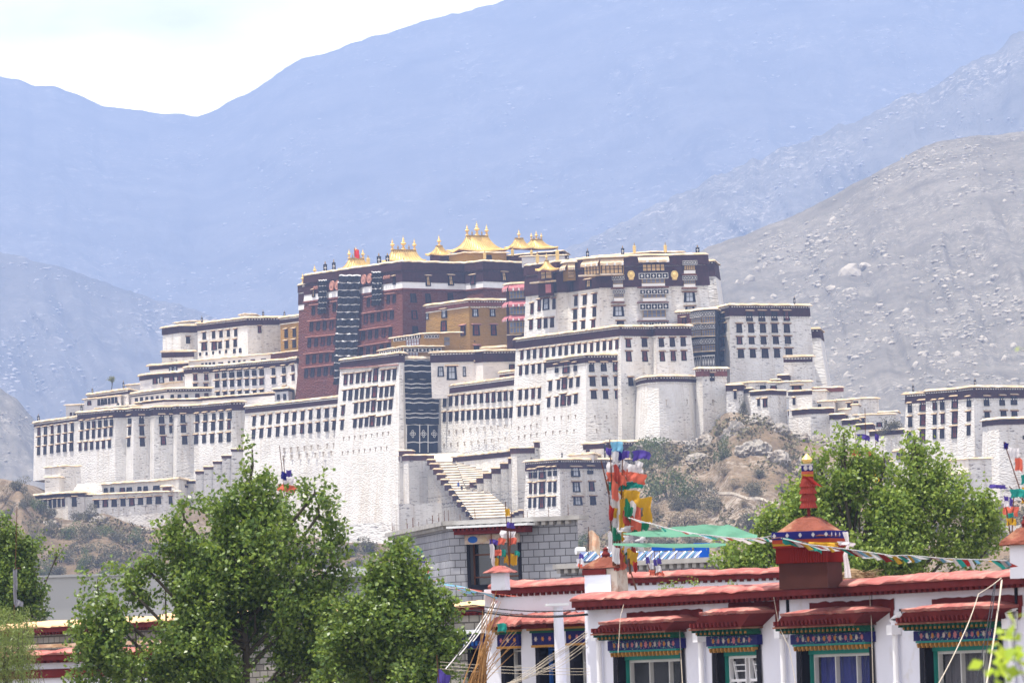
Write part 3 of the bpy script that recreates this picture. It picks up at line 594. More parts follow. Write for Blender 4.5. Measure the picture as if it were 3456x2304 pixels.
TG.rows((1, 'dc', 415, 972, 512, 968, 2, 42, 64), (1, 'dc', 415, 1050, 510, 1048, 2, 38, 46), (2, 'dc', 610, 950, 1005, 925, 7, 38, 66), (2, 'dc', 610, 1032, 1003, 1012, 7, 36, 62), (2, 'dc', 615, 1118, 1005, 1100, 7, 32, 36),
        (3, 'dc', 1107, 920, 1107, 920, 1, 36, 68), (3, 'dc', 1110, 1005, 1110, 1005, 1, 34, 60), (3, 'dc', 1200, 905, 1200, 905, 1, 32, 66), (3, 'dc', 1200, 990, 1200, 990, 1, 30, 60), (3, 'dc', 1205, 1070, 1205, 1070, 1, 28, 40))
TG2 = Blk('narrow reddish turret tucked against the left foot of the red palace', 'B', [(1243, 818), (1312, 806)], 1489, 1250, b=0, wall='pale_wall', band=45)
TG2.rows((0, 'rc', 1280, 890, 1280, 890, 1, 28, 62), (0, 'rc', 1280, 975, 1280, 975, 1, 26, 60))
TG3 = Blk('low red walled terrace steps by the left foot of the red palace', 'B', [(1080, 772), (1330, 742)], 1500, 850, b=0, wall='red_wall', dots=False, ch=.3)
TB = Blk('lower west terrace house with a row of small square windows', 'A', [(1155, 864), (1480, 820), (1860, 814)], 1500, 1010, ref=1, b=0, wall='pale_wall', band=24)
TB.rows((0, 'd', 1205, 922, 1435, 900, 6, 26, 55), (1, 'd', 1520, 885, 1645, 882, 3, 36, 38), (1, 'd', 1740, 880, 1820, 875, 2, 38, 50))
TC = Blk('west terrace house with grey glazed gallery and two pale windows', 'A', [(1233, 706), (1326, 692), (1622, 668)], 1524, 900, ref=1, b=0, wall='pale_wall', band=38, dots=False)
TC.rows((1, 'r', 1372, 742, 1372, 742, 1, 42, 66), (1, 'l', 1430, 735, 1430, 735, 1, 44, 62), (1, 'r', 1520, 722, 1590, 718, 2, 48, 46)); TC.ledge(1, 1430, 775, 1625, 752, dep=1.2)
TD = Blk('small upper terrace house with two white framed windows on the west wing', 'A', [(1323, 617), (1450, 606), (1660, 590)], 1530, 720, b=0, wall='pale_wall', band=34, dots=False)
TD.rows((1, 'l', 1510, 642, 1552, 638, 2, 32, 50))
TA = Blk('long low terrace house at the far left with a colonnade of small windows', 'A', [(775, 872), (1132, 824)], 1540, 1000, b=0, wall='pale_wall', band=34)
TA1 = Blk('front gallery of small windows below the far left terrace house', 'A', [(742, 912), (1062, 878)], 1534, 1010, b=0, wall='pale_wall', dots=False, ch=.28)
TA1.rows((0, 'd', 873, 935, 1025, 915, 6, 24, 55), (0, 'r', 790, 940, 790, 940, 1, 36, 40))
TA2 = Blk('tiny white shed at the far left end of the terraces', 'A', [(580, 962), (762, 956)], 1545, 1100, b=0, wall='pale_wall', dots=False, ch=.3)
TA2.rows((0, 'd', 625, 1040, 660, 1036, 2, 24, 34))
TA3 = Blk('plain little white box house above the far left terrace', 'A', [(1116, 787), (1240, 775)], 1548, 900, b=0, wall='pale_wall', dots=False, ch=.3)
TI1 = Blk('low coped wall in front of the middle west terrace house', 'B', [(478, 1162), (1115, 1115)], 1482, 1260, b=0, wall='pale_wall', band=18, dots=False, ch=.35)
TI2 = Blk('low reddish coped wall left of the middle terraces', 'A', [(845, 992), (1205, 962)], 1515, 1060, b=0, wall='pale_wall', dots=False, ch=.28)
TI3 = Blk('little coped shed at the right end of the low terrace wall', 'B', [(1110, 1086), (1235, 1074)], 1484, 1240, b=0, wall='pale_wall', band=20, dots=False)
TI3.rows((0, 'd', 1150, 1150, 1205, 1145, 2, 26, 50))
TI4 = Blk('low coped wall in front of the lower west terrace house', 'A', [(1445, 912), (1790, 905)], 1484, 990, b=0, wall='pale_wall', band=16, dots=False, ch=.3)
TI5 = Blk('thin coped wall just above the wavy western parapet', 'A', [(1210, 965), (1330, 956)], 1495, 1020, b=0, wall='pale_wall', dots=False, ch=.3)
# ---- houses under the golden roofs
GB1 = Blk('orange walled roof house under the largest golden roof', 'C', [(1608, 424), (1755, 402), (2115, 404)], 1462, 540, ref=1, b=0, wall='ochre_wall', dots=False, ch=.3)
GB1.rows((1, 'd', 1960, 440, 1960, 440, 1, 60, 40))
GB2 = Blk('low roof house with maroon walls under the right golden roofs', 'E', [(175, 448), (330, 425), (780, 386)], 1466, 540, ref=1, b=0, wall='maroon', dots=False, ch=.3)
GB3 = Blk('small dark drum house under the little golden pagoda roof', 'C', [(1440, 432), (1520, 424), (1600, 426)], 1468, 520, ref=1, b=0, wall='maroon', dots=False, cope=None)
GB4 = Blk('low white wall along the roof edge right of the golden roofs', 'E', [(420, 440), (800, 425)], 1452, 530, b=0, wall='pale_wall', dots=False, ch=.3)
WR1 = Blk('rear parapet of the upper white palace roof', 'E', [(1220, 425), (1560, 396), (1835, 396)], 1392, 500, b=0, wall='maroon', dots=False, ch=.3)
WR2 = Blk('low maroon parapet joining the golden roofs and the upper white palace', 'E', [(765, 478), (990, 446)], 1385, 560, b=0, wall='maroon', dots=False, ch=.3)
# ---- lower right houses descending along the rock
def small(label, crop, pts, y, base, band=0, **kw):
    kw.setdefault('wall', 'white_wall'); kw.setdefault('dots', False); kw.setdefault('b', .03); kw.setdefault('over', .3); kw.setdefault('ch', .33); kw.setdefault('thick', 8)
    return Blk(label, crop, pts, y, base, band=band, name='hillside_house', **kw)
h = small('leftmost hillside house below the east tower, one hooded window', 'F', [(920, 1047), (1062, 1042)], 1316, 1330, 50); h.rows((0, 'dc', 997, 1130, 997, 1130, 1, 26, 70))
small('narrow stub house beside the leftmost hillside house', 'F', [(1070, 1082), (1145, 1076)], 1318, 1330, 34)
h = small('wide white hillside house with two hooded windows and a maroon cap', 'F', [(1138, 1103), (1290, 1092), (1440, 1096)], 1312, 1440, 36); h.rows((0, 'dc', 1203, 1195, 1203, 1195, 1, 24, 66), (0, 'dc', 1262, 1200, 1262, 1200, 1, 40, 80))
h = small('plain white upper house with an open porch below the east tower', 'F', [(1115, 1022), (1310, 1019)], 1326, 1140); h.rows((0, 'd', 1240, 1065, 1240, 1065, 1, 56, 40))
h = small('white upper house with a dark loggia window below the east tower', 'F', [(1290, 1027), (1500, 1018), (1668, 1013)], 1324, 1160); h.rows((0, 'r', 1335, 1064, 1335, 1064, 1, 70, 36), (1, 'rc', 1540, 1064, 1540, 1064, 1, 95, 42))
small('low brown capped wall piece stepping down from the small annexe', 'F', [(1310, 1002), (1390, 998)], 1330, 1060, 24, wall='pale_wall')
small('brown capped gate block under the small annexe', 'F', [(1375, 960), (1462, 957)], 1332, 1060, 40)
h = small('white hillside house with a single hooded window and rounded foot', 'F', [(1475, 1102), (1668, 1092)], 1310, 1500, 34); h.rows((0, 'dc', 1515, 1187, 1515, 1187, 1, 26, 62))
small('bare white box house right of the single window house', 'F', [(1668, 1097), (1797, 1093)], 1316, 1330)
small('white house with a light brown roof band under the leaning tower', 'F', [(1705, 1072), (1942, 1067)], 1322, 1300, 34, band_mat='brown_red')
h = small('tiny white shed with a dark opening, left of the long flat roofed house', 'G', [(275, 410), (412, 402)], 1312, 560); h.rows((0, 'd', 290, 440, 290, 440, 1, 30, 24))
h = small('long white house with a thin flat roof on the right hillside', 'G', [(415, 400), (640, 382), (806, 381)], 1318, 640); h.rows((0, 'dc', 555, 438, 555, 438, 1, 40, 50), (0, 'r', 610, 420, 610, 420, 1, 50, 40))
small('maroon capped white tower house on the right hillside', 'G', [(206, 470), (406, 466)], 1304, 800, 42)
h = small('small maroon capped house stepping down right of the tower house', 'G', [(380, 522), (505, 517)], 1300, 760, 42); h.rows()
h = small('second maroon capped house of the descending row', 'G', [(490, 572), (630, 562)], 1296, 900, 40)
small('third maroon capped house of the descending row', 'G', [(612, 614), (754, 606)], 1292, 950, 40)
small('broad white retaining wall with maroon cap left of the eastern barracks', 'G', [(733, 672), (1042, 650)], 1290, 1250, 38)
h = small('white flat roofed house with dark square window behind the retaining wall', 'G', [(580, 528), (955, 518)], 1304, 720); h.rows((0, 'dc', 665, 575, 665, 575, 1, 44, 50), (0, 'd', 815, 606, 815, 606, 1, 62, 42), (0, 'd', 872, 585, 872, 585, 1, 26, 34))
small('rear white house just above the flat roofed house', 'G', [(808, 503), (978, 496)], 1312, 700)
small('tiny white chimney house between the flat roofs', 'G', [(570, 437), (626, 434)], 1306, 560)
small('low white wall piece with a tan top beside the chimney house', 'G', [(455, 482), (568, 472)], 1310, 570)
h = small('gatehouse with a red door and mud roof beside the eastern barracks', 'G', [(940, 850), (1022, 842)], 1268, 1100, ch=.6); h.rows((0, 'r', 995, 885, 995, 885, 1, 60, 60))
cap_row('short stepped wall with brown caps below the retaining wall', 'G', [(690, 752, 990), (808, 926, 912), (911, 962, 936)], 1270, 1250, band=28)
cap_row('lower stepped wall pieces half hidden by the right tree', 'G', [(640, 700, 1040), (540, 600, 1090), (360, 460, 1130)], 1262, 1350, band=26)
# ---- eastern barracks at the right edge
RG1 = Blk('left section of the eastern barracks with narrow windows at the right edge', 'G', [(1056, 345), (1232, 333)], 1276, 1250, ref=1, b=.05, band=80)
RG2 = Blk('middle section of the eastern barracks with two wide brown windows', 'G', [(1228, 320), (1502, 300)], 1264, 1250, ref=1, b=.05, band=84)
RG3 = Blk('right section of the eastern barracks turning a corner to the right', 'G', [(1515, 297), (1648, 282), (2160, 284)], 1254, 1250, ref=1, b=.05, band=92)
RG1.rows((0, 'dc', 1088, 460, 1088, 460, 1, 34, 88), (0, 'rc', 1208, 440, 1208, 440, 1, 66, 100), (0, 'dc', 1087, 582, 1087, 582, 1, 34, 95), (0, 'rc', 1204, 566, 1204, 566, 1, 66, 105), (0, 'dc', 1078, 712, 1078, 712, 1, 34, 85), (0, 'rc', 1200, 700, 1200, 700, 1, 66, 112))
RG2.rows((0, 'dc', 1305, 435, 1374, 430, 2, 34, 92), (0, 'rc', 1488, 412, 1488, 412, 1, 60, 105), (0, 'dc', 1303, 562, 1373, 555, 2, 34, 92), (0, 'rc', 1484, 545, 1484, 545, 1, 60, 110), (0, 'dc', 1303, 690, 1367, 685, 2, 34, 88), (0, 'rc', 1480, 675, 1480, 675, 1, 60, 112))
RG3.rows((0, 'dc', 1608, 405, 1608, 405, 1, 33, 92), (0, 'dc', 1606, 533, 1606, 533, 1, 32, 92), (0, 'dc', 1603, 657, 1603, 657, 1, 32, 88), (1, 'dc', 1755, 400, 1755, 400, 1, 46, 90), (1, 'dc', 1893, 395, 1998, 390, 2, 48, 90),
         (1, 'dc', 1766, 525, 1766, 525, 1, 46, 72), (1, 'dc', 1908, 512, 2005, 514, 2, 50, 60))
RG4 = Blk('rounded white bastion at the right edge with a maroon cap', 'G', [(1728, 584, 9), (1775, 574, 3), (1870, 563, 0), (2150, 553, 1)], 1238, 1330, ref=2, b=.06, band=46, dots=False)
RG4.rows((2, 'd', 2085, 720, 2085, 720, 1, 14, 34))
small('plain white block with a thin tan top in front of the right bastion', 'G', [(1600, 912), (1803, 908)], 1222, 1300, b=.0)
small('low white block left of the plain white block, by the tree', 'G', [(1415, 1048), (1610, 1044)], 1220, 1300, b=0)
# ---- stepped stair parapets, stair flights
cap_row('short white wall with maroon caps left of the stairs under the black curtain', 'D', [(388, 497, 1103), (466, 686, 1143)], 1393, 1800, dy=-2, band=42, thick=4)
st1 = [(637, 690, 1183), (660, 722, 1220), (690, 752, 1266), (722, 784, 1312), (756, 817, 1358), (790, 850, 1404), (828, 888, 1450), (860, 920, 1498), (900, 966, 1545)]
st1 = [(K('D', a, 0)[0], K('D', b, 0)[0], K('D', 0, c)[1]) for a, b, c in st1] + [(K('M', a, 0)[0], K('M', b, 0)[0], K('M', 0, c)[1]) for a, b, c in ((1265, 1310, 372), (1293, 1338, 402), (1320, 1362, 434), (1345, 1387, 470))]
cap_row('maroon capped parapet stepping down to the right beside the long stairs', 'S', st1, 1386, 1800, dy=-3.2, band=17, thick=2.5)
st2 = [(K('D', a, 0)[0], K('D', b, 0)[0], K('D', 0, c)[1]) for a, b, c in ((1010, 1066, 1380), (1070, 1131, 1342), (1129, 1202, 1302), (1202, 1282, 1258), (1281, 1349, 1215), (1351, 1420, 1170), (1421, 1578, 1078), (1581, 1608, 1026))]
cap_row('maroon capped parapet stepping up to the right beside the upper stairs', 'S', st2, 1362, 1800, dy=-2.0, band=17, thick=2.5)
st3 = [(K('M', a, 0)[0], K('M', b, 0)[0], K('M', 0, c)[1]) for a, b, c in ((1590, 1640, 470), (1616, 1650, 452), (1640, 1672, 440), (1668, 1690, 430))]
cap_row('tiny stepped parapet at the bottom right of the long stairs', 'S', st3, 1330, 1820, dy=0, band=10, thick=2)
SW3 = Blk('long white balustrade wall with a maroon band above the upper stairs', 'D', [(860, 1160), (1422, 1100)], 1386, 1420, b=0, band=42, dots=False, thick=3, name='balustrade_wall', cat='wall')
m_ = MB()
def flight(m, a, b, c, d, n):
    """stair flight as treads and risers between left edge a->c and right edge b->d (a,b top)"""
    a, b, c, d = map(Vector, (a, b, c, d))
    for i in range(n):
        t0, t1 = i / n, (i + 1) / n
        l0, r0, l1, r1 = a.lerp(c, t0), b.lerp(d, t0), a.lerp(c, t1), b.lerp(d, t1)
        lm, rm = Vector((l1.x, l1.y, l1.z + (l0.z - l1.z) * .6)), Vector((r1.x, r1.y, r1.z + (r0.z - r1.z) * .6))
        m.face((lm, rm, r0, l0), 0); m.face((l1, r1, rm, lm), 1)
r_ = empty('stone_stairs', at(1560, 1745, 1345), 'long zigzag flights of pale stone stairs climbing to the black curtained porch', 'stairs')
flight(m_, at(1462, 1555, 1392), at(1530, 1553, 1389), at(1598, 1752, 1343), at(1745, 1746, 1335), 22)
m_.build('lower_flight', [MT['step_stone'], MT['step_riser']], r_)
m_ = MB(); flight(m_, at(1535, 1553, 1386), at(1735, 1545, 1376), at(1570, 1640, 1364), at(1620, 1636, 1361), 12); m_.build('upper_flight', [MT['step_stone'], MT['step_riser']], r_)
m_ = MB(); a_ = at(1450, 1548, 1400); m_.face((at(1450, 1562, 1392), at(1560, 1560, 1386), at(1560, 1528, 1398), at(1450, 1530, 1402))); m_.build('landing', MT['step_stone'], r_)
Blk('blank white wall under the long stairs, behind the grey block house', 'S', [(1345, 1700), (1760, 1690)], 1372, 1990, b=0, dots=False, cope=None, thick=3, name='retaining_wall', cat='wall')
# ---- lower front building by the flag pole
FB = Blk('white lower house with barred windows below the great wall, near the flag pole', 'H', [(330, 420), (620, 397), (1235, 400)], 1292, 1190, ref=1, b=.055, band=76)
FB.rows((0, 'dc', 372, 520, 412, 517, 2, 26, 80), (0, 'rc', 475, 512, 475, 512, 1, 54, 100), (0, 'dc', 540, 500, 588, 497, 2, 28, 80), (0, 'dc', 370, 645, 410, 645, 2, 26, 95), (0, 'rc', 470, 640, 470, 640, 1, 54, 105), (0, 'dc', 537, 632, 583, 632, 2, 28, 95),
        (0, 'dc', 362, 772, 405, 770, 2, 26, 90), (0, 'rc', 468, 770, 468, 770, 1, 56, 105), (0, 'dc', 532, 762, 577, 760, 2, 28, 88),
        (1, 'lc', 760, 500, 760, 500, 1, 72, 82), (1, 'dc', 890, 487, 890, 487, 1, 50, 68), (1, 'lc', 772, 633, 772, 633, 1, 68, 92), (1, 'dc', 906, 628, 906, 628, 1, 56, 90), (1, 'lc', 784, 755, 784, 755, 1, 76, 82), (1, 'dc', 916, 752, 916, 752, 1, 56, 78))
FB2 = Blk('white rear tower behind the flag pole with purple shaded windows', 'H', [(985, 268), (1045, 242), (1354, 240)], 1306, 960, ref=1, b=.09, band=70)
FB2.rows((1, 'lc', 1010 + 80, 345, 1090, 345, 1, 66, 85), (1, 'dc', 1278, 340, 1278, 340, 1, 56, 80), (1, 'd', 1320, 505, 1320, 505, 1, 28, 36))
FB3 = Blk('small maroon capped annexe left of the tower behind the flag pole', 'H', [(835, 262), (1012, 250)], 1312, 420, b=0, band=44, dots=False)
FB3.rows((0, 'r', 875, 330, 930, 350, 2, 40, 50))
Blk('low mud roofed shed in front of the maroon capped annexe', 'H', [(715, 362), (922, 346)], 1304, 430, b=0, wall='pale_wall', dots=False)
# ---- lower left houses
LB1 = Blk('low white house with a row of eight tiny windows at the lower left', 'L', [(165, 480), (398, 461), (492, 459)], 1438, 700, ref=1, b=.03, band=20, dots=False)
LB1.rows((0, 'dc', 187, 530, 375, 512, 8, 17, 50), (1, 'dc', 437, 508, 437, 508, 1, 30, 60))
LB2 = Blk('long low white house with eight wide windows at the lower left', 'L', [(545, 470), (968, 453), (1048, 451)], 1430, 740, ref=1, b=.02, dots=False, ch=.35)
LB2.rows((0, 'dc', 568, 522, 930, 499, 8, 33, 46), (1, 'dc', 1003, 499, 1003, 499, 1, 24, 48)); LB2.slits(0, 600, 570, 920, 545, 6, 6, 26)
LB3 = Blk('upper storey set back above the long low white house', 'L', [(600, 412), (985, 385), (1050, 377)], 1440, 520, ref=1, b=0, dots=False, ch=.5)
LB3.rows((0, 'd', 622, 441, 660, 438, 2, 26, 28), (0, 'd', 720, 438, 760, 436, 2, 36, 26), (0, 'd', 820, 434, 858, 432, 2, 26, 26), (0, 'd', 920, 428, 920, 428, 1, 42, 26))
Blk('square red brown chimney stack on the long low white house', 'L', [(955, 425), (1000, 422)], 1432, 450, b=0, wall='red_wall', dots=False, thick=2, name='chimney_stack', cat='chimney')
small('plain white cube house standing against the western wall', 'L', [(355, 303), (472, 301)], 1456, 520, b=.02)
small('lower white cube house in front of the western wall', 'L', [(264, 369), (346, 366)], 1450, 560, b=.02)
small('tiny white cube house at the bottom left of the rock', 'L', [(35, 600), (118, 597)], 1420, 760, b=.02)
small('narrow white wall piece left of the row of tiny windows', 'L', [(112, 545), (178, 543)], 1430, 700, b=.02)
small('low white link wall between the two lower left houses', 'L', [(492, 470), (546, 468)], 1440, 700, 10, b=0)
small('stub wall with a cap right of the long low white house', 'L', [(1095, 390), (1140, 388)], 1445, 600, 14, b=0)
small('small capped hut beside the long low white house', 'L', [(1050, 415), (1090, 413)], 1443, 560, 12, b=0)
Blk('whitewashed buttress mound at the foot of the western wing', 'L', [(455, 405), (590, 398)], 1452, 520, b=.3, dots=False, cope=None, thick=6, name='wall_mound', cat='wall')
zz = [(1152, 1200, 332), (1200, 1252, 306), (1256, 1306, 274), (1307, 1361, 241), (1363, 1416, 201)]
cap_row('zigzag maroon capped wall stepping up at the left of the great white wall', 'L', zz, 1432, 720, dy=0.8, band=14, thick=3, b=.05)
Blk('whitewashed rubble base under the great white wall', 'M', [(380, 520), (800, 505)], 1368, 660, b=.25, dots=False, cope=None, thick=10, name='rubble_base', cat='wall')
# ---- golden roofs
def gold_roof(label, crop, cx, yr, yeave, wr, we, y, depth=None, fin=3, hip=True, fs=1.0):
    """hipped, upswept gilded roof: ridge width wr and eave width we in crop px"""
    u, v = K(crop, cx, yr); c = at(u, v, y); k = CROPS[crop][2] * mpp(y)
    h = (yeave - yr) * k; rw = wr * k / 2; ew = we * k / 2; ed = (depth or we * .45) * k / 2
    root = empty('golden_roof', Vector((c.x, c.y, c.z - h)), label, 'golden roof')
    ex, ey = EDIR, SDIR
    m = MB(); rings = []
    N = 8
    for i in range(N + 1):
        t = i / N; hw = rw + (ew - rw) * t ** 1.3; hd = .2 + (ed - .2) * t ** 1.1; z = c.z - h * (1 - (1 - t) ** 1.7)
        ring = []
        P = [(-hw, -hd), (0, -hd), (hw, -hd), (hw, 0), (hw, hd), (0, hd), (-hw, hd), (-hw, 0)]
        for j, (a, b) in enumerate(P):
            lift = (.16 * h * t ** 4) if j % 2 == 0 else 0
            ring.append(Vector((c.x, c.y, 0)) + ex * a + ey * b + Vector((0, 0, z + lift)))
        rings.append(ring)
    m.quadgrid(rings[::-1], 0, True); m.face(rings[0], 0)
    low = [p + Vector((0, 0, -.25)) for p in rings[-1]]; m.quadgrid([low, rings[-1]], 0, True); m.face(low[::-1], 1)
    # tile ribs run down the slopes
    for s_ in (-1, 1):
        nr = max(5, int(ew * 2 / .8))
        for q in range(nr + 1):
            f = -1 + 2 * q / nr; pts = []
            for i in range(N + 1):
                t = i / N; hw = rw + (ew - rw) * t ** 1.3; hd = .2 + (ed - .2) * t ** 1.1; z = c.z - h * (1 - (1 - t) ** 1.7) + (.16 * h * t ** 4) * abs(f)
                pts.append(Vector((c.x, c.y, z + .06)) + ex * f * hw + ey * s_ * hd)
            m.chain(pts, .10, .10, 4)
    m.build('tiles', [MT['gold'], MT['brown_red']], root)
    r = MB(); a = Vector((c.x, c.y, c.z)) - ex * rw; r.box(a + ey * -.25 + Vector((0, 0, -.1)), ex * rw * 2, ey * .5, Vector((0, 0, .55))); r.build('ridge', MT['gold_dark'], root)
    xs = {1: [0], 3: [-.92, 0, .92], 2: [-.8, .8]}[fin]
    for q in xs: spire(Vector((c.x, c.y, c.z + .3)) + ex * rw * q, (1.25 if q == 0 and fin == 3 else 1.0) * fs, root)
    if fin == 3:
        for q in (-.46, .46): spire(Vector((c.x, c.y, c.z + .3)) + ex * rw * q, .5 * fs, root, 'gold_dark')
    return root
def spire(p, s, parent=None, mt='gold'):
    m = MB(); prof = [(.35, 0), (.55, .15), (.2, .35), (.32, .6), (.12, .8), (.5, 1.1), (.55, 1.3), (.2, 1.55), (.3, 1.75), (.12, 1.9), (.2, 2.1), (.06, 2.3), (.03, 2.75), (.0, 2.8)]
    m.lathe(p, [(r * s, z * s) for r, z in prof], 8); return m.build('spire', MT[mt], parent, smooth=True)
gold_roof('golden roof behind the red flag, left end of the red palace', 'C', 790, 462, 552, 150, 300, 1470, fin=3, fs=.8)
gold_roof('golden roof with three spires rising above the corner of the red palace', 'C', 1208, 388, 482, 240, 360, 1470, fin=3, fs=.95)
gold_roof('small golden pagoda roof between two larger golden roofs', 'C', 1522, 352, 420, 60, 230, 1472, fin=1, fs=.9)
gold_roof('largest golden roof, topmost on the palace, with broad upturned eaves', 'C', 1856, 262, 392, 215, 500, 1474, fin=3, fs=.95)
gold_roof('plump golden roof with one spire right of the largest golden roof', 'E', 397, 285, 362, 80, 240, 1478, fin=1, fs=.75)
gold_roof('golden roof with several thin spires at the right of the roof group', 'E', 550, 295, 365, 110, 350, 1482, fin=3, fs=.6)
gold_roof('little golden tent roof on the pavilion of the upper white palace', 'E', 640, 482, 555, 30, 165, 1371, fin=1, fs=.6, depth=130)
# single roof spires, banners
SP = [('C', 320, 668, .85, 1483, 'golden spire on the left corner turret of the red palace'), ('C', 425, 592, .8, 1476, 'golden spire at the left end of the red palace parapet'),
      ('C', 1210, 472, .55, 1446, 'small golden spire on the front corner of the red palace roof')]
for c_, x_, y_, s_, d_, l_ in SP:
    u_, v_ = K(c_, x_, y_); p_ = at(u_, v_, d_); r_ = empty('roof_spire', p_, l_, 'roof spire'); spire(p_, s_, r_)
def banner(crop, x, y0, y1, w, y, label, gold=False, group=None):
    u, v = K(crop, x, y1); p = at(u, v, y); k = CROPS[crop][2] * mpp(y); h = (y1 - y0) * k; r = w * k / 2
    root = empty('victory_banner', p, label, 'victory banner', group)
    m = MB(); m.lathe(p, [(r * .5, 0), (r, h * .08), (r, h * .62), (r * 1.1, h * .64), (r * .9, h * .7), (r * .2, h * .72)], 8); m.build('drum', MT['gold' if gold else 'black'], root)
    m = MB(); m.lathe(p + Vector((0, 0, h * .7)), [(r * .15, 0), (r * .45, h * .08), (r * .15, h * .16), (r * .3, h * .2), (.02, h * .3)], 6); m.build('finial', MT['gold_dark'], root)
    if not gold:
        m = MB(); m.box(p + Vector((-r * .12, -r - .04, h * .12)), Vector((r * .24, 0, 0)), Vector((0, .05, 0)), Vector((0, 0, h * .45))); m.box(p + Vector((-r * .6, -r - .05, h * .36)), Vector((r * 1.2, 0, 0)), Vector((0, .05, 0)), Vector((0, 0, h * .07))); m.build('cross_bands', MT['white_cloth'], root)
for a_ in (('C', 518, 470, 575, 34, 1473, 'black roof banner left of the golden roofs, first of the left pair'), ('C', 594, 455, 560, 32, 1470, 'black roof banner left of the golden roofs, second of the left pair'),
           ('C', 992, 400, 503, 38, 1452, 'black roof banner left of the corner golden roof, nearer the red flag'), ('C', 1067, 400, 488, 36, 1449, 'black roof banner right against the corner golden roof'),
           ('E', 1002, 360, 445, 26, 1374, 'black roof banner above the corner sunroom'), ('E', 1312, 335, 420, 28, 1372, 'black roof banner between the sunroom and the gold cylinders'), ('E', 826, 408, 465, 20, 1380, 'small black roof banner left of the sunroom'),
           ('E', 1972, 330, 405, 34, 1378, 'dark roof ornament at the right end of the upper white palace'), ('E', 2056, 445, 495, 18, 1386, 'tiny black roof banner on the rear corner of the upper white palace'),
           ('F', 1520, 255, 330, 18, 1350, 'lone black banner on the east tower roof'), ('A', 340, 1035, 1100, 24, 1527, 'black banner on the far left end of the west wall'), ('A', 815, 805, 850, 16, 1542, 'small black banner on the far left terrace'),
           ('A', 1090, 738, 812, 16, 1541, 'slim black banner beside the small tree on the terrace'), ('A', 1042, 920, 990, 24, 1515, 'black banner standing on the wavy western parapet'), ('A', 720, 945, 1020, 20, 1522, 'small black banner on the left western parapet'),
           ('B', 475, 432, 492, 18, 1532, 'black banner on the left end of the upper west wing roof'), ('B', 1015, 380, 440, 18, 1528, 'black banner on the middle of the upper west wing roof'), ('B', 1203, 385, 438, 16, 1522, 'black banner at the right end of the upper west wing roof'),
           ('A', 1562, 900, 958, 20, 1495, 'black banner above the buttresses of the west wing'), ('G', 1114, 245, 318, 18, 1282, 'black banner on the left end of the eastern barracks'), ('G', 1660, 190, 270, 22, 1258, 'black banner on the right part of the eastern barracks'),
           ('D', 1552, 1150, 1185, 16, 1310, 'little black banner on the front house roof, left one'), ('D', 1822, 1100, 1165, 14, 1300, 'little black banner on the front house roof, right one')):
    banner(a_[0], a_[1], a_[2], a_[3], a_[4], a_[5], a_[6])
for a_ in (('C', 896, 420, 512, 34, 1458, 'golden cylinder banner right of the red flag'), ('E', 95, 380, 455, 26, 1452, 'golden cylinder banner below the largest golden roof'), ('E', 340, 345, 430, 26, 1452, 'golden cylinder banner in front of the plump golden roof'),
           ('E', 507, 362, 420, 22, 1452, 'small golden cylinder banner under the right golden roof'), ('E', 560, 385, 492, 30, 1384, 'golden cylinder banner left of the tent roof'), ('E', 736, 340, 470, 32, 1384, 'tall golden cylinder banner right of the tent roof'),
           ('E', 1415, 310, 402, 28, 1378, 'left golden cylinder on the upper white palace roof'), ('E', 1688, 305, 398, 28, 1378, 'right golden cylinder on the upper white palace roof')):
    banner(a_[0], a_[1], a_[2], a_[3], a_[4], a_[5], a_[6], True)
# red flag
u_, v_ = K('C', 776, 490); p_ = at(u_, v_, 1462); r_ = empty('national_flag', p_, 'red flag with yellow stars flying above the red palace', 'flag')
m_ = MB(); m_.tube(p_, p_ + Vector((0, 0, 3.4)), .06, .05, 6); m_.build('pole', MT['gold_dark'], r_)
mat('flag_red', (.62, .02, .02), .8); mat('flag_yellow', (.8, .6, .05), .8)
m_ = MB(); g_ = [[p_ + Vector((.05 + 1.0 * i / 6, .12 * math.sin(i * 1.2), 3.2 - 1.95 * j / 6 - .35 * (i / 6))) for i in range(7)] for j in range(7)]
m_.quadgrid(g_); m_.build('cloth', MT['flag_red'], r_, True)
m_ = MB()
for sx, sy, sr in ((.25, .25, .16), (.48, .12, .06), (.58, .24, .06), (.58, .4, .06), (.48, .52, .06)):
    c_ = p_ + Vector((.05 + sx, -.14, 3.15 - sy * 1.1)); pts = []
    for i in range(10): rr = sr if i % 2 == 0 else sr * .4; pts.append(c_ + Vector((rr * math.sin(i * math.pi / 5), 0, rr * math.cos(i * math.pi / 5))))
    m_.face(pts)
m_.build('stars', MT['flag_yellow'], r_)
# ---------------------------------------------------------------- noise helpers
def _vn(x, y, seed):
    xi = np.floor(x).astype(np.int64); yi = np.floor(y).astype(np.int64); fx = x - xi; fy = y - yi
    fx = fx * fx * (3 - 2 * fx); fy = fy * fy * (3 - 2 * fy)
    def h(a, b):
        n = (a * 374761393 + b * 668265263 + seed * 974634777) & 0x7fffffff
        n = ((n ^ (n >> 13)) * 1274126177) & 0x7fffffff
        return ((n ^ (n >> 16)) & 0xffff) / 65535.0
    return (h(xi, yi) * (1 - fx) + h(xi + 1, yi) * fx) * (1 - fy) + (h(xi, yi + 1) * (1 - fx) + h(xi + 1, yi + 1) * fx) * fy
def fbm(x, y, seed=0, octv=5, gain=.5):
    x = np.asarray(x, float); y = np.asarray(y, float); r = np.zeros(np.broadcast(x, y).shape); a = 1; t = 0
    for k in range(octv): r = r + a * (_vn(x * 2 ** k + 17.3 * k, y * 2 ** k - 9.1 * k, seed + k) - .5); t += a * .5; a *= gain
    return r / t
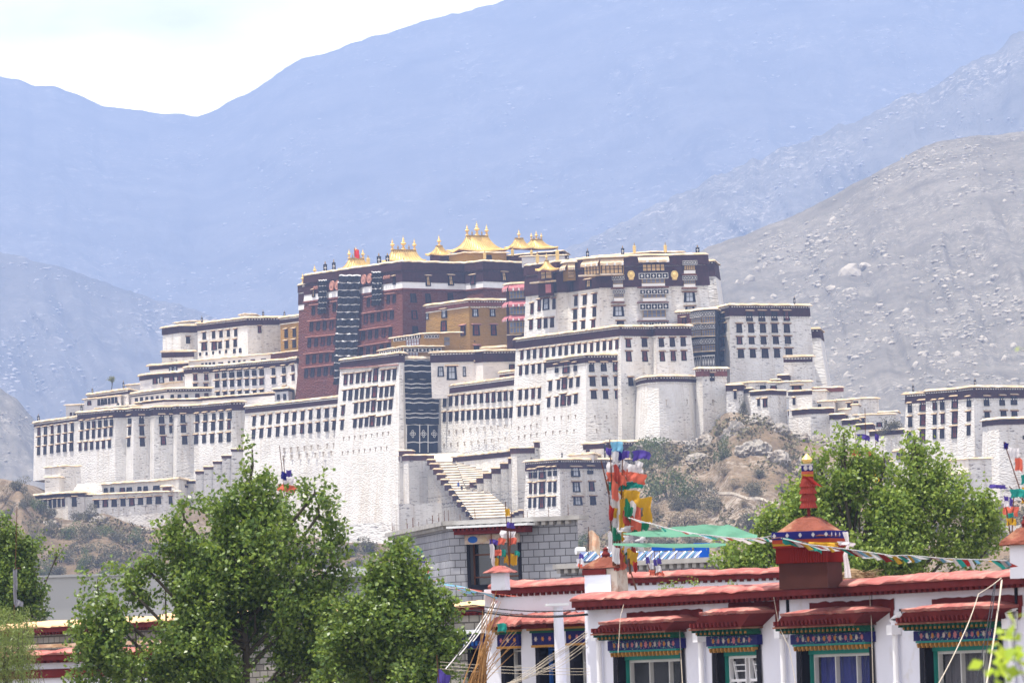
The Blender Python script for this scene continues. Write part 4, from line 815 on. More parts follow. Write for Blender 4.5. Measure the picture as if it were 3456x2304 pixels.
def interp(tab, u): return np.interp(u, [a for a, b in tab], [b for a, b in tab])
def gridmesh(name, P, mats, smooth=True, uv=None):
    ny, nx = P.shape[:2]; me = bpy.data.meshes.new(name)
    idx = np.arange(ny * nx).reshape(ny, nx); q = np.stack([idx[:-1, :-1], idx[:-1, 1:], idx[1:, 1:], idx[1:, :-1]], -1).reshape(-1, 4)
    me.vertices.add(ny * nx); me.vertices.foreach_set('co', P.reshape(-1).astype(np.float32))
    me.loops.add(q.size); me.loops.foreach_set('vertex_index', q.reshape(-1).astype(np.int32))
    me.polygons.add(len(q)); me.polygons.foreach_set('loop_start', np.arange(0, q.size, 4, dtype=np.int32))
    me.polygons.foreach_set('use_smooth', np.full(len(q), smooth)); me.update(calc_edges=True); me.validate()
    for m in mats: me.materials.append(m)
    o = bpy.data.objects.new(name, me); COL.objects.link(o); return o
RV = np.array(RIGHT), np.array(UP), np.array(cf_)
def at_np(u, v, y):
    u, v, y = np.broadcast_arrays(np.asarray(u, float), np.asarray(v, float), np.asarray(y, float))
    d = ((u - U0) / FPX)[..., None] * RV[0] + ((V0 - v) / FPX)[..., None] * RV[1] + RV[2]
    return d * (y / d[..., 1])[..., None]

# ---------------------------------------------------------------- mountains: slopes that climb from a foot to a ridge, then fall behind
def rockmat(name, col, rock, scrub, vs, lo=.55, tint=.5):
    m = bpy.data.materials.new(name); m.use_nodes = True; t = m.node_tree; N = t.nodes; L = t.links
    b = N['Principled BSDF']; b.inputs['Roughness'].default_value = .95; b.inputs['Specular IOR Level'].default_value = .05
    tc = N.new('ShaderNodeTexCoord')
    def nz(s, det=6, rough=.6, sc=(1, 1, 1)):
        mp = N.new('ShaderNodeMapping'); mp.inputs['Scale'].default_value = sc; L.new(tc.outputs['Object'], mp.inputs[0])
        n = N.new('ShaderNodeTexNoise'); n.inputs['Scale'].default_value = s; n.inputs['Detail'].default_value = det; n.inputs['Roughness'].default_value = rough; L.new(mp.outputs[0], n.inputs['Vector']); return n.outputs[0]
    def rp(x, a, c, c0=(0, 0, 0, 1), c1=(1, 1, 1, 1)):
        r = N.new('ShaderNodeValToRGB'); r.color_ramp.elements[0].position = a; r.color_ramp.elements[1].position = c; r.color_ramp.elements[0].color = c0; r.color_ramp.elements[1].color = c1; L.new(x, r.inputs[0]); return r.outputs[0]
    def mx(f, a, c, mode='MIX'):
        x = N.new('ShaderNodeMixRGB'); x.blend_type = mode
        if isinstance(f, float): x.inputs[0].default_value = f
        else: L.new(f, x.inputs[0])
        L.new(a, x.inputs[1])
        if isinstance(c, tuple): x.inputs[2].default_value = c
        else: L.new(c, x.inputs[2])
        return x.outputs[0]
    c = rp(nz(vs * .12, 8, .65), .35, .65, lin([k * .75 for k in col]), lin([k * 1.25 for k in col]))
    c = mx(rp(nz(vs * 1.3, 4, .7), .56, .62), c, lin(scrub))
    reg = rp(nz(vs * .05, 5, .6), .42, .62)
    vo = N.new('ShaderNodeTexVoronoi'); vo.inputs['Scale'].default_value = vs; L.new(tc.outputs['Object'], vo.inputs['Vector'])
    sp = rp(nz(vs * .9, 5, .75), lo, lo + .04)
    mul = mx(1.0, sp, reg, 'MULTIPLY'); c = mx(mul, c, lin(rock))
    L.new(c, b.inputs['Base Color'])
    bp = N.new('ShaderNodeBump'); bp.inputs['Strength'].default_value = .8; bp.inputs['Distance'].default_value = 1.2 / vs * .25
    L.new(nz(vs * .7, 8, .7), bp.inputs['Height']); L.new(bp.outputs[0], b.inputs['Normal'])
    MT[name] = m; return m
rockmat('far_rock', (.115, .105, .095), (.26, .24, .22), (.085, .08, .07), .06, .57)
rockmat('mid_rock', (.13, .12, .105), (.34, .31, .27), (.09, .085, .07), .11, .54)
rockmat('hill_rock', (.148, .132, .110), (.28, .255, .22), (.085, .085, .065), .30, .54)
rockmat('scrub_ground', (.150, .108, .068), (.28, .235, .19), (.05, .046, .028), .8, .50)
class Range:
    def __init__(s, name, ridge, y0, y1, vfoot, mt, amp, fr, seed, nu=420, ns=130, ufrom=-700, uto=4200, jag=10, kind='structure'):
        s.ridge, s.y0, s.y1, s.vfoot, s.amp, s.fr, s.seed, s.jag = ridge, y0, y1, vfoot, amp, fr, seed, jag
        s.ufrom, s.uto = ufrom, uto
        u = np.linspace(ufrom, uto, nu)[None, :]; t = np.linspace(0, 1, ns)[:, None]
        P = s.surf(u, t)
        back = P[-1][None] + np.array([0, 1, -.55])[None, None] * (np.array([.03, .12, .4])[:, None, None] * (y1 - y0) * 1.2)
        o = gridmesh(name, np.concatenate([P, back], 0), [MT[mt]]); tag(o, kind=kind); s.o = o
    def surf(s, u, t):
        """world point of column u at height fraction t (0 foot, 1 ridge)"""
        u, t = np.broadcast_arrays(np.asarray(u, float), np.asarray(t, float))
        vr = interp(s.ridge, u) + s.jag * fbm(u / 60, u * 0, s.seed + 50, 5, .6)
        v = s.vfoot + (vr - s.vfoot) * t
        y = s.y0 + (s.y1 - s.y0) * t
        w = np.minimum(1, 4 * (1 - t) + .15) * np.minimum(1, t * 6)
        gully = 1 - 2 * np.abs(fbm(u / s.fr + .6 * t * 3, t * 3.0 + u / s.fr * .5, s.seed, 5, .55))
        y = y + s.amp * w * (gully - .5 + .3 * fbm(u / 90 + t * 4, t * 8 - u / 200, s.seed + 9, 5))
        return at_np(u, v, y)
FAR = Range('far_mountain', [(-700, 120), (-300, 190), (0, 255), (60, 272), (110, 290), (180, 293), (260, 318), (330, 352), (460, 375), (560, 384), (665, 392), (740, 362), (800, 335), (880, 290), (940, 245), (1020, 195), (1085, 188), (1180, 150), (1250, 128), (1350, 95), (1430, 70), (1550, 44), (1650, 20), (1720, -5), (2000, -120), (2400, -260), (3000, -330), (4200, -300)],
            8500, 13500, 1700, 'far_rock', 120, 420, 3, ns=170, jag=9)
MID = Range('mountain_spur', [(1000, 1300), (1500, 1050), (1850, 870), (2050, 780), (2300, 650), (2600, 520), (2900, 400), (3150, 290), (3456, 110), (4200, -150)], 6400, 8300, 1700, 'mid_rock', 130, 260, 11, nu=300, ns=110, ufrom=1000, jag=26)
LEFT = Range('mountain_foot', [(-700, 680), (0, 850), (200, 905), (450, 985), (700, 1060), (950, 1160), (1300, 1400), (1400, 1500)], 6900, 8400, 1750, 'far_rock', 90, 200, 21, nu=220, ns=90, ufrom=-700, uto=1400, jag=14)
NEAR = Range('boulder_hill', [(1200, 1500), (1900, 1080), (2150, 930), (2400, 832), (2560, 775), (2750, 695), (2900, 610), (3030, 545), (3120, 490), (3250, 462), (3456, 446), (3800, 400), (4200, 380)], 2300, 3700, 1800, 'hill_rock', 45, 170, 33, nu=420, ns=160, ufrom=1200, jag=7)
LOWL = Range('left_foothill', [(-700, 1150), (-100, 1290), (0, 1312), (60, 1350), (110, 1410), (200, 1520), (500, 1700)], 3600, 4000, 1800, 'hill_rock', 30, 100, 41, nu=120, ns=50, ufrom=-700, uto=500, jag=10)
# ---- boulders
def rock_arrays(seed, sub=2):
    import bmesh
    bm = bmesh.new(); bmesh.ops.create_icosphere(bm, subdivisions=sub, radius=1.0)
    r = random.Random(seed); ph = [r.uniform(0, 9) for _ in range(6)]
    for v in bm.verts:
        c = v.co; k = 1 + .18 * math.sin(c.x * 2.3 + ph[0]) + .16 * math.sin(c.y * 2.9 + ph[1]) + .14 * math.sin(c.z * 3.7 + ph[2]) + r.uniform(-.13, .13)
        v.co = Vector((c.x * k * (1 + .3 * math.sin(ph[3])), c.y * k, c.z * k * .9))
    V = np.array([tuple(v.co) for v in bm.verts]); Fc = np.array([[v.index for v in f.verts] for f in bm.faces]); bm.free(); return V, Fc
ROCKS = [rock_arrays(i, 2) for i in range(5)]; ROCKS1 = [rock_arrays(i + 9, 1) for i in range(5)]
mat('far_boulder', (.36, .335, .31), .95); mat('boulder', (.37, .33, .275), .95, var=.25, vs=.6, bump=.6, bs=.5, bdist=.5, scale3=(1, 1, 1))
def rotz_rand():
    a, b, c = NR.uniform(0, 6.28, 3); return np.array(Matrix.Rotation(a, 3, 'Z') @ Matrix.Rotation(b * .1, 3, 'X'))
def scatter(name, rng, n, u0, u1, t0, t1, smin, smax, mt, seed, dens=.0, label_kind='stuff'):
    r = np.random.default_rng(seed); Vs, Fs, k, tot = [], [], 0, 0
    while k < n:
        tot += 1
        u = r.uniform(u0, u1); t = r.uniform(t0, t1)
        if fbm(u / 130, t * 9, seed, 4) * .9 + r.uniform(-.25, .25) < dens: continue
        p = rng.surf(u, t); s = smin + (smax - smin) * r.random() ** 4
        V, F = ROCKS1[k % 5]; V = V @ rotz_rand().T * s * np.array([1, 1, r.uniform(.6, 1)])
        Vs.append(V + p + np.array([0, s * .35, 0])); Fs.append(F + k * len(V)); k += 1
    V = np.concatenate(Vs); F = np.concatenate(Fs); me = bpy.data.meshes.new(name)
    me.vertices.add(len(V)); me.vertices.foreach_set('co', V.reshape(-1).astype(np.float32)); me.loops.add(F.size); me.loops.foreach_set('vertex_index', F.reshape(-1).astype(np.int32))
    me.polygons.add(len(F)); me.polygons.foreach_set('loop_start', np.arange(0, F.size, 3, dtype=np.int32)); me.update(calc_edges=True); me.materials.append(MT[mt])
    o = bpy.data.objects.new(name, me); COL.objects.link(o); tag(o, kind='stuff'); return o
scatter('scree', NEAR, 4600, 2350, 3500, .05, .99, .3, 2.0, 'boulder', 5, .12)
scatter('distant_scree', MID, 4200, 1800, 3500, .15, .99, .8, 4.0, 'far_boulder', 6, .06)
scatter('far_scree', FAR, 3200, 300, 3500, .2, .95, 1.3, 5.0, 'far_boulder', 8, .12)
scatter('left_scree', LEFT, 2600, -50, 1200, .2, .99, .9, 4.0, 'far_boulder', 7, .05)
scatter('foothill_scree', LOWL, 350, 0, 300, .2, .98, .5, 1.4, 'boulder', 9, .0)
rock_me = []
for V, F in ROCKS:
    me = bpy.data.meshes.new('boulder'); me.from_pydata(V.tolist(), [], F.tolist()); me.materials.append(MT['boulder']); me.update(); rock_me.append(me)
def put_rock(u, v, size, label, group=None):
    """boulder resting on the near hill where the picture shows it"""
    lo, hi = 0.0, 1.0
    for _ in range(30):
        t = (lo + hi) / 2; q = Vector(NEAR.surf(u, t)); 
        if proj(q)[1] > v: lo = t
        else: hi = t
    s = size * mpp(q.y) / 2
    o = bpy.data.objects.new('boulder', random.choice(rock_me)); COL.objects.link(o)
    o.location = q + Vector((0, .25 * s, 0)); o.scale = (s, s, s * random.uniform(.75, 1.1)); o.rotation_euler = (random.uniform(-.3, .3), 0, random.uniform(0, 6))
    tag(o, label, 'boulder', group)
put_rock(2866, 925, 66, 'largest round grey boulder standing out on the right hillside'); put_rock(2920, 905, 42, 'pale blocky boulder leaning against the largest boulder'); put_rock(2806, 980, 36, 'flat sunlit boulder just below the largest boulder')
put_rock(2528, 950, 36, 'big white boulder on the slope right of the upper white palace'); put_rock(2490, 955, 24, 'upright pale boulder left of the big white boulder'); put_rock(2872, 990, 30, 'low tan boulder under the largest boulder')
lab_ = 'one of the pale weathered boulders scattered over the right hillside'
for u_, v_, s_ in ((2612, 1005, 28), (2555, 915, 22), (2585, 900, 22), (2625, 875, 24), (2640, 925, 24), (2695, 893, 26), (2765, 820, 30), (2790, 815, 26), (2805, 760, 30), (2810, 745, 24), (2740, 820, 20), (2760, 1020, 22),
                   (3150, 515, 20), (3120, 560, 20), (3140, 570, 16), (3165, 540, 14), (3130, 530, 14), (3175, 560, 14), (3105, 545, 14), (3080, 560, 16), (3190, 520, 12), (3100, 600, 14), (3410, 610, 16), (3240, 665, 18), (3155, 760, 14),
                   (3300, 870, 16), (3320, 880, 18), (3240, 925, 24), (3280, 935, 22), (3360, 940, 28), (3340, 960, 22), (3170, 1055, 28), (3190, 1050, 22), (3060, 1055, 30), (3080, 1075, 20), (3275, 1080, 18), (3320, 1150, 34), (3350, 1170, 28), (3180, 1225, 34), (3230, 1200, 28), (3200, 1260, 22), (3090, 1235, 26),
                   (2930, 1190, 20), (2890, 1210, 26), (2810, 1230, 26), (2830, 1150, 20), (2925, 1150, 22), (2990, 1150, 26), (3010, 1160, 20), (2860, 1270, 28), (3120, 1200, 18), (3420, 1170, 24), (3390, 1215, 24), (3400, 980, 20), (3430, 1010, 18), (2540, 1010, 18), (2680, 960, 14), (2950, 820, 14), (2840, 870, 14),
                   (3045, 500, 12), (3060, 505, 10), (3200, 600, 12), (3390, 680, 16), (3370, 560, 12), (2960, 1030, 14), (3000, 985, 14), (3100, 1130, 16), (3210, 1130, 18), (3260, 1020, 14), (2770, 1120, 18), (2760, 1170, 16), (2905, 1085, 16)):
    put_rock(u_, v_, s_, lab_, 'boulders scattered over the right hillside')

# ---------------------------------------------------------------- the ground and the palace rock
GZ = -5.2
m_ = MB(); m_.face([(-4100, -39, GZ), (4100, -39, GZ), (4100, 16400, GZ), (-4100, 16400, GZ)]); mat('town_ground', (.15, .13, .11), .95, var=.2, vs=.05)
tag(m_.build('ground', MT['town_ground']), kind='structure')
# base line of the rock: (u, v of the foot of the buildings, distance there)
BASE = [(-400, 1640, 1475), (0, 1612, 1470), (60, 1640, 1415), (130, 1740, 1418), (250, 1762, 1420), (330, 1725, 1420), (420, 1765, 1422), (540, 1790, 1425), (620, 1700, 1420), (760, 1770, 1412), (900, 1800, 1398), (1040, 1812, 1378), (1300, 1835, 1362),
        (1700, 1850, 1320), (2000, 1840, 1275), (2100, 1760, 1278), (2130, 1560, 1300), (2180, 1510, 1306), (2300, 1500, 1308), (2400, 1478, 1312), (2440, 1380, 1312), (2520, 1400, 1306), (2580, 1410, 1304), (2650, 1450, 1302), (2740, 1480, 1298), (2860, 1500, 1288), (2960, 1560, 1276), (3100, 1690, 1250), (3250, 1700, 1225), (3456, 1690, 1215), (3900, 1700, 1210)]
bu, bv, by = [np.array(a) for a in zip(*BASE)]
_du = np.arange(-600, 4100, 8.0); _k = np.exp(-np.linspace(-2, 2, 17) ** 2); _k /= _k.sum()
bv = np.convolve(np.pad(np.interp(_du, bu, bv), 8, 'edge'), _k, 'valid'); by = np.convolve(np.pad(np.interp(_du, bu, by), 8, 'edge'), _k, 'valid'); bu = _du
def hill_pt(u, t):
    """t: 0 foot of the rock, 1 building line, >1 under the buildings"""
    u, t = np.broadcast_arrays(np.asarray(u, float), np.asarray(t, float))
    vb = np.interp(u, bu, bv); yb = np.interp(u, bu, by)
    top = at_np(u, vb, yb); yf = yb - 190
    foot = at_np(u, vb, yf); foot[..., 2] = GZ - 1
    tt = np.clip(t, 0, 1); prof = tt ** .75
    P = np.empty(u.shape + (3,))
    yy = yf + (yb - yf) * tt
    P[..., 0] = top[..., 0] * yy / yb; P[..., 1] = yy; P[..., 2] = foot[..., 2] + (top[..., 2] - foot[..., 2]) * prof
    w = np.sin(np.pi * np.clip(t, 0, 1)) ** .6
    rough = (1 - 2 * np.abs(fbm(P[..., 0] / 16, P[..., 2] / 22, 77, 5, .55))) * 5 + 3.0 * fbm(P[..., 0] / 4, P[..., 2] / 4, 78, 4, .6)
    crag = np.clip((u - 2380) / 150, 0, 1) * np.clip((2950 - u) / 200, 0, 1) * np.clip((t - .45) / .2, 0, 1)
    P[..., 1] -= w * (rough - 2) + crag * w * (5 * np.abs(fbm(P[..., 0] / 7, P[..., 2] / 18, 79, 4)) + 2.0 * fbm(P[..., 0] / 1.8, P[..., 2] / 3, 80, 3))
    e = np.clip(t - 1, 0, None)
    P[..., 1] += e * 320; P[..., 2] += np.where(e > 0, np.minimum(e * 10, 1.5) - np.clip(e - .7, 0, None) * 240, 0)
    return P
ts_ = np.concatenate([np.linspace(0, 1, 150), [1.02, 1.05, 1.3, 1.7, 2.0, 2.4]])
o_ = gridmesh('palace_hill', hill_pt(np.linspace(-380, 3880, 900)[None, :], ts_[:, None]), [MT['scrub_ground']], smooth=False); tag(o_, kind='structure')
def hill_at(u, v):
    lo, hi = 0.0, 1.0
    for _ in range(26):
        t = (lo + hi) / 2; q = Vector(hill_pt(u, t))
        if proj(q)[1] > v: lo = t
        else: hi = t
    return q
# narrow footpath across the slope
mat('path_dust', (.5, .44, .36), .95)
m_ = MB(); prev = None
for i in range(25):
    u = 2300 + (2620 - 2300) * i / 24; v = 1643 + 60 * (i / 24) + 4 * math.sin(i * .9); q = hill_at(u, v); a, b = q + Vector((0, -.9, .1)), q + Vector((0, -.6, .55))
    if prev: m_.face((prev[0], a, b, prev[1]))
    prev = (a, b)
tag(m_.build('footpath', MT['path_dust']), kind='structure')
# whitewashed rock outcrops at the foot of the walls
mat('washed_rock', (.34, .31, .27), .95, var=.25, vs=.8, bump=.9, bs=.9, bdist=.5, col2=(.20, .165, .13), c2lo=.44, c2hi=.6, c2s=.5)
def crag_mesh(seed):
    V, F = rock_arrays(seed, 4); x, y, z = V.T
    d = 1 + .25 * fbm(x * 1.6 + z * 1.3, y * 1.6 + z, seed, 5, .65) + .12 * fbm(x * 6, z * 6 + y * 4, seed + 1, 3)
    V = V * d[:, None]; me = bpy.data.meshes.new('rock_outcrop'); me.from_pydata(V.tolist(), [], F.tolist()); me.materials.append(MT['washed_rock']); me.update(); return me
CRAG = [crag_mesh(100 + i) for i in range(4)]
for i, (u, v, w, h_) in enumerate(((2185, 1510, 110, 50), (2330, 1520, 90, 60), (2390, 1500, 70, 70), (2350, 1560, 80, 60), (2290, 1490, 90, 30), (2480, 1470, 60, 90), (2560, 1430, 90, 60), (2620, 1460, 70, 60), (2700, 1490, 70, 60), (2760, 1500, 80, 60), (2820, 1520, 70, 60), (2530, 1530, 110, 80), (2620, 1560, 90, 80), (2720, 1580, 90, 80),
                               (3080, 1680, 90, 50), (3380, 1730, 120, 70), (3430, 1810, 100, 80), (3300, 1800, 100, 70), (160, 1770, 70, 30), (500, 1800, 60, 36), (330, 1760, 60, 40), (2850, 1600, 90, 70), (3000, 1650, 90, 50))):
    q = hill_at(u, v); k = mpp(q.y) / 2; o = bpy.data.objects.new('rock_outcrop', CRAG[i % 4]); COL.objects.link(o); o.location = q + Vector((0, 2, 0)); o.scale = (w * k, w * k * .8, h_ * k * 1.2); o.rotation_euler = (0, 0, i * 1.3)
    tag(o, 'one of the whitewashed rock outcrops below the palace walls', 'rock', 'rock outcrops below the palace walls')
# ---- bushes on the rock
def leafmat(name, c1, c2, rough=.6, trans=.25, spec=.3, vs=.9):
    m = bpy.data.materials.new(name); m.use_nodes = True; t = m.node_tree; N = t.nodes; L = t.links
    b = N['Principled BSDF']; b.inputs['Roughness'].default_value = rough; b.inputs['Specular IOR Level'].default_value = spec
    geo = N.new('ShaderNodeNewGeometry'); r = N.new('ShaderNodeValToRGB'); r.color_ramp.elements[0].color = lin(c1); r.color_ramp.elements[1].color = lin(c2)
    L.new(geo.outputs['Random Per Island'], r.inputs[0]); L.new(r.outputs[0], b.inputs['Base Color'])
    tr = N.new('ShaderNodeBsdfTranslucent'); hs = N.new('ShaderNodeHueSaturation'); hs.inputs['Value'].default_value = 1.6; hs.inputs['Hue'].default_value = .48; L.new(r.outputs[0], hs.inputs['Color']); L.new(hs.outputs[0], tr.inputs[0])
    mx = N.new('ShaderNodeMixShader'); mx.inputs[0].default_value = trans; L.new(b.outputs[0], mx.inputs[1]); L.new(tr.outputs[0], mx.inputs[2]); L.new(mx.outputs[0], N['Material Output'].inputs[0])
    MT[name] = m; return m
leafmat('bush_green', (.055, .08, .022), (.13, .16, .05), .8, .15); leafmat('bush_grey', (.08, .08, .045), (.16, .145, .09), .9, .1); leafmat('bush_dry', (.17, .14, .085), (.30, .24, .15), .9, .1)
mat('bark', (.075, .065, .05), .95, var=.3, vs=3)
def leaf_mesh(name, C, size, mt, seed, up=.4, shape='leaf', aspect=.62):
    """one pointed leaf per centre C (n x 3); each leaf is a folded four-corner blade"""
    r = np.random.default_rng(seed); n = len(C)
    d = r.normal(size=(n, 3)); d[:, 2] = d[:, 2] * .8 - up; d /= np.linalg.norm(d, axis=1)[:, None]
    w = np.cross(d, r.normal(size=(n, 3))); w /= np.linalg.norm(w, axis=1)[:, None] + 1e-9
    s = size * r.uniform(.65, 1.2, n)[:, None]; nn = np.cross(d, w)
    V = np.stack([C, C + d * s * .45 + w * s * aspect * .5 + nn * s * .08, C + d * s, C + d * s * .45 - w * s * aspect * .5 + nn * s * .08], 1).reshape(-1, 3)
    me = bpy.data.meshes.new(name); me.vertices.add(n * 4); me.vertices.foreach_set('co', V.reshape(-1).astype(np.float32)); me.loops.add(n * 4); me.loops.foreach_set('vertex_index', np.arange(n * 4, dtype=np.int32))
    me.polygons.add(n); me.polygons.foreach_set('loop_start', np.arange(0, n * 4, 4, dtype=np.int32)); me.update(calc_edges=True); me.materials.append(MT[mt]); return me
def blob_points(n, seed, lobes=7, flat=.8):
    r = np.random.default_rng(seed); L_ = [(r.normal(size=3) * np.array([.42, .42, .28]) + np.array([0, 0, .35]), r.uniform(.3, .55)) for _ in range(lobes)]
    out = []
    for c, rad in L_:
        k = int(n / lobes); p = r.normal(size=(k, 3)); p /= np.linalg.norm(p, axis=1)[:, None]; p *= rad * (r.uniform(.25, 1.0, k) ** .5)[:, None]; out.append(p * np.array([1, 1, flat]) + c)
    return np.concatenate(out)
BUSH = {}
for k_ in ('bush_green', 'bush_grey', 'bush_dry'):
    BUSH[k_] = [leaf_mesh('leaves', blob_points(1500, 30 + i + hash(k_) % 1, 8), .11, k_, i, 0) for i in range(3)]
m_ = MB()
for i in range(6): a = i * 1.05; m_.chain([(0, 0, -.3), (.15 * math.cos(a), .15 * math.sin(a), .1), (.4 * math.cos(a), .4 * math.sin(a), .5)], .04, .012, 4)
BUSH_ST = m_.mesh('stems', [MT['bark']])
def bush(u, v, w, h_, kind, label, group=None, q=None):
    q = q or hill_at(u, v + h_ * .35); k = mpp(q.y); root = empty('shrub', q, label, 'shrub', group)
    a = random.uniform(0, 6); S = Matrix.Rotation(a, 4, 'Z') @ Matrix.Diagonal((w * k * .72, w * k * .72, h_ * k * 1.0, 1))
    for nm, me in (('leaves', random.choice(BUSH[kind])), ('stems', BUSH_ST)):
        o = bpy.data.objects.new(nm, me); COL.objects.link(o); o.parent = root; o.matrix_basis = S
bush(2250, 1640, 110, 110, 'bush_green', 'big dark green round bush on the slope right of the flag pole'); bush(2192, 1500, 85, 60, 'bush_green', 'green bush at the left foot of the round bastion'); bush(2435, 1530, 45, 60, 'bush_green', 'small bright green tree on the dry slope below the crag')
bush(2508, 1378, 28, 52, 'bush_grey', 'grey green shrub clinging between the hillside houses'); bush(2190, 1560, 60, 70, 'bush_green', 'dark green bush beside the tower behind the flag pole'); bush(2425, 1460, 26, 26, 'bush_green', 'small bright shrub under the angled tower')
bush(3010, 1430, 85, 40, 'bush_grey', 'silvery tree growing on the retaining wall top', q=at(3010, 1455, 1286)); bush(1990, 1790, 50, 50, 'bush_green', 'green bush at the foot of the lower palace house')
gr_ = 'grey scrub bushes dotted over the palace rock'
for i, (u, v, w, h_, kd) in enumerate([(2265, 1545, 80, 50, 'bush_grey'), (2380, 1640, 50, 45, 'bush_grey'), (2530, 1650, 70, 60, 'bush_grey'), (2340, 1690, 90, 70, 'bush_grey'), (2410, 1700, 90, 60, 'bush_grey'), (2300, 1750, 90, 60, 'bush_dry'), (2520, 1760, 80, 60, 'bush_grey'), (2590, 1730, 70, 50, 'bush_grey'), (2440, 1590, 50, 35, 'bush_dry'), (2240, 1840, 90, 50, 'bush_grey'), (2160, 1800, 80, 50, 'bush_dry'),
        (2280, 1700, 60, 60, 'bush_grey'), (2470, 1640, 40, 26, 'bush_dry'), (2560, 1600, 50, 34, 'bush_grey'), (2600, 1800, 70, 40, 'bush_green'), (2430, 1820, 60, 34, 'bush_dry'), (2340, 1830, 60, 36, 'bush_grey'), (2200, 1720, 50, 50, 'bush_dry'), (2500, 1700, 40, 30, 'bush_dry'), (2640, 1650, 60, 40, 'bush_grey'), (2680, 1720, 60, 40, 'bush_grey'), (2740, 1640, 50, 40, 'bush_dry'), (3150, 1780, 60, 40, 'bush_grey'), (3300, 1860, 80, 50, 'bush_grey'), (3400, 1900, 80, 50, 'bush_dry'),
        (60, 1640, 60, 40, 'bush_grey'), (120, 1620, 60, 50, 'bush_green'), (20, 1680, 60, 40, 'bush_dry'), (80, 1700, 50, 40, 'bush_grey'), (30, 1730, 60, 40, 'bush_grey'), (170, 1590, 50, 40, 'bush_grey'), (140, 1560, 24, 30, 'bush_grey'), (110, 1820, 60, 50, 'bush_grey'), (160, 1790, 50, 40, 'bush_grey'), (230, 1800, 60, 50, 'bush_green'), (300, 1800, 70, 60, 'bush_grey'), (270, 1850, 70, 50, 'bush_grey'), (350, 1790, 50, 40, 'bush_green'), (390, 1810, 60, 40, 'bush_grey'), (450, 1820, 60, 40, 'bush_green'),
        (200, 1880, 80, 50, 'bush_grey'), (330, 1890, 90, 60, 'bush_grey'), (270, 1910, 50, 60, 'bush_green'), (430, 1870, 60, 40, 'bush_dry'), (500, 1850, 70, 40, 'bush_grey'), (380, 1870, 50, 40, 'bush_grey'), (520, 1900, 60, 40, 'bush_grey'), (100, 1880, 60, 50, 'bush_grey'), (150, 1930, 60, 40, 'bush_green'), (190, 1930, 70, 50, 'bush_grey'), (360, 1940, 60, 50, 'bush_green'), (450, 1930, 60, 40, 'bush_grey'), (560, 1850, 50, 40, 'bush_green'), (270, 1720, 60, 26, 'bush_grey'), (300, 1740, 60, 40, 'bush_grey'),
        (1140, 1870, 60, 40, 'bush_grey'), (1180, 1860, 60, 50, 'bush_grey'), (1250, 1850, 70, 50, 'bush_grey'), (1200, 1900, 80, 40, 'bush_grey'), (1290, 1870, 60, 40, 'bush_dry'), (1100, 1900, 60, 40, 'bush_dry'), (1050, 1870, 60, 40, 'bush_grey'), (590, 1810, 50, 60, 'bush_green'), (650, 1830, 60, 50, 'bush_grey')]):
    bush(u, v, w, h_, kd, 'one of the grey and olive scrub bushes dotted over the palace rock', gr_)
leafmat('scrub_leaf', (.085, .078, .035), (.16, .135, .07), .9, .1)
# low scrub covering the slope, too dense to count
cc_ = []; rs_ = np.random.default_rng(44)
uu = rs_.uniform(-300, 3700, 14000); tt_ = rs_.uniform(.05, .98, 14000); PP = hill_pt(uu, tt_); keep = fbm(PP[:, 0] / 9, PP[:, 2] / 6, 55, 4) > .12; PP = PP[keep]
for q in range(7): cc_.append(PP + rs_.normal(size=PP.shape) * np.array([.8, .5, .5]) + np.array([0, -.9, .35]))
o_ = bpy.data.objects.new('scrub', leaf_mesh('scrub', np.concatenate(cc_), .75, 'scrub_leaf', 3, 0, aspect=.8)); COL.objects.link(o_); tag(o_, kind='stuff')
# bare little tree on the far left terrace
def limb_tree(m, p, d, L_, r, depth, rnd, tips):
    q = p + d * L_; m.chain([p, (p + q) / 2 + Vector((rnd.uniform(-.06, .06), rnd.uniform(-.06, .06), 0)) * L_, q], r, r * .6, 5)
    if depth == 0: tips.append(q); return
    for _ in range(3):
        nd = (d + Vector((rnd.uniform(-.8, .8), rnd.uniform(-.8, .8), rnd.uniform(-.1, .5)))).normalized(); limb_tree(m, q, nd, L_ * rnd.uniform(.6, .8), r * .55, depth - 1, rnd, tips)
u_, v_ = K('A', 985, 835); q_ = at(u_, v_, 1560); r_ = empty('terrace_tree', q_, 'small sparse tree standing behind the far left terrace house', 'tree'); m_ = MB(); tips = []
limb_tree(m_, q_, Vector((.1, 0, 1)), 1.15, .14, 4, random.Random(4), tips); m_.build('trunk', MT['bark'], r_)
leafmat('thin_leaf', (.10, .12, .03), (.2, .2, .06))
c_ = np.array([tuple(t - q_) for t in tips]); c_ = np.repeat(c_, 5, 0) + NR.normal(size=(len(c_) * 5, 3)) * .28; o_ = bpy.data.objects.new('crown', leaf_mesh('crown', c_, .28, 'thin_leaf', 5)); COL.objects.link(o_); o_.parent = r_
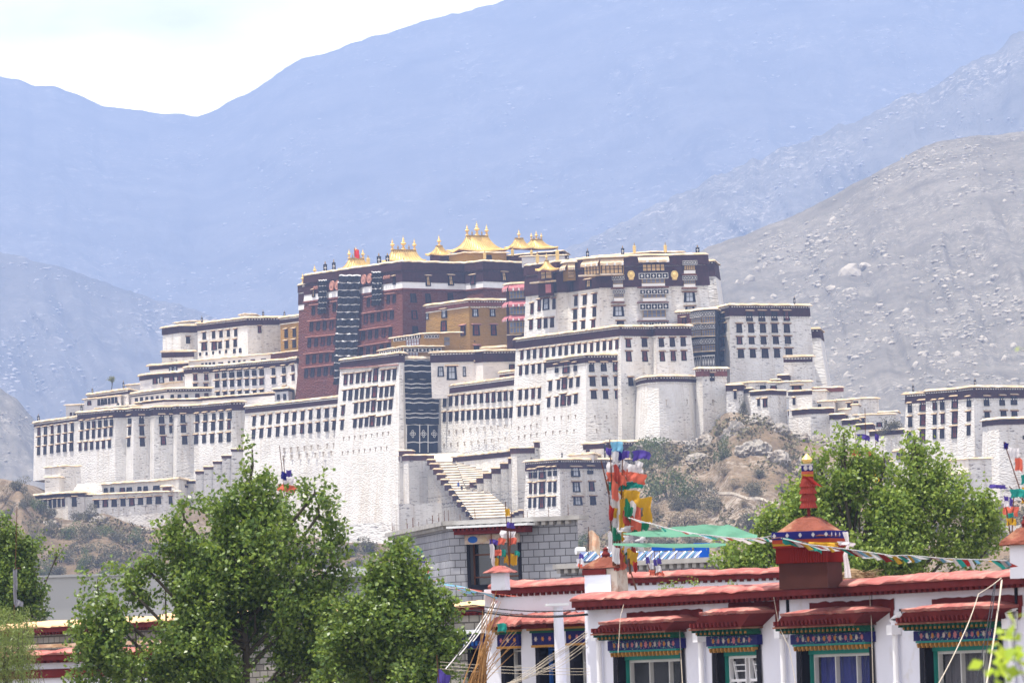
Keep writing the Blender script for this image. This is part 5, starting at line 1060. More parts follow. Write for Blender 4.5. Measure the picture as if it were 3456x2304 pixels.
# people on the stairs
mat('cloth_blue', (.02, .10, .45), .9); mat('cloth_dark', (.03, .03, .05), .9); mat('cloth_teal', (.05, .4, .4), .9); mat('skin', (.45, .25, .16), .7); mat('hair', (.02, .015, .01), .8)
def person(p, facing, label, top, s=1.0):
    root = empty('person', p, label, 'person')
    V = [(0, 0, .95), (0, 0, 1.15), (0, .01, 1.38), (0, .03, 1.50), (0, .05, 1.62), (-.18, 0, 1.40), (-.27, .04, 1.12), (-.25, -.16, .92), (.18, 0, 1.40), (.27, .02, 1.12), (.24, -.14, .92), (-.1, 0, .9), (-.12, -.10, .5), (-.12, .04, .08), (-.12, -.12, .03), (.1, 0, .9), (.12, .08, .5), (.12, .12, .08), (.12, -.02, .03)]
    E = [(0, 1), (1, 2), (2, 3), (3, 4), (2, 5), (5, 6), (6, 7), (2, 8), (8, 9), (9, 10), (0, 11), (11, 12), (12, 13), (13, 14), (0, 15), (15, 16), (16, 17), (17, 18)]
    R_ = [.15, .14, .15, .06, .1, .07, .05, .035, .07, .05, .035, .09, .065, .045, .05, .09, .065, .045, .05]
    me = bpy.data.meshes.new('body'); me.from_pydata([Vector(v) * s for v in V], E, []); o = bpy.data.objects.new('body', me); COL.objects.link(o); o.parent = root; o.rotation_euler = (0, 0, facing)
    sk = o.modifiers.new('skin', 'SKIN'); sk.use_smooth_shade = True; ss = o.modifiers.new('sub', 'SUBSURF'); ss.levels = 1; ss.render_levels = 1
    for i, r in enumerate(R_): me.skin_vertices[0].data[i].radius = (r * s, r * s)
    me.skin_vertices[0].data[0].use_root = True; me.materials.append(top)
    h = MB(); h.lathe(p + Vector((0, 0, 1.55 * s)), [(.06, 0), (.1, .06), (.105, .14), (.07, .22), (.02, .25)], 10); h.build('head', MT['skin'], root, True)
    h = MB(); h.lathe(p + Vector((0, .02, 1.66 * s)), [(.1, 0), (.118, .06), (.09, .13), (.03, .16)], 10); h.build('hair', MT['hair'], root, True)
for x_, y_, d_, l_, t_, f_ in (('D', 0, 0, '', '', 0),): pass
for (x_, y_), l_, t_, f_ in (((908, 1438), 'person in a bright blue jacket walking down the long stairs', 'cloth_blue', .3), ((938, 1470), 'person in dark clothes below the blue jacket on the stairs', 'cloth_dark', -.4), ((968, 1440), 'person in teal standing at the right side of the stairs', 'cloth_teal', 2.4)):
    u_, v_ = K('D', x_, y_); a_, b_ = Vector(at(1462, 1555, 1392)), Vector(at(1598, 1752, 1343)); t = max(0, min(1, (v_ - 1555) / (1752 - 1555))); p_ = at(u_, v_ + 2, 1391 + (1343 - 1391) * t)
    person(p_, f_, l_, MT[t_])
# ---------------------------------------------------------------- foreground town
mat('fg_white', (.70, .71, .80), .85, var=.05, vs=.8, bump=.35, bs=9, bdist=.02, col2=(.56, .53, .5), c2lo=.58, c2hi=.75, c2s=1.2, spec=.2)
mat('red_plaster', (.30, .098, .088), .9, var=.12, vs=2, bump=.6, bs=7, bdist=.03, col2=(.42, .22, .18), c2lo=.46, c2hi=.66, c2s=2.5)
mat('dark_red', (.13, .018, .018), .8, var=.2, vs=3)
mat('orange_plaster', (.17, .055, .038), .9, var=.25, vs=3, bump=.9, bs=12, bdist=.04, col2=(.36, .21, .13), c2lo=.48, c2hi=.65, c2s=1.3)
mat('green_paint', (.012, .085, .05), .6, var=.15); mat('navy_paint', (.012, .012, .10), .6, var=.15); mat('blue_paint', (.02, .11, .42), .6); mat('gold_paint', (.40, .20, .05), .6); mat('teal_paint', (.02, .20, .17), .6)
mat('pvc', (.80, .80, .84), .4, var=.03); mat('glass_dark', (.012, .015, .02), .12, spec=.8); mat('curtain_blue', (.006, .012, .16), .9, var=.4, vs=14, scale3=(1, 1, .08)); mat('curtain_grey', (.07, .065, .08), .9, var=.4, vs=14, scale3=(1, 1, .08))
mat('alu', (.55, .55, .55), .4); mat('concrete', (.36, .35, .34), .95, var=.2, vs=2, bump=.4, bs=8, bdist=.02); mat('cable_black', (.015, .015, .018), .6); mat('cable_pale', (.45, .40, .33), .7); mat('grey_render', (.40, .41, .42), .95, var=.07, vs=.3, col2=(.33, .34, .35), c2s=.15)
mat('tin_roof', (.36, .37, .38), .6); mat('shrine_brown', (.062, .022, .018), .9, var=.2, vs=2); mat('tin', (.7, .72, .74), .5); mat('brown_wood', (.12, .05, .03), .7); mat('khata', (.78, .76, .76), .8); mat('tan_plaster', (.66, .42, .24), .95, var=.12, vs=2, bump=.4, bs=6, bdist=.04)
mat('stained_white', (.50, .42, .36), .95, var=.15, vs=2, bump=.5, bs=6, bdist=.03, col2=(.30, .17, .12), c2lo=.48, c2hi=.62, c2s=2.2)
mat('straw', (.20, .14, .08), .95, var=.4, vs=12)
PETAL = [mat('petal_pink', (.50, .17, .19), .7), mat('petal_white', (.55, .46, .42), .7), mat('petal_orange', (.50, .20, .05), .7), mat('leaf_paint', (.06, .30, .24), .7)]
def blockmat(name, c1, c2, mortar, bw, bh):
    m = bpy.data.materials.new(name); m.use_nodes = True; t = m.node_tree; N = t.nodes; L = t.links
    b = N['Principled BSDF']; b.inputs['Roughness'].default_value = .95
    tc = N.new('ShaderNodeTexCoord'); br = N.new('ShaderNodeTexBrick'); br.inputs['Scale'].default_value = 1; br.inputs['Brick Width'].default_value = bw; br.inputs['Row Height'].default_value = bh
    br.inputs['Mortar Size'].default_value = .016; br.inputs['Color1'].default_value = lin(c1); br.inputs['Color2'].default_value = lin(c2); br.inputs['Mortar'].default_value = lin(mortar); L.new(tc.outputs['UV'], br.inputs['Vector'])
    n = N.new('ShaderNodeTexNoise'); n.inputs['Scale'].default_value = .7; n.inputs['Detail'].default_value = 7; L.new(tc.outputs['UV'], n.inputs['Vector'])
    mx = N.new('ShaderNodeMixRGB'); mx.blend_type = 'MULTIPLY'; mx.inputs[0].default_value = .8; r = N.new('ShaderNodeValToRGB'); r.color_ramp.elements[0].position = .3; r.color_ramp.elements[0].color = (.6, .6, .62, 1); r.color_ramp.elements[1].position = .65
    L.new(n.outputs[0], r.inputs[0]); L.new(br.outputs[0], mx.inputs[1]); L.new(r.outputs[0], mx.inputs[2]); L.new(mx.outputs[0], b.inputs['Base Color'])
    bp = N.new('ShaderNodeBump'); bp.inputs['Strength'].default_value = .7; bp.inputs['Distance'].default_value = .03; bp.invert = True; L.new(br.outputs['Fac'], bp.inputs['Height']); L.new(bp.outputs[0], b.inputs['Normal'])
    MT[name] = m
blockmat('block_wall', (.34, .35, .39), (.29, .30, .33), (.09, .09, .10), .46, .27); blockmat('rubble_wall', (.26, .24, .21), (.36, .34, .30), (.08, .07, .06), .34, .17)

class Wall:
    """flat wall plane through two image points at given distances; local frame ex (right), Z up, n out"""
    def __init__(s, uL, yL, uR, yR, vref=2200):
        a = at(uL, vref, yL); b = at(uR, vref, yR); a.z = b.z = 0
        s.a = a; s.ex = (b - a).normalized(); s.L = (b - a).length; s.n = Vector((s.ex.y, -s.ex.x, 0)); s.b = b
    def P(s, u, v, out=0):
        q = on_plane(u, v, s.a + s.n * out, s.n); return (q - s.a).dot(s.ex), q.z
    def W(s, x, z, out=0): return s.a + s.ex * x + s.n * out + Vector((0, 0, z))
def fbox(m, w, x0, x1, z0, z1, o0, o1, mi=0): m.box(w.W(x0, z0, o0), w.ex * (x1 - x0), w.n * (o1 - o0), Vector((0, 0, z1 - z0)), mi)
def wall_with_holes(m, w, x0, x1, zf, zt, holes, th=.35, mi=0):
    """front skin with rectangular openings, reveals and a back; zt may be a function of x"""
    xs = sorted(set([x0, x1] + [h[0] for h in holes] + [h[1] for h in holes])); uvq = lambda pts: [((p - w.a).dot(w.ex), p.z) for p in pts]
    for a, b in zip(xs[:-1], xs[1:]):
        zs = [zf]
        for h in holes:
            if h[0] <= a + 1e-6 and h[1] >= b - 1e-6: zs += [h[2], h[3]]
        zs.append(zt)
        for k in range(0, len(zs) - 1, 2):
            q = (w.W(a, zs[k]), w.W(b, zs[k]), w.W(b, zs[k + 1]), w.W(a, zs[k + 1])); m.face(q, mi, uvq(q))
    for h in holes:
        for q in (((h[0], h[2]), (h[0], h[3])), ((h[0], h[3]), (h[1], h[3])), ((h[1], h[3]), (h[1], h[2])), ((h[1], h[2]), (h[0], h[2]))):
            m.face((w.W(*q[0]), w.W(*q[1]), w.W(*q[1], -th), w.W(*q[0], -th)), mi)
    B = Vector((.02, 5, 0)); c = [w.W(x0, zf), w.W(x1, zf), w.W(x1, zt), w.W(x0, zt)]
    m.face((c[1], c[1] + B, c[2] + B, c[2]), mi, [(0, zf), (5, zf), (5, zt), (0, zt)]); m.face((c[0] + B, c[0], c[3], c[3] + B), mi, [(0, zf), (5, zf), (5, zt), (0, zt)]); m.face((c[3], c[2], c[2] + B, c[3] + B), mi)
def lumpy_coping(w, x0, x1, z, over, h, back, name, mt, parent, lean=0, seed=0, under='dark_red', uh=.12, teeth=True):
    """rounded mud-plaster coping following the wall top, dark red fascia and beam ends beneath"""
    r = random.Random(seed); m = MB(); n = max(3, int((x1 - x0) / .16)); prof = [(over - .02, 0), (over, .02), (over - .02, h * .35), (over - .16, h * .7), (over - .40, h), (-back, h * 1.02), (-back, 0)]
    rows = []
    for i in range(n + 1):
        x = x0 + (x1 - x0) * i / n; j = r.uniform(-.018, .018); k = .012 * math.sin(i * .23 + seed) + .010 * math.sin(i * .71)
        rows.append([w.W(x, z + zz + (j + k if 0 < q < 6 else 0), o + (j if q < 4 else 0)) for q, (o, zz) in enumerate(prof)])
    m.quadgrid(rows, 0); m.face(rows[0], 0); m.face(rows[-1][::-1], 0); m.build(name, MT[mt], parent)
    m = MB(); fbox(m, w, x0 + .03, x1 - .03, z - uh, z - .002, -.05, over - .05)
    if teeth:
        k = int((x1 - x0) / .2)
        for i in range(k): fbox(m, w, x0 + (i + .2) * (x1 - x0) / k, x0 + (i + .72) * (x1 - x0) / k, z - uh - .055, z - uh + .002, 0, over - .12)
    m.build('fascia', MT[under], parent)
def painted_window(w, u0, u1, vtop, vbot_frame, parent, vc, cw, curtain='glass_dark', style=3, seed=0):
    """decorated Tibetan window: hood, green rafters, flower panel, gilt rafters, glazed frame in a black surround.
       u0,u1: outer edges of black surround; vtop: top of flower panel; vc: (u0,u1,v) of hood lower edge"""
    r = random.Random(seed)
    x0, zt = w.P(u0, vtop); x1, _ = w.P(u1, vtop); W_ = x1 - x0; xc = (x0 + x1) / 2
    px = mpp(w.W(xc, 0).y)
    hp = 34 * px; zp = zt - hp       # flower panel
    root = empty('painted_window', w.W(xc, zp, 0) - Vector((0, 0, .6)) - wloc(parent)); root.parent = parent
    zb = zp - 2.1; m = MB()
    # black surround
    for sx, xa in ((-1, x0), (1, x1)):
        m = MB(); xi = xa - sx * .16; a = xa; b = xa + sx * .05
        m.face((w.W(min(b, xi), zb, .03), w.W(max(b, xi), zb, .03), w.W(max(a, xi), zp, .03), w.W(min(a, xi), zp, .03)))
        fbox(m, w, min(xi, xi - sx * .03), max(xi, xi - sx * .03), zb, zp, -.3, .02)
        m.build('black_surround', MT['black'], root)
    # glazing
    gx0, gx1 = x0 + .17, x1 - .17; gz1 = zp - .17
    m = MB(); fbox(m, w, gx0, gx1, gz1 - .02, zp, -.32, -.12); fbox(m, w, gx0, gx0 + .07, zb, gz1, -.3, -.14); fbox(m, w, gx1 - .07, gx1, zb, gz1, -.3, -.14); m.build('outer_frame', MT['teal_paint'], root)
    fm = MT['pvc'] if style != 3 else MT['alu']; m = MB(); a, b = gx0 + .07, gx1 - .07; t = .035
    fbox(m, w, a, b, gz1 - .07, gz1 - .02, -.28, -.2)
    if style == 2:
        mid = (a + b) / 2
        for q in (a, mid - .09, mid + .06, b - t): fbox(m, w, q, q + t, zb, gz1 - .07, -.28, -.2)
        for s0, s1 in ((a, mid - .09), (mid + .06, b)):
            fbox(m, w, s0, s1, gz1 - .50, gz1 - .45, -.28, -.2); c = (s0 + s1) / 2
            m.box(w.W(s0 + .1, gz1 - .12, -.27), w.ex * .03, w.n * .04, w.ex * .1 + Vector((0, 0, -.33))); fbox(m, w, s0 + .18, s1, gz1 - .2, gz1 - .18, -.27, -.22); fbox(m, w, s0 + .22, s1, gz1 - .31, gz1 - .29, -.27, -.22)
            fbox(m, w, c - .015, c + .015, zb, gz1 - .5, -.28, -.2)
    else:
        for k in range(4): q = a + (b - a - t) * k / 3; fbox(m, w, q, q + t, zb, gz1 - .07, -.28, -.2)
        fbox(m, w, a, b, gz1 - 1.3, gz1 - 1.25, -.28, -.2)
    m.build('window_frame', fm, root)
    m = MB(); q = (w.W(a, zb, -.25), w.W(b, zb, -.25), w.W(b, gz1, -.25), w.W(a, gz1, -.25)); m.face(q); m.build('pane', MT['glass_clear'], root)
    if curtain != 'glass_dark':
        m = MB(); n = 60; lo, hi = [], []
        for i in range(n + 1):
            x = a + (b - a) * i / n; o = -.36 + .025 * math.sin(i * 1.7) + .02 * math.sin(i * .6); lo.append(w.W(x, zb, o)); hi.append(w.W(x, gz1, o))
        m.quadgrid([lo, hi]); m.build('window_curtain', MT[curtain], root)
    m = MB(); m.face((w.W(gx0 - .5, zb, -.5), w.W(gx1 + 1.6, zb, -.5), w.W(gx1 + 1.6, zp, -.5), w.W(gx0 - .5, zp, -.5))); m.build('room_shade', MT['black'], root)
    # flower panel
    m = MB(); fbox(m, w, x0 - .04, x1 + .04, zp, zt, 0, .12, 4); n = max(5, int((W_ - .3) / .19))
    for i in range(n):
        x = x0 + .15 + (W_ - .3) * (i + .5) / n; mi = [0, 2, 1][abs(i - n // 2) % 3] if True else 0; R_ = .055 if abs(i - n // 2) else .075; c = w.W(x, (zp + zt) / 2, .125)
        for k in range(7):
            an = k * 6.283 / 7; e = (w.ex * math.cos(an) + Vector((0, 0, 1)) * math.sin(an)); f = (w.ex * -math.sin(an) + Vector((0, 0, 1)) * math.cos(an))
            m.face((c + f * -.008, c + e * R_ * .6 + f * -.02, c + e * R_, c + e * R_ * .6 + f * .02, c + f * .008), mi)
        for k in range(14):
            cc = w.W(x + r.uniform(-.10, .10), (zp + zt) / 2 + r.uniform(-.08, .08), .122); s = r.uniform(.008, .018)
            m.face((cc - w.ex * s, cc - Vector((0, 0, s * .7)), cc + w.ex * s, cc + Vector((0, 0, s * .7))), 3 if k % 4 else 1)
    m.build('flower_panel', PETAL + [MT['navy_paint']], root)
    # small gilt rafter ends under the panel
    m = MB(); fbox(m, w, x0 + .1, x1 - .06, zp - .035, zp - .002, 0, .16, 1); n = max(4, int(W_ / .16))
    for i in range(n):
        x = x0 + .14 + (W_ - .26) * i / (n - 1); m.box(w.W(x - .02, zp - .09, 0), w.ex * .04, w.n * .15, Vector((0, 0, .05)), 0); m.box(w.W(x - .02, zp - .12, .09), w.ex * .035, w.n * .05, Vector((0, 0, .05)), 0)
    m.build('gilt_rafters', [MT['gold_paint'], MT['teal_paint']], root)
    # green rafters
    zr = zt + .115; m = MB(); n = max(5, int(W_ / .15))
    m.face((w.W(x0 - .02, zt + .003, .1), w.W(x1 + .02, zt + .003, .1), w.W(x1 + .06, zr, .3), w.W(x0 - .06, zr, .3)), 0)
    for i in range(n):
        x = x0 + W_ * i / (n - 1); m.box(w.W(x - .022, zt + .01, .02), w.ex * .044, w.n * .3, Vector((0, 0, .06)), 0); m.box(w.W(x - .022, zt + .07, .05), w.ex * .044, w.n * .38, Vector((0, 0, .09)), 0); m.box(w.W(x - .012, zt + .03, .322), w.ex * .03, w.n * .03, Vector((0, 0, .05)), 1)
    m.build('green_rafters', [MT['green_paint'], MT['gold_paint']], root)
    m = MB(); fbox(m, w, x0 - .08, x1 + .08, zr + .0, zr + .03, 0, .46); m.build('red_lath', MT['orange_plaster'], root)
    # dark red corbel block and hood
    ca, zc = w.P(vc[0], vc[2], .55); cb, _ = w.P(vc[1], vc[2], .55); zc = max(zc, zr + .17); ca += .04; cb -= .24
    m = MB(); A = [w.W(x0 - .05, zr + .032, 0), w.W(x1 + .05, zr + .032, 0), w.W(x1 + .05, zr + .032, .44), w.W(x0 - .05, zr + .032, .44)]
    B = [w.W(ca + .02, zc, 0), w.W(cb - .02, zc, 0), w.W(cb - .02, zc, .53), w.W(ca + .02, zc, .53)]
    m.quadgrid([A, B], 0, True); m.face(A[::-1]); m.face(B)
    n = int(W_ / .15)
    for i in range(n): x = x0 + W_ * (i + .5) / n; m.box(w.W(x - .03, zr + .05, .1), w.ex * .05, w.n * .41, Vector((0, 0, .08)))
    m.build('corbel', MT['dark_red'], root)
    m = MB(); k = 26; rows = []; hh = .055
    for i in range(k + 1):
        x = ca + (cb - ca) * i / k; j = r.uniform(-.012, .012); e = min(1, 6 * min(i, k - i) / k + .15)
        rows.append([w.W(x, zc - .0 + j, .55 + j), w.W(x, zc + .05 + j, .57), w.W(x, zc + .05 + hh * e + j, .40), w.W(x, zc + .05 + hh * 1.35 * e + j, .12), w.W(x, zc + .04 + hh * 1.35 * e, 0), w.W(x, zc, 0)])
    m.quadgrid(rows, 0); m.face(rows[0]); m.face(rows[-1][::-1]); m.build('hood', MT['red_plaster'], root)
    # dark red painted border on the wall above and right of the hood
    m = MB(); k = 20
    top = [w.W(ca + .12 + (cb + .12 - ca - .12) * i / k, zc + .05 + hh * 1.35 + .10 + r.uniform(-.02, .02), .012) for i in range(k + 1)]; bot = [w.W(ca + .12 + (cb + .12 - ca - .12) * i / k, zc + .02, .012) for i in range(k + 1)]
    m.quadgrid([bot, top]); m.face((w.W(cb - .05, zr, .013), w.W(cb + .06, zr + .05, .013), w.W(cb + .12, zc + .2, .013), w.W(cb - .05, zc + .2, .013))); m.build('painted_border', MT['dark_red'], root)
    return (x0 + .16, x1 - .16, zb, zp)
mg = bpy.data.materials.new('glass_clear'); mg.use_nodes = True; _b = mg.node_tree.nodes['Principled BSDF']; _b.inputs['Base Color'].default_value = (.6, .65, .7, 1); _b.inputs['Roughness'].default_value = .05; _b.inputs['Alpha'].default_value = .06; MT['glass_clear'] = mg
# ---- main white house at the lower right
WA = Wall(1982, 128, 3560, 112)
xr = WA.P(3560, 2100)[0]
zt = (WA.P(2100, 2056)[1] + WA.P(3100, 1985)[1]) / 2 + .15
mh = empty('white_town_house', WA.W(4, GZ), 'white town house with red plaster coping and four painted windows at the lower right', 'house')
wins = []
specs = [(2072, 2312, 2161, (2018, 2296, 2108), 'glass_dark', 3), (2405, 2570, 2146, (2358, 2553, 2076), 'curtain_grey', 2), (2690, 2952, 2140, (2630, 2940, 2078), 'curtain_blue', 3), (3106, 3385, 2128, (3040, 3372, 2065), 'curtain_grey', 3)]
for i, (a, b, vt, hc, cu, st) in enumerate(specs): wins.append(painted_window(WA, a, b, vt, 2304, mh, hc, 0, cu, st, i))
m_ = MB(); wall_with_holes(m_, WA, 0, xr, GZ, zt, [(h[0], h[1], h[2], h[3]) for h in wins], .33)
m_.build('wall', MT['fg_white'], mh)
lumpy_coping(WA, .06, xr + .2, zt, .40, .14, .45, 'coping', 'red_plaster', mh, seed=1)
for i, (u, v0) in enumerate(((2022, 2160), (2366, 2165), (2642, 2152), (3022, 2140), (3412, 2120))):
    x, z = WA.P(u, v0, .08); r_ = empty('downspout', WA.W(x, z, .1), ['white downpipe at the left corner of the red coped house', 'white downpipe between the first and second painted windows', 'white downpipe between the second and third painted windows', 'white downpipe between the third and fourth painted windows', 'white downpipe right of the last painted window'][i], 'downpipe', 'white downpipes on the town house')
    m_ = MB(); m_.tube(WA.W(x, GZ, .09), WA.W(x, z, .09), .052, n=10)
    for q in (.9, 1.9, 3.0): m_.tube(WA.W(x, z - q, .09), WA.W(x, z - q + .07, .09), .062, n=10)
    m_.build('pipe', MT['pvc'], r_)
    m_ = MB(); fbox(m_, WA, x - .11, x + .09, z, z + .17, .01, .2); m_.build('hopper', MT['pvc'], r_, False)
    if i:
        m_ = MB(); m_.chain([WA.W(x + .02, z + .17, .1), WA.W(x + .0, z + .26, .13), WA.W(x + .06, z + .34, .08), WA.W(x + .1, z + .36, 0)], .06, .06, 8); m_.build('elbow', MT['pvc'], r_, True)
        m_ = MB(); fbox(m_, WA, x + .07, x + .14, z + .3, z + .75 - .3 * (i % 2), .005, .03); m_.build('bracket_stain', MT['black'], r_)
# ---- second white house, left of it
WB = Wall(1640, 139, 2000, 136); xb = WB.P(2010, 2100)[0]
z2 = WB.P(1820, 1979)[1]; x2 = WB.P(1669, 1990)[0]
h2 = empty('white_rear_house', WB.W(2, GZ), 'white house with three narrow painted windows left of the larger red coped house', 'house')
wz = []
for i, (a, b, vt, cu) in enumerate(((1688, 1757, 2140, 'curtain_grey'), (1805, 1876, 2135, 'glass_dark'), (1920, 1992, 2128, 'curtain_grey'))):
    x0, zt_ = WB.P(a, vt); x1, _ = WB.P(b, vt); wz.append((x0, x1, GZ + .3, zt_ - .25))
    r_ = empty('narrow_window', WB.W((x0 + x1) / 2, zt_, 0) - wloc(h2)); r_.parent = h2
    m_ = MB(); fbox(m_, WB, x0 - .02, x1 + .02, zt_ - .25, zt_, -.02, .07, 4)
    for q in range(3):
        for k in range(6):
            an = k * 1.047; c = WB.W(x0 + (x1 - x0) * (q + .5) / 3, zt_ - .125, .075); e = w_ = WB.ex * math.cos(an) + Vector((0, 0, 1)) * math.sin(an); f = WB.ex * -math.sin(an) + Vector((0, 0, 1)) * math.cos(an)
            m_.face((c, c + e * .03 + f * .016, c + e * .06, c + e * .03 - f * .016), (q + i) % 3)
    m_.build('flower_panel', PETAL + [MT['navy_paint']], r_)
    m_ = MB(); fbox(m_, WB, x0 - .03, x1 + .03, zt_, zt_ + .05, 0, .12, 0); fbox(m_, WB, x0 - .05, x1 + .05, zt_ + .05, zt_ + .09, 0, .18, 1); fbox(m_, WB, x0 - .01, x1 + .01, zt_ - .30, zt_ - .252, -.02, .1, 1)
    m_.build('green_rafters', [MT['green_paint'], MT['gold_paint']], r_)
    m_ = MB(); gz = zt_ - .30; g0 = x0 + .16
    for q in (g0, (g0 + x1) / 2, x1 - .04): fbox(m_, WB, q, q + .035, GZ + .3, gz, -.3, -.22)
    for q in (.04, .35, .42, .9, 1.25): fbox(m_, WB, g0, x1, gz - q - .03, gz - q, -.29, -.23)
    m_.build('window_frame', MT['blue_paint'] if i == 1 else MT['alu'], r_)
    m_ = MB(); m_.face((WB.W(x0, GZ, -.32), WB.W(x1, GZ, -.32), WB.W(x1, gz, -.32), WB.W(x0, gz, -.32))); m_.build('pane', MT['glass_dark' if i == 1 else 'curtain_grey'], r_)
    m_ = MB(); fbox(m_, WB, x0 + .005, x0 + .14, GZ + .3, gz, -.3, .01); m_.build('black_surround', MT['black'], r_)
    ha, zh = WB.P((a - 42, 1748, 1886)[i], (2115, 2105, 2105)[i], .4); hb, _ = WB.P((1748, 1876, 2004)[i], 2100, .4); m_ = MB(); rows = []
    zh = max(zh, zt_ + .1)
    for k in range(15):
        x = ha + (hb - ha) * k / 14; j = random.uniform(-.03, .03); rows.append([WB.W(x, zh + j * .5, .42), WB.W(x, zh + .05 + j, .42), WB.W(x, zh + .2 + j, .2), WB.W(x, zh + .24 + j, 0), WB.W(x, zh, 0)])
    m_.quadgrid(rows); m_.face(rows[0]); m_.face(rows[-1][::-1]); m_.build('hood', MT['red_plaster'], r_)
    m_ = MB(); fbox(m_, WB, x0 - .08, x1 + .08, zt_ + .092, zh, 0, .3); m_.build('corbel', MT['dark_red'], r_)
m_ = MB(); wall_with_holes(m_, WB, 0, xb, GZ, z2, wz, .33); m_.build('wall', MT['fg_white'], h2)
lumpy_coping(WB, x2, xb, z2, .16, .16, .3, 'coping', 'red_plaster', h2, seed=2)
# chimneys / incense burners
def burner(label, u, vb, vt, wu, y, wall, cap, capw, capv, knob=True, split=.38, mat2=None):
    """square roof shrine block turned 40 degrees with a low pyramid cap"""
    k = mpp(y); c = at(u, vb, y); H = (vb - vt) * k; W_ = wu * k; root = empty('incense_burner', c, label, 'incense burner')
    a = math.radians(-22); ex = Vector((math.cos(a), math.sin(a), 0)) * 1; ey = Vector((-math.sin(a), math.cos(a), 0))
    sx, sy = W_ * .80, W_ * .70
    def ring(f, z, j=0): return [c + ex * (sx / 2 * f * i) + ey * (sy / 2 * f * q) + Vector((0, 0, z)) for i, q in ((-1, -1), (1, -1), (1, 1), (-1, 1))]
    m = MB(); m.quadgrid([ring(1.04, 0), ring(1, H)], 0, True); m.face(ring(1, H))
    m.build('shaft', MT[wall], root)
    cw = capw / wu; ch = (vt - capv) * k; rnd = random.Random(int(u)); m = MB(); R_ = []
    def cring(f, z):
        P = ring(f, z); o = []
        for i in range(4):
            for q in range(6): p = P[i].lerp(P[(i + 1) % 4], q / 6); o.append(p + Vector((rnd.uniform(-.012, .012), rnd.uniform(-.012, .012), rnd.uniform(-.012, .012))))
        return o
    m.quadgrid([cring(cw * .97, H), cring(cw, H + ch * .06), cring(cw * .93, H + ch * .22), cring(cw * .62, H + ch * .55), cring(cw * .35, H + ch * .88), cring(.12, H + ch)], 0, True); m.face(ring(cw * .97, H)[::-1]); m.face(ring(.12, H + ch)); m.build('cap', MT[cap], root)
    if knob: m = MB(); m.lathe(c + Vector((0, 0, H + ch)), [(.07, -.02), (.09, .05), (.05, .12), (.06, .16), (.0, .2)], 8); m.build('knob', MT['dark_red'], root, True)
    return root, c, ex, ey, sx, sy, H
B1 = burner('white incense burner shaft with orange pyramid cap on the left house roof', 2050, 2030, 1918, 140, 131, 'stained_white', 'orange_plaster', 178, 1878)
m_ = MB(); _, c_, ex_, ey_, sx_, sy_, H_ = B1; m_.box(c_ - ex_ * sx_ / 2 * 1.05 - ey_ * sy_ / 2 * 1.12, ex_ * .55, ey_ * .3, Vector((0, 0, H_ - .12))); m_.build('whitewashed_side', MT['fg_white'], B1[0])
m_ = MB(); m_.box(c_ - ex_ * sx_ * .58 - ey_ * sy_ * .6 + Vector((0, 0, H_ - .12)), ex_ * sx_ * .75, ey_ * sy_ * .4, Vector((0, 0, .11))); m_.build('fascia', MT['dark_red'], B1[0])
B2 = burner('dark red roof shrine block draped with striped cloth and silk scarves', 2738, 1985, 1815, 210, 118, 'shrine_brown', 'orange_plaster', 258, 1741, knob=False)
_, c_, ex_, ey_, sx_, sy_, H_ = B2
# cloth band around the shrine top
def wrapband(c, ex, ey, sx, sy, z0, z1, f, mt, parent, name, pleat=0, n=40):
    m = MB(); P = [(-1, -1), (1, -1), (1, 1), (-1, 1)]; rows = []
    for z in (z0, z1):
        r = []
        for i in range(4):
            for q in range(n):
                a, b = P[i], P[(i + 1) % 4]; t = q / n; x = a[0] + (b[0] - a[0]) * t; y = a[1] + (b[1] - a[1]) * t; k = f + (pleat * ((q % 2) - .5) if pleat else 0)
                r.append(c + ex * sx / 2 * x * k + ey * sy / 2 * y * k + Vector((0, 0, z)))
        rows.append(r)
    m.quadgrid(rows, 0, True); return m.build(name, MT[mt], parent)
mat('cloth_red', (.26, .022, .018), .85, var=.1); mat('cloth_yellow', (.50, .29, .03), .85); mat('cloth_orange', (.38, .06, .03), .85); mat('cloth_navy', (.02, .02, .16), .85); mat('cloth_green', (.015, .16, .085), .85); mat('cloth_sky', (.15, .34, .48), .85); mat('cloth_violet', (.07, .05, .24), .85); mat('cloth_grey', (.22, .22, .25), .85); mat('cloth_white', (.55, .54, .56), .85); mat('cloth_salmon', (.52, .12, .08), .85); mat('cloth_rust', (.32, .055, .045), .85); mat('cloth_teal2', (.02, .22, .19), .85); mat('net_green', (.10, .25, .17), .8); mat('pole_brown', (.09, .035, .02), .7); mat('twig', (.36, .20, .08), .9)
for _n in [n for n in MT if n.startswith('cloth_') or n in ('khata', 'net_green')]:   # thin cloth lets light through
    _t = MT[_n].node_tree; _b = _t.nodes['Principled BSDF']; _tr = _t.nodes.new('ShaderNodeBsdfTranslucent'); _mx = _t.nodes.new('ShaderNodeMixShader'); _mx.inputs[0].default_value = .35
    _l = _b.inputs['Base Color'].links[0].from_socket; _t.links.new(_l, _tr.inputs[0]); _t.links.new(_b.outputs[0], _mx.inputs[1]); _t.links.new(_tr.outputs[0], _mx.inputs[2]); _t.links.new(_mx.outputs[0], _t.nodes['Material Output'].inputs[0])
wrapband(c_, ex_, ey_, sx_, sy_, H_ - .44, H_ - .14, 1.10, 'cloth_red', B2[0], 'pleated_valance', .06)
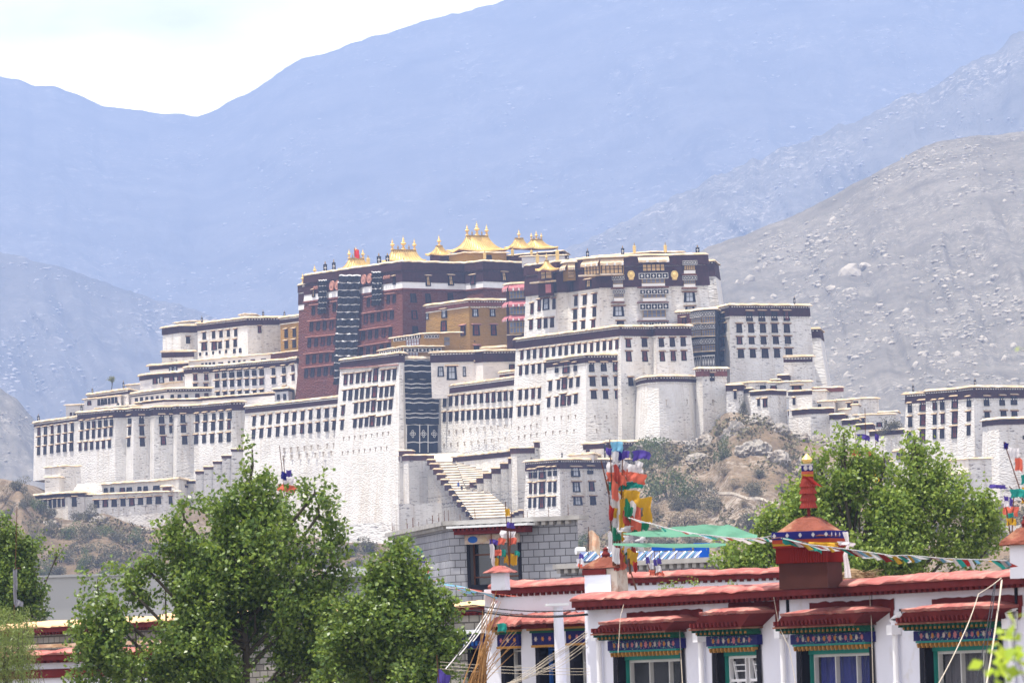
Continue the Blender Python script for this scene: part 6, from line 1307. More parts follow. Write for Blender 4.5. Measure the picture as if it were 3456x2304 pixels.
for k, (a, b, mt) in enumerate(((-.17, -.13, 'cloth_red'), (-.13, -.09, 'cloth_yellow'), (-.09, -.02, 'cloth_orange'), (-.02, .12, 'cloth_navy'))): wrapband(c_, ex_, ey_, sx_, sy_, H_ + a, H_ + b - .002, 1.2 + k * .01, mt, B2[0], 'striped_band')
m_ = MB()
for i in range(5):
    for s, L_, e, f in ((-1, sx_, ex_, ey_ * -sy_ / 2), (-1, sy_, ey_, ex_ * -sx_ / 2), (1, sy_, ey_, ex_ * sx_ / 2)):
        q = c_ + f * 1.26 + e * L_ * 1.1 * (i / 4 - .5) + Vector((0, 0, H_ + .05)); d = e * .035; o = f.normalized() * .01; m_ = MB(); m_.face((q - d + o, q - Vector((0, 0, .045)) + o, q + d + o, q + Vector((0, 0, .045)) + o)); m_.build('lozenge', MT['cloth_white'], B2[0])
# victory banner above the shrine
p_ = c_ + Vector((0, 0, H_ + .42)); r_ = empty('pleated_banner', p_, 'tall pleated red cloth banner with a gilt tip standing on the dark red roof shrine', 'victory banner')
kk = mpp(118); m_ = MB(); m_.tube(p_ - Vector((0, 0, .1)), p_ + Vector((0, 0, 192 * kk)), .03, n=8); m_.build('pole', MT['dark_red'], r_)
y0 = 22 * kk
for i in range(4):
    m_ = MB(); z0 = y0 + (3 - i) * 24 * kk; rr = (23 + 1.5 * (i % 2)) * kk; A, B = [], []
    for q in range(48):
        t = 2 * math.pi * q / 48; j = .012 * (q % 2); A.append(p_ + Vector((math.cos(t) * (rr + j + .02), math.sin(t) * (rr + j), z0))); B.append(p_ + Vector((math.cos(t) * (rr - .02), math.sin(t) * (rr - .02), z0 + 30 * kk)))
    m_.quadgrid([A, B], 0, True); m_.build('pleated_tier', MT['cloth_rust'], r_)
for a, b, mt, nm in ((116, 128, 'cloth_red', 'band'), (128, 136, 'cloth_yellow', 'band'), (136, 146, 'cloth_salmon', 'band'), (146, 166, 'cloth_navy', 'head_band'), (166, 171, 'cloth_white', 'rim')):
    m_ = MB(); m_.lathe(p_, [(20 * kk, a * kk), (20 * kk, b * kk - .002), (0.01, b * kk - .002)], 20); m_.build(nm, MT[mt], r_)
m_ = MB()
for s in (-.045, .045):
    cc = p_ + Vector((s + .01, -20 * kk - .006, 157 * kk)); m_.face([cc + Vector((.036 * math.cos(t), -.004, .045 * math.sin(t))) for t in [2 * math.pi * q / 14 for q in range(14)]])
m_.build('white_spots', MT['cloth_white'], r_)
m_ = MB(); m_.lathe(p_, [(.05, 171 * kk), (.09, 180 * kk), (.10, 186 * kk), (.06, 195 * kk), (.03, 201 * kk), (0, 206 * kk)], 12); m_.build('gilt_tip', MT['gold'], r_, True)
m_ = MB(); g = [[p_ + Vector((-22 * kk + i * .05 + j * .035, -21 * kk - .02 * math.sin(i), (134 - j * 6 - i * 3.5) * kk)) for i in range(5)] for j in range(6)]; m_.quadgrid(g); m_.build('red_sash', MT['cloth_red'], r_)
burner('small white stack with a red disc cap on the second house roof, left end', 1690, 1990, 1932, 62, 136, 'fg_white', 'red_plaster', 118, 1908, knob=False)
burner('white stack with orange cap at the far right end of the roof', 3470, 1950, 1838, 120, 112, 'fg_white', 'orange_plaster', 190, 1775)
# straw bundle on the coping
m_ = MB(); q_ = WA.W(*WA.P(2855, 1955), -.2); rr = random.Random(3)
for i in range(160): a = q_ + Vector((rr.uniform(-.25, .25), rr.uniform(-.1, .1), rr.uniform(0, .12))); m_.tube(a, a + Vector((rr.uniform(.1, .3), rr.uniform(-.1, .1), rr.uniform(-.06, .10) - .03)), .012, .004, 3, caps=False)
m_.lathe(q_ - Vector((.05, 0, .04)), [(.28, 0), (.25, .08), (.12, .2), (.02, .24)], 10, sx=1.2, sy=.6); tag(m_.build('straw_bundle', MT['straw']), 'brown bundle of straw lying on the roof coping beside the dark red shrine', 'bundle')
# ---- grey block building
WG = Wall(1528, 246, 1966, 243); WGL = Wall(1336, 262, 1528, 246)
gb = empty('block_building', WG.W(3, GZ), 'unfinished grey concrete block building with one dark window below the stairs', 'building')
zg = WG.P(1740, 1762)[1]; xg = WG.P(1950, 1800)[0]; lg = WGL.L
wx0, wz1 = WG.P(1586, 1836); wx1, _ = WG.P(1748, 1836); wz0 = WG.P(1660, 1970)[1]
m_ = MB(); wall_with_holes(m_, WG, 0, xg, GZ, zg, [(wx0, wx1, wz0, wz1)], .3); m_.build('front_wall', MT['block_wall'], gb)
m_ = MB(); wall_with_holes(m_, WGL, 0, lg, GZ, zg, [], .3); m_.build('side_wall', MT['block_wall'], gb)
for w, L_, x_ in ((WG, xg, 0), (WGL, lg, 0)):
    m_ = MB(); fbox(m_, w, x_ - .1, L_ + (.25 if w is WG else 0), zg, zg + .16, -.4, .28)
    for i in range(int(L_ / .34)): fbox(m_, w, x_ + .1 + i * .34, x_ + .26 + i * .34, zg - .14, zg - .002, 0, .2)
    m_.build('cornice', MT['concrete'], gb)
r_ = empty('dark_window', WG.W((wx0 + wx1) / 2, wz0, 0) - wloc(gb)); r_.parent = gb
m_ = MB(); m_.face((WG.W(wx0, wz0, -.28), WG.W(wx1, wz0, -.28), WG.W(wx1, wz1, -.28), WG.W(wx0, wz1, -.28))); m_.build('pane', MT['glass_dark'], r_)
m_ = MB()
for q in (.0, .42, .97): fbox(m_, WG, wx0 + (wx1 - wx0) * q, wx0 + (wx1 - wx0) * q + .05, wz0, wz1, -.26, -.2)
fbox(m_, WG, wx0, wx1, wz0 + (wz1 - wz0) * .72, wz0 + (wz1 - wz0) * .72 + .05, -.26, -.2); fbox(m_, WG, wx0, wx1, wz0 + .25, wz0 + .3, -.26, -.2); m_.build('window_frame', MT['brown_wood'], r_)
m_ = MB(); fbox(m_, WG, wx0 - .14, wx0, wz0 - .3, wz1, .0, .03); fbox(m_, WG, wx1, wx1 + .14, wz0 - .3, wz1, .0, .03); fbox(m_, WG, wx0, wx1, wz0 - .3, wz0, 0, .03); m_.build('black_surround', MT['black'], r_)
m_ = MB(); fbox(m_, WG, wx0 - .15, wx1 + .1, wz1 + .002, wz1 + .34, 0, .12, 0)
for k in range(2): cx = wx0 + (wx1 - wx0) * (.1 + k * .2); m_.face([WG.W(cx + .22 * math.cos(t), wz1 + .17 + .13 * math.sin(t), .125) for t in [2 * math.pi * q / 12 for q in range(12)]], 1 + k % 2)
m_.build('painted_lintel', [MT['stained_white'], MT['blue_paint'], MT['cope']], r_)
m_ = MB(); fbox(m_, WG, wx0 - .55, wx1 + .9, wz1 + .60, wz1 + .68, 0, .75, 1); fbox(m_, WG, wx0 - .35, wx1 + .65, wz1 + .36, wz1 + .598, 0, .55, 0)
for i in range(16): fbox(m_, WG, wx0 - .3 + i * .19, wx0 - .2 + i * .19, wz1 + .50, wz1 + .597, .55, .68, 0)
m_.build('hood', [MT['dark_red'], MT['tin']], r_)
m_ = MB(); rr = random.Random(5)
for i in range(22): x = rr.uniform(-lg, xg); w = WG if x > 0 else WGL; xx = x if x > 0 else lg + x; m_ = MB(); m_.tube(w.W(xx, zg + .15, 0), w.W(xx, zg + rr.uniform(.35, .6), 0), .012, n=4); m_.build('rebar', MT['brown_wood'], gb)
# lower grey house between trees and white house
WD = Wall(1000, 152, 1672, 147); gd = empty('grey_stone_house', WD.W(2, GZ), 'low grey stone house with tan coping and a dark painted doorway behind the middle tree', 'house')
zd = WD.P(1500, 2052)[1]; xd = WD.P(1668, 2100)[0]; dx0, dz1 = WD.P(1578, 2190); dx1, _ = WD.P(1655, 2190)
m_ = MB(); wall_with_holes(m_, WD, 0, xd, GZ, zd, [(dx0, dx1, GZ + .2, dz1)]); m_.build('wall', MT['rubble_wall'], gd)
lumpy_coping(WD, 0, xd, zd, .25, .13, .6, 'coping', 'tan_plaster', gd, seed=4)
m_ = MB(); fbox(m_, WD, dx0 - .25, dx1 + .2, dz1 + .35, dz1 + .43, 0, .4, 1); fbox(m_, WD, dx0 - .15, dx1 + .1, dz1 + .02, dz1 + .34, 0, .12, 0)
for k in range(6): fbox(m_, WD, dx0 - .1 + k * .13, dx0 - .03 + k * .13, dz1 + .08, dz1 + .18, .12, .15, 2)
m_.build('door_hood', [MT['navy_paint'], MT['tin'], MT['blue_paint']], gd)
m_ = MB(); m_.face((WD.W(dx0, GZ, -.25), WD.W(dx1, GZ, -.25), WD.W(dx1, dz1, -.25), WD.W(dx0, dz1, -.25))); fbox(m_, WD, dx0, dx0 + .12, GZ, dz1, -.24, .01, 1); m_.build('door', [MT['brown_wood'], MT['black']], gd)
# white rear house with red coping behind the flag poles
WE = Wall(2120, 168, 2700, 166); ge = empty('far_white_house', WE.W(2, GZ), 'plain white house with a thin red coping behind the roof shrines', 'house'); ze = WE.P(2300, 1945)[1]
m_ = MB(); wall_with_holes(m_, WE, 0, WE.L, GZ, ze, []); m_.build('wall', MT['fg_white'], ge); lumpy_coping(WE, -.1, WE.L, ze, .16, .16, .4, 'coping', 'red_plaster', ge, seed=6)
# concrete block house with solar heaters
WS = Wall(1900, 205, 2560, 200); gs = empty('solar_roof_house', WS.W(2, GZ), 'grey block house with a concrete cornice carrying the blue solar tubes', 'building'); zs = WS.P(2200, 1905)[1]
m_ = MB(); wall_with_holes(m_, WS, 0, WS.L, GZ, zs, []); m_.build('wall', MT['block_wall'], gs)
m_ = MB(); fbox(m_, WS, -.1, WS.L, zs, zs + .15, -.5, .25)
for i in range(int(WS.L / .3)): fbox(m_, WS, i * .3, i * .3 + .14, zs - .14, zs - .002, 0, .18)
m_.build('cornice', MT['concrete'], gs)
mat('solar_blue', (.09, .12, .22), .25, var=.4, vs=5); mat('tarp_blue', (.01, .12, .62), .7, var=.2, vs=2)
for i in range(5):
    u0 = 1950 + i * 82; a = at(u0, 1893, 209); root = empty('solar_water_heater', a, 'blue evacuated tube solar water heater on the block house roof, %s from the left' % ('first', 'second', 'third', 'fourth', 'fifth')[i], 'solar heater', 'solar water heaters on the roof'); k = mpp(209)
    m_ = MB(); e1 = Vector((78 * k, 0, 0)); sl_ = Vector((10 * k, .9, 33 * k)); m_.box(a, e1, Vector((0, .05, -.05)), sl_); m_.build('tube_panel', MT['solar_blue'], root)
    m_ = MB()
    for q in (.04, .38, .72): m_.tube(a + e1 * q + Vector((0, -.04, 0)), a + e1 * q + sl_ + Vector((26 * k, -.04, 0)), .022, n=5)
    m_.build('rail', MT['tin'], root)
    m_ = MB()
    for q in (.2, .55): m_.tube(a + e1 * q + Vector((0, -.04, 0)), a + e1 * q + sl_ + Vector((20 * k, -.04, 0)), .02, n=5)
    m_.build('blue_rail', MT['cloth_sky'], root)
for i, (u, v) in enumerate(((1958, 1858), (2062, 1858))):
    a = at(u, v, 215); m_ = MB(); m_.tube(a + Vector((-.14, 0, 0)), a + Vector((.14, .1, 0)), .12, n=14); tag(m_.build('water_tank', MT['tin'], None, True), ['white water tank left of the orange capped incense burner', 'white water tank right beside the flag pole'][i], 'water tank')
for (ua, ub, va, vb), l in (((2345, 2395, 1835, 1880), 'bright blue tarpaulin box at the right end of the solar roof'), ((2200, 2270, 1842, 1858), 'long low blue tarpaulin roll on the solar roof, left piece'), ((2280, 2335, 1842, 1858), 'long low blue tarpaulin roll on the solar roof, right piece')):
    a = at(ua, vb, 212); k = mpp(212); m_ = MB(); m_.box(a, Vector(((ub - ua) * k, 0, 0)), Vector((0, .5, 0)), Vector((0, 0, (vb - va) * k))); m_.box(a + Vector((-.02, -.02, (vb - va) * k)), Vector(((ub - ua) * k + .04, 0, 0)), Vector((0, .54, 0)), Vector((0, 0, .03))); tag(m_.build('tarpaulin', MT['tarp_blue']), l, 'tarpaulin')
# rear left: plain grey wall, tan coped wall, white low wall
m_ = MB(); wq = Wall(130, 330, 660, 330); z_ = wq.P(300, 1944)[1]; wall_with_holes(m_, wq, 0, wq.L, GZ, z_, []); fbox(m_, wq, -.1, wq.L, z_, z_ + .12, -.4, .1); tag(m_.build('plain_grey_wall', MT['grey_render']), 'large blank grey rendered wall behind the trees at the left', 'wall')
w_ = Wall(-60, 172, 700, 160); g_ = empty('stone_wall', w_.W(3, GZ), 'rubble stone wall with an orange tan coping at the lower left', 'wall'); z_ = w_.P(150, 2118)[1]
m_ = MB(); wall_with_holes(m_, w_, -.5, w_.L, GZ, z_, []); m_.build('stonework', MT['rubble_wall'], g_); lumpy_coping(w_, -.5, w_.L, z_, .35, .16, .6, 'coping', 'tan_plaster', g_, seed=8)
w_ = Wall(-60, 150, 620, 146); g_ = empty('low_white_house', w_.W(3, GZ), 'low white house with red coping and a dark red band at the bottom left', 'house'); z_ = w_.P(200, 2208)[1]
m_ = MB(); wall_with_holes(m_, w_, -.5, w_.L, GZ, z_, []); m_.build('wall', MT['fg_white'], g_); lumpy_coping(w_, -.5, w_.L, z_, .3, .12, .5, 'coping', 'red_plaster', g_, seed=9)
m_ = MB(); zb_ = w_.P(200, 2285)[1]; fbox(m_, w_, -.5, w_.L, zb_, zb_ + .16, 0, .1); fbox(m_, w_, -.5, w_.L, zb_ + .06, zb_ + .2, 0, .05); m_.build('band', MT['dark_red'], g_)
m_ = MB(); fbox(m_, w_, -.5, w_.L, z_ + .17, z_ + .25, -1.2, -.3); m_.build('rear_ledge', MT['cope'], g_)
w_ = Wall(560, 178, 1340, 170); g_ = empty('roof_edge_house', w_.W(3, GZ), 'grey house with tan eaves half hidden between the left trees', 'house'); z_ = w_.P(1150, 2055)[1]
m_ = MB(); wall_with_holes(m_, w_, 0, w_.L, GZ, z_, []); m_.build('wall', MT['rubble_wall'], g_); lumpy_coping(w_, 0, w_.L, z_, .3, .12, .5, 'coping', 'tan_plaster', g_, seed=10)
w_ = Wall(1060, 225, 1345, 220); g_ = empty('tarred_roof_shed', w_.W(1, GZ), 'pale metal roofed shed behind the gap between the two big trees', 'shed'); z_ = w_.P(1200, 1945)[1]
m_ = MB(); wall_with_holes(m_, w_, 0, w_.L, GZ, z_, []); m_.build('wall', MT['block_wall'], g_); m_ = MB(); fbox(m_, w_, -.1, w_.L, z_, z_ + .1, -.8, .35); fbox(m_, w_, -.1, w_.L - .6, z_ + .1, z_ + .35, -.8, -.5); m_.build('roof', MT['tin_roof'], g_)
# ---------------------------------------------------------------- trees of the town
leafmat('poplar_leaf', (.045, .10, .014), (.175, .25, .040), .40, .32, .45)
leafmat('bright_leaf', (.09, .165, .02), (.24, .32, .06), .45, .36, .35)
leafmat('willow_leaf', (.10, .16, .03), (.20, .25, .07), .5, .3, .4)
def town_tree(name, label, lobes, y, trunk_u, n, mt, leaf=.07, seed=1, hole=.0, droop=.45, aspect=.66, shoot=.42, limbs=True, depthf=.9):
    r = np.random.default_rng(seed); rnd = random.Random(seed); k = mpp(y)
    base = at(trunk_u, 2300, y); base.z = GZ; root = empty(name, base, label, 'tree')
    cen = [(at(u, v, y), ru * k, rv * k) for u, v, ru, rv in lobes]; area = [a * b * math.sqrt(a) for _, a, b in cen]; tot = sum(area)
    pts = []; shoots = []
    for (c, a, b), ar in zip(cen, area):
        m = max(3, int(n * ar / tot / 26))
        for _ in range(m):
            for _t in range(6):
                d = r.normal(size=3); d /= np.linalg.norm(d); rad = r.uniform(.25, 1.05) ** .6
                q = np.array([c.x + d[0] * a * rad, c.y + d[1] * a * depthf * rad, c.z + d[2] * b * rad])
                nz_ = float(fbm(q[0] * .9 + seed, q[2] * .9 + q[1] * .6, seed, 3))
                if nz_ > hole - .25: break
            dirv = np.array([d[0] * .5, d[1] * .5, .75 + .4 * d[2]]) + r.normal(size=3) * .25; dirv /= np.linalg.norm(dirv); L_ = shoot * r.uniform(.5, 1.4)
            t = r.random(26) ** .8; p = q + dirv * (t[:, None] - .35) * L_ + r.normal(size=(26, 3)) * .075; pts.append(p); shoots.append((q - dirv * L_ * .35, q + dirv * L_ * .6))
    P = np.concatenate(pts) - np.array(base); me = leaf_mesh('crown', P, leaf, mt, seed, droop, aspect=aspect)
    o = bpy.data.objects.new('crown', me); COL.objects.link(o); o.parent = root
    m = MB(); top = max(c.z for c, a, b in cen); h = top - GZ
    ax = lambda z: Vector((base.x + .12 * math.sin(z * .8 + seed), base.y + .1 * math.cos(z * .7), z))
    zz = [GZ + h * t for t in (0, .15, .3, .45, .6, .72)]
    m.chain([ax(z) for z in zz], .17, .05, 8)
    m.build('trunk', MT['bark'], root, True)
    if limbs:
        m = MB()
        for c, a, b in cen:
            z0 = max(GZ + .12 * h, min(c.z - abs(c.x - base.x) * .9 - b * .6, GZ + h * .72)); p0 = ax(z0); p1 = Vector(c) - Vector((0, 0, b * .5)); mid = (p0 + p1) / 2 + Vector((rnd.uniform(-.2, .2), rnd.uniform(-.2, .2), -.15))
            m.chain([p0, mid, p1, Vector(c) + Vector((0, 0, b * .6))], .06, .015, 5)
        for s in rnd.sample(shoots, min(len(shoots), 500)):
            m.chain([Vector(s[0]), (Vector(s[0]) + Vector(s[1])) / 2 + Vector((rnd.uniform(-.03, .03), 0, 0)), Vector(s[1])], .009, .004, 3)
        m.build('branches', MT['bark'], root)
    return root
town_tree('poplar_tree', 'tallest bright green leafy tree left of centre, in front of the great white wall',
          [(852, 1545, 34, 50), (848, 1610, 66, 70), (830, 1690, 115, 85), (900, 1690, 70, 70), (1062, 1640, 40, 50), (1075, 1700, 62, 70), (760, 1770, 150, 90), (900, 1790, 190, 110), (1060, 1800, 95, 100), (620, 1730, 50, 40), (600, 1790, 60, 50), (640, 1840, 110, 70), (1120, 1880, 60, 60), (1090, 1950, 80, 80), (820, 1910, 260, 130), (620, 1930, 150, 90),
           (500, 1900, 55, 45), (440, 1960, 80, 60), (330, 1990, 55, 50), (380, 2060, 130, 80), (560, 2060, 200, 120), (860, 2060, 280, 140), (330, 2150, 90, 80), (460, 2190, 200, 120), (740, 2200, 260, 130), (1000, 2120, 200, 130), (300, 2270, 80, 90), (640, 2180, 200, 140), (700, 2000, 200, 120), (1130, 2060, 90, 120), (1150, 2230, 130, 110), (1170, 2000, 50, 60), (1185, 2110, 80, 90), (480, 2290, 200, 80), (800, 2300, 260, 90), (1030, 2270, 180, 90)], 140, 815, 62000, 'poplar_leaf', .112, 1, hole=.12)
town_tree('poplar_tree', 'second leafy green tree right of the tallest one, reaching the grey block house',
          [(1348, 1850, 34, 40), (1345, 1910, 62, 60), (1260, 1960, 70, 55), (1370, 1990, 95, 75), (1240, 2040, 110, 80), (1410, 2060, 90, 60), (1505, 2020, 32, 38), (1480, 2080, 60, 45), (1320, 2120, 170, 100), (1480, 2180, 80, 70), (1240, 2200, 160, 110), (1400, 2230, 140, 100), (1520, 2180, 35, 30), (1300, 2300, 220, 80), (1480, 2290, 60, 60)], 133.5, 1330, 36000, 'poplar_leaf', .105, 2, hole=.1)
town_tree('poplar_tree', 'leafy green tree at the far left edge behind the flag pole',
          [(10, 1800, 40, 50), (60, 1860, 50, 50), (110, 1850, 34, 40), (100, 1920, 60, 60), (20, 1930, 70, 80), (190, 1870, 12, 18), (120, 1990, 50, 50), (60, 2010, 100, 70), (110, 2060, 50, 40), (0, 2070, 80, 50)], 186, 40, 22000, 'poplar_leaf', .11, 3, hole=.1)
town_tree('poplar_tree', 'light green sparse leafy tree behind the dark red roof shrine at the right',
          [(2848, 1475, 16, 26), (2838, 1530, 34, 34), (2880, 1570, 50, 45), (2765, 1560, 30, 36), (2720, 1610, 34, 34), (2790, 1640, 60, 50), (2660, 1690, 40, 40), (2900, 1650, 80, 60), (3088, 1500, 24, 32), (3095, 1560, 50, 50), (3110, 1630, 80, 60), (3010, 1680, 90, 60), (3230, 1640, 40, 30), (3180, 1700, 100, 60), (3300, 1700, 50, 40), (2750, 1740, 90, 60), (2900, 1760, 150, 80), (3080, 1780, 160, 80), (3260, 1770, 90, 60), (3340, 1820, 45, 50),
           (2820, 1860, 160, 80), (3050, 1870, 200, 80), (3240, 1860, 90, 70), (2960, 1610, 60, 50), (2700, 1720, 70, 60), (2630, 1770, 60, 50), (2985, 1560, 26, 30), (3170, 1600, 40, 36), (2600, 1850, 90, 60), (2490, 1890, 80, 50), (2650, 1780, 50, 40), (2470, 1910, 26, 20), (2560, 1930, 80, 50), (2640, 1930, 80, 60), (2600, 1970, 90, 30), (3000, 1930, 240, 40)], 176, 2900, 56000, 'bright_leaf', .125, 4, hole=.26, shoot=.7)
# willow at the bottom left corner: hanging strands
r_ = np.random.default_rng(12); yw = 128; q0 = at(20, 2300, yw); q0.z = GZ; root = empty('willow_tree', q0, 'yellow green willow with hanging strands at the bottom left corner', 'tree'); P = []; m_ = MB()
m_.chain([q0, q0 + Vector((-.1, 0, 3)), q0 + Vector((0, 0, 6.2))], .12, .03, 6)
for i in range(260):
    a = at(r_.uniform(-60, 105), r_.uniform(2040, 2240), yw + r_.uniform(-.8, .8)); L_ = r_.uniform(.5, 1.3); sw = r_.normal() * .12
    t = np.linspace(0, 1, 34); p = np.array(a) + np.stack([sw * t ** 2 + .05 * np.sin(t * 9), 0 * t, -L_ * t + .12 * np.sin(t * 3)], 1) + r_.normal(size=(34, 3)) * .03; P.append(p)
    if i % 3 == 0: m_.chain([Vector(p[0]), Vector(p[16]), Vector(p[33])], .006, .003, 3)
m_.build('trunk', MT['bark'], root); o_ = bpy.data.objects.new('crown', leaf_mesh('crown', np.concatenate(P) - np.array(q0), .075, 'willow_leaf', 4, 1.4, aspect=.25)); COL.objects.link(o_); o_.parent = root
# foreground branch, bottom right
yb = 25; q0 = at(3500, 2420, yb); root = empty('near_branch', q0, 'out of focus bright green leaves on a twig at the bottom right edge', 'branch'); leafmat('near_leaf', (.20, .32, .03), (.34, .44, .06), .5, .5, .3)
r_ = np.random.default_rng(5); C_ = np.array([tuple(at(u + r_.normal() * 9, v + r_.normal() * 9, yb + r_.normal() * .05)) for u, v in ((3415, 2072), (3370, 2130), (3395, 2150), (3360, 2170), (3430, 2110), (3440, 2160), (3380, 2195), (3420, 2200), (3352, 2190), (3450, 2230), (3400, 2240), (3345, 2260), (3440, 2280), (3375, 2275), (3455, 2190), (3465, 2130), (3410, 2160), (3430, 2250), (3385, 2225), (3460, 2290))])
C_ = np.concatenate([C_, C_ + r_.normal(size=C_.shape) * np.array([.03, .05, .03])]); o_ = bpy.data.objects.new('leaves', leaf_mesh('leaves', C_ - np.array(q0), .062, 'near_leaf', 6, .3, aspect=.75)); COL.objects.link(o_); o_.parent = root
m_ = MB(); m_.chain([q0, at(3450, 2270, yb), at(3420, 2180, yb), at(3415, 2090, yb)], .004, .002, 4); m_.build('twig', MT['bark'], root)
q0 = at(3475, 1190, yb); root = empty('near_branch', q0, 'single blurred yellow green leaf at the right edge above the barracks', 'branch'); C_ = np.array([tuple(at(3440, 1172, yb) - q0), tuple(at(3452, 1178, yb) - q0)]); o_ = bpy.data.objects.new('leaves', leaf_mesh('leaves', C_, .035, 'near_leaf', 8, 0, aspect=.6)); COL.objects.link(o_); o_.parent = root
m_ = MB(); m_.chain([q0 + Vector((.08, 0, 0)), at(3445, 1176, yb)], .002, .001, 4); m_.build('twig', MT['bark'], root)
# little roof plants behind the coping
for i, (u, v, s) in enumerate(((2240, 1990, 26), (2275, 1975, 30), (2300, 1992, 20), (2345, 1970, 30), (1800 + 430, 1995, 18), (2470, 1975, 20))):
    q = at(u, v + 6, 131); root = empty('roof_plant', q, 'small pale green potted shoots growing behind the roof coping', 'plant', 'shoots behind the roof coping'); k = mpp(131); c = r_.normal(size=(40, 3)) * np.array([s * k * .4, .06, s * k * .35]) + np.array([0, 0, s * k * .4])
    o_ = bpy.data.objects.new('leaves', leaf_mesh('leaves', c, .055, 'bright_leaf', i, .2)); COL.objects.link(o_); o_.parent = root
    m_ = MB(); m_.chain([q - Vector((0, 0, .2)), q + Vector((0, 0, s * k * .6))], .008, .004, 4); m_.build('stem', MT['bark'], root)

# ---------------------------------------------------------------- prayer flags, poles
def cloth(m_, p, w, h, sway, rnd, mi=0, nx=10, ny=7, droop=.25):
    """flag quad hanging from its left edge at p (top left), blown to +x"""
    ph = rnd.uniform(0, 6); tp, t2 = rnd.uniform(-.6, 1), rnd.uniform(-.4, 1); g = []
    for j in range(ny + 1):
        row = []
        for i in range(nx + 1):
            a, b = i / nx, j / ny
            row.append(p + Vector((w * a * (1 - .3 * b * tp) + sway * b * .6 + .04 * w * math.sin(b * 7 + ph), .16 * w * math.sin(a * 7 + ph + b * 2), -h * b * (1 - .3 * a * t2) - droop * h * a * a + .07 * h * math.sin(a * 6 + ph) + (.06 * h * math.sin(i * 2.7 + ph) if j == ny else 0))))
        g.append(row)
    m_.quadgrid(g, mi)
def flags(label, crop, items, y, poles, seed=0, cat='prayer flags', name='prayer_flag_pole'):
    rnd = random.Random(seed); k = mpp(y); s = CROPS[crop][2] * k
    b = at(*K(crop, poles[0][0], poles[0][1]), y); root = empty(name, b, label, cat)
    m = MB()
    for x0, y0, x1, y1 in poles: m.tube(at(*K(crop, x0, y0), y), at(*K(crop, x1, y1), y + .03), .022 if len(items) > 12 else .012, .009, 5)
    m.build('pole', MT['pole_brown'], root)
    for x0, y0, x1, y1, mt in items:
        m = MB(); p = at(*K(crop, x0, y0), y + rnd.uniform(-.18, .18)); kk2 = 1.32 if seed == 3 else 1.12; cloth(m, p, (x1 - x0) * s * kk2, (y1 - y0) * s * 1.05, rnd.uniform(-.1, .1) * (y1 - y0) * s, rnd, droop=rnd.uniform(.05, .3)); m.build('flag', MT['cloth_' + mt], root, True)
    return root
BIG = [(1075, 232, 1160, 310, 'sky'), (1030, 290, 1075, 350, 'violet'), (1115, 285, 1172, 400, 'navy'), (1085, 300, 1130, 420, 'white'), (1172, 308, 1226, 385, 'violet'), (1268, 312, 1386, 398, 'violet'), (1040, 418, 1132, 500, 'white'), (1222, 432, 1322, 512, 'white'), (1290, 405, 1345, 470, 'white'), (1160, 400, 1215, 480, 'white'),
       (1040, 500, 1165, 575, 'salmon'), (1165, 465, 1215, 530, 'salmon'), (1203, 505, 1345, 585, 'salmon'), (1055, 590, 1182, 665, 'teal2'), (1162, 535, 1200, 605, 'green'), (1198, 592, 1322, 655, 'teal2'), (1075, 660, 1150, 700, 'sky'), (1110, 665, 1200, 730, 'yellow'), (1192, 655, 1300, 760, 'yellow'), (1080, 690, 1145, 1010, 'white'), (1125, 735, 1235, 985, 'rust'), (1200, 740, 1235, 900, 'green'),
       (1235, 710, 1385, 960, 'yellow'), (1245, 930, 1370, 1050, 'green'), (1125, 975, 1300, 1030, 'white'), (1140, 1010, 1200, 1110, 'yellow'), (1115, 1000, 1140, 1100, 'sky'), (1060, 800, 1095, 930, 'red'), (1190, 1060, 1345, 1110, 'white'), (1085, 1150, 1135, 1290, 'white'), (1115, 1150, 1150, 1270, 'rust'), (1140, 1150, 1225, 1290, 'yellow'), (1195, 1170, 1262, 1300, 'green'), (1245, 1200, 1300, 1310, 'yellow'), (1175, 1190, 1240, 1230, 'violet'), (1270, 1290, 1300, 1380, 'red')]
_rb = random.Random(21)
for _i in range(30):
    _x, _y = _rb.uniform(1045, 1270), _rb.uniform(430, 1230); BIG.append((_x, _y, _x + _rb.uniform(25, 70), _y + _rb.uniform(70, 190), _rb.choice(['white', 'rust', 'yellow', 'green', 'sky', 'salmon', 'white', 'rust', 'grey'])))
flags('big ragged bundle of coloured prayer flags on tall poles before the lower house', 'H', BIG, 130.5, [(1100, 1330, 1050, 560), (1062, 700, 990, 400), (1115, 1330, 1066, 212), (1150, 1200, 1185, 260), (1130, 1200, 1125, 500), (1245, 1400, 1235, 880), (1300, 1540, 1240, 1340)], 3)
flags('bundle of prayer flags with a dark tipped spire on the small white stack', 'P', [(288, 150, 345, 200, 'violet'), (228, 225, 350, 285, 'white'), (212, 290, 275, 350, 'salmon'), (308, 285, 372, 350, 'salmon'), (243, 388, 278, 445, 'teal2'), (358, 400, 398, 440, 'teal2'), (262, 430, 300, 505, 'yellow'), (308, 425, 378, 515, 'yellow'), (272, 30, 312, 90, 'yellow')], 136, [(312, 545, 275, -30), (312, 545, 330, 60), (312, 545, 300, 140)], 4)
flags('short bundle of violet, white and salmon prayer flags left of the spired bundle', 'P', [(135, 300, 212, 350, 'violet'), (138, 335, 178, 450, 'white'), (168, 390, 240, 440, 'salmon'), (150, 450, 180, 530, 'white'), (180, 465, 218, 535, 'yellow'), (205, 430, 222, 500, 'teal2')], 136.4, [(180, 545, 150, 250), (220, 545, 230, 270)], 5)
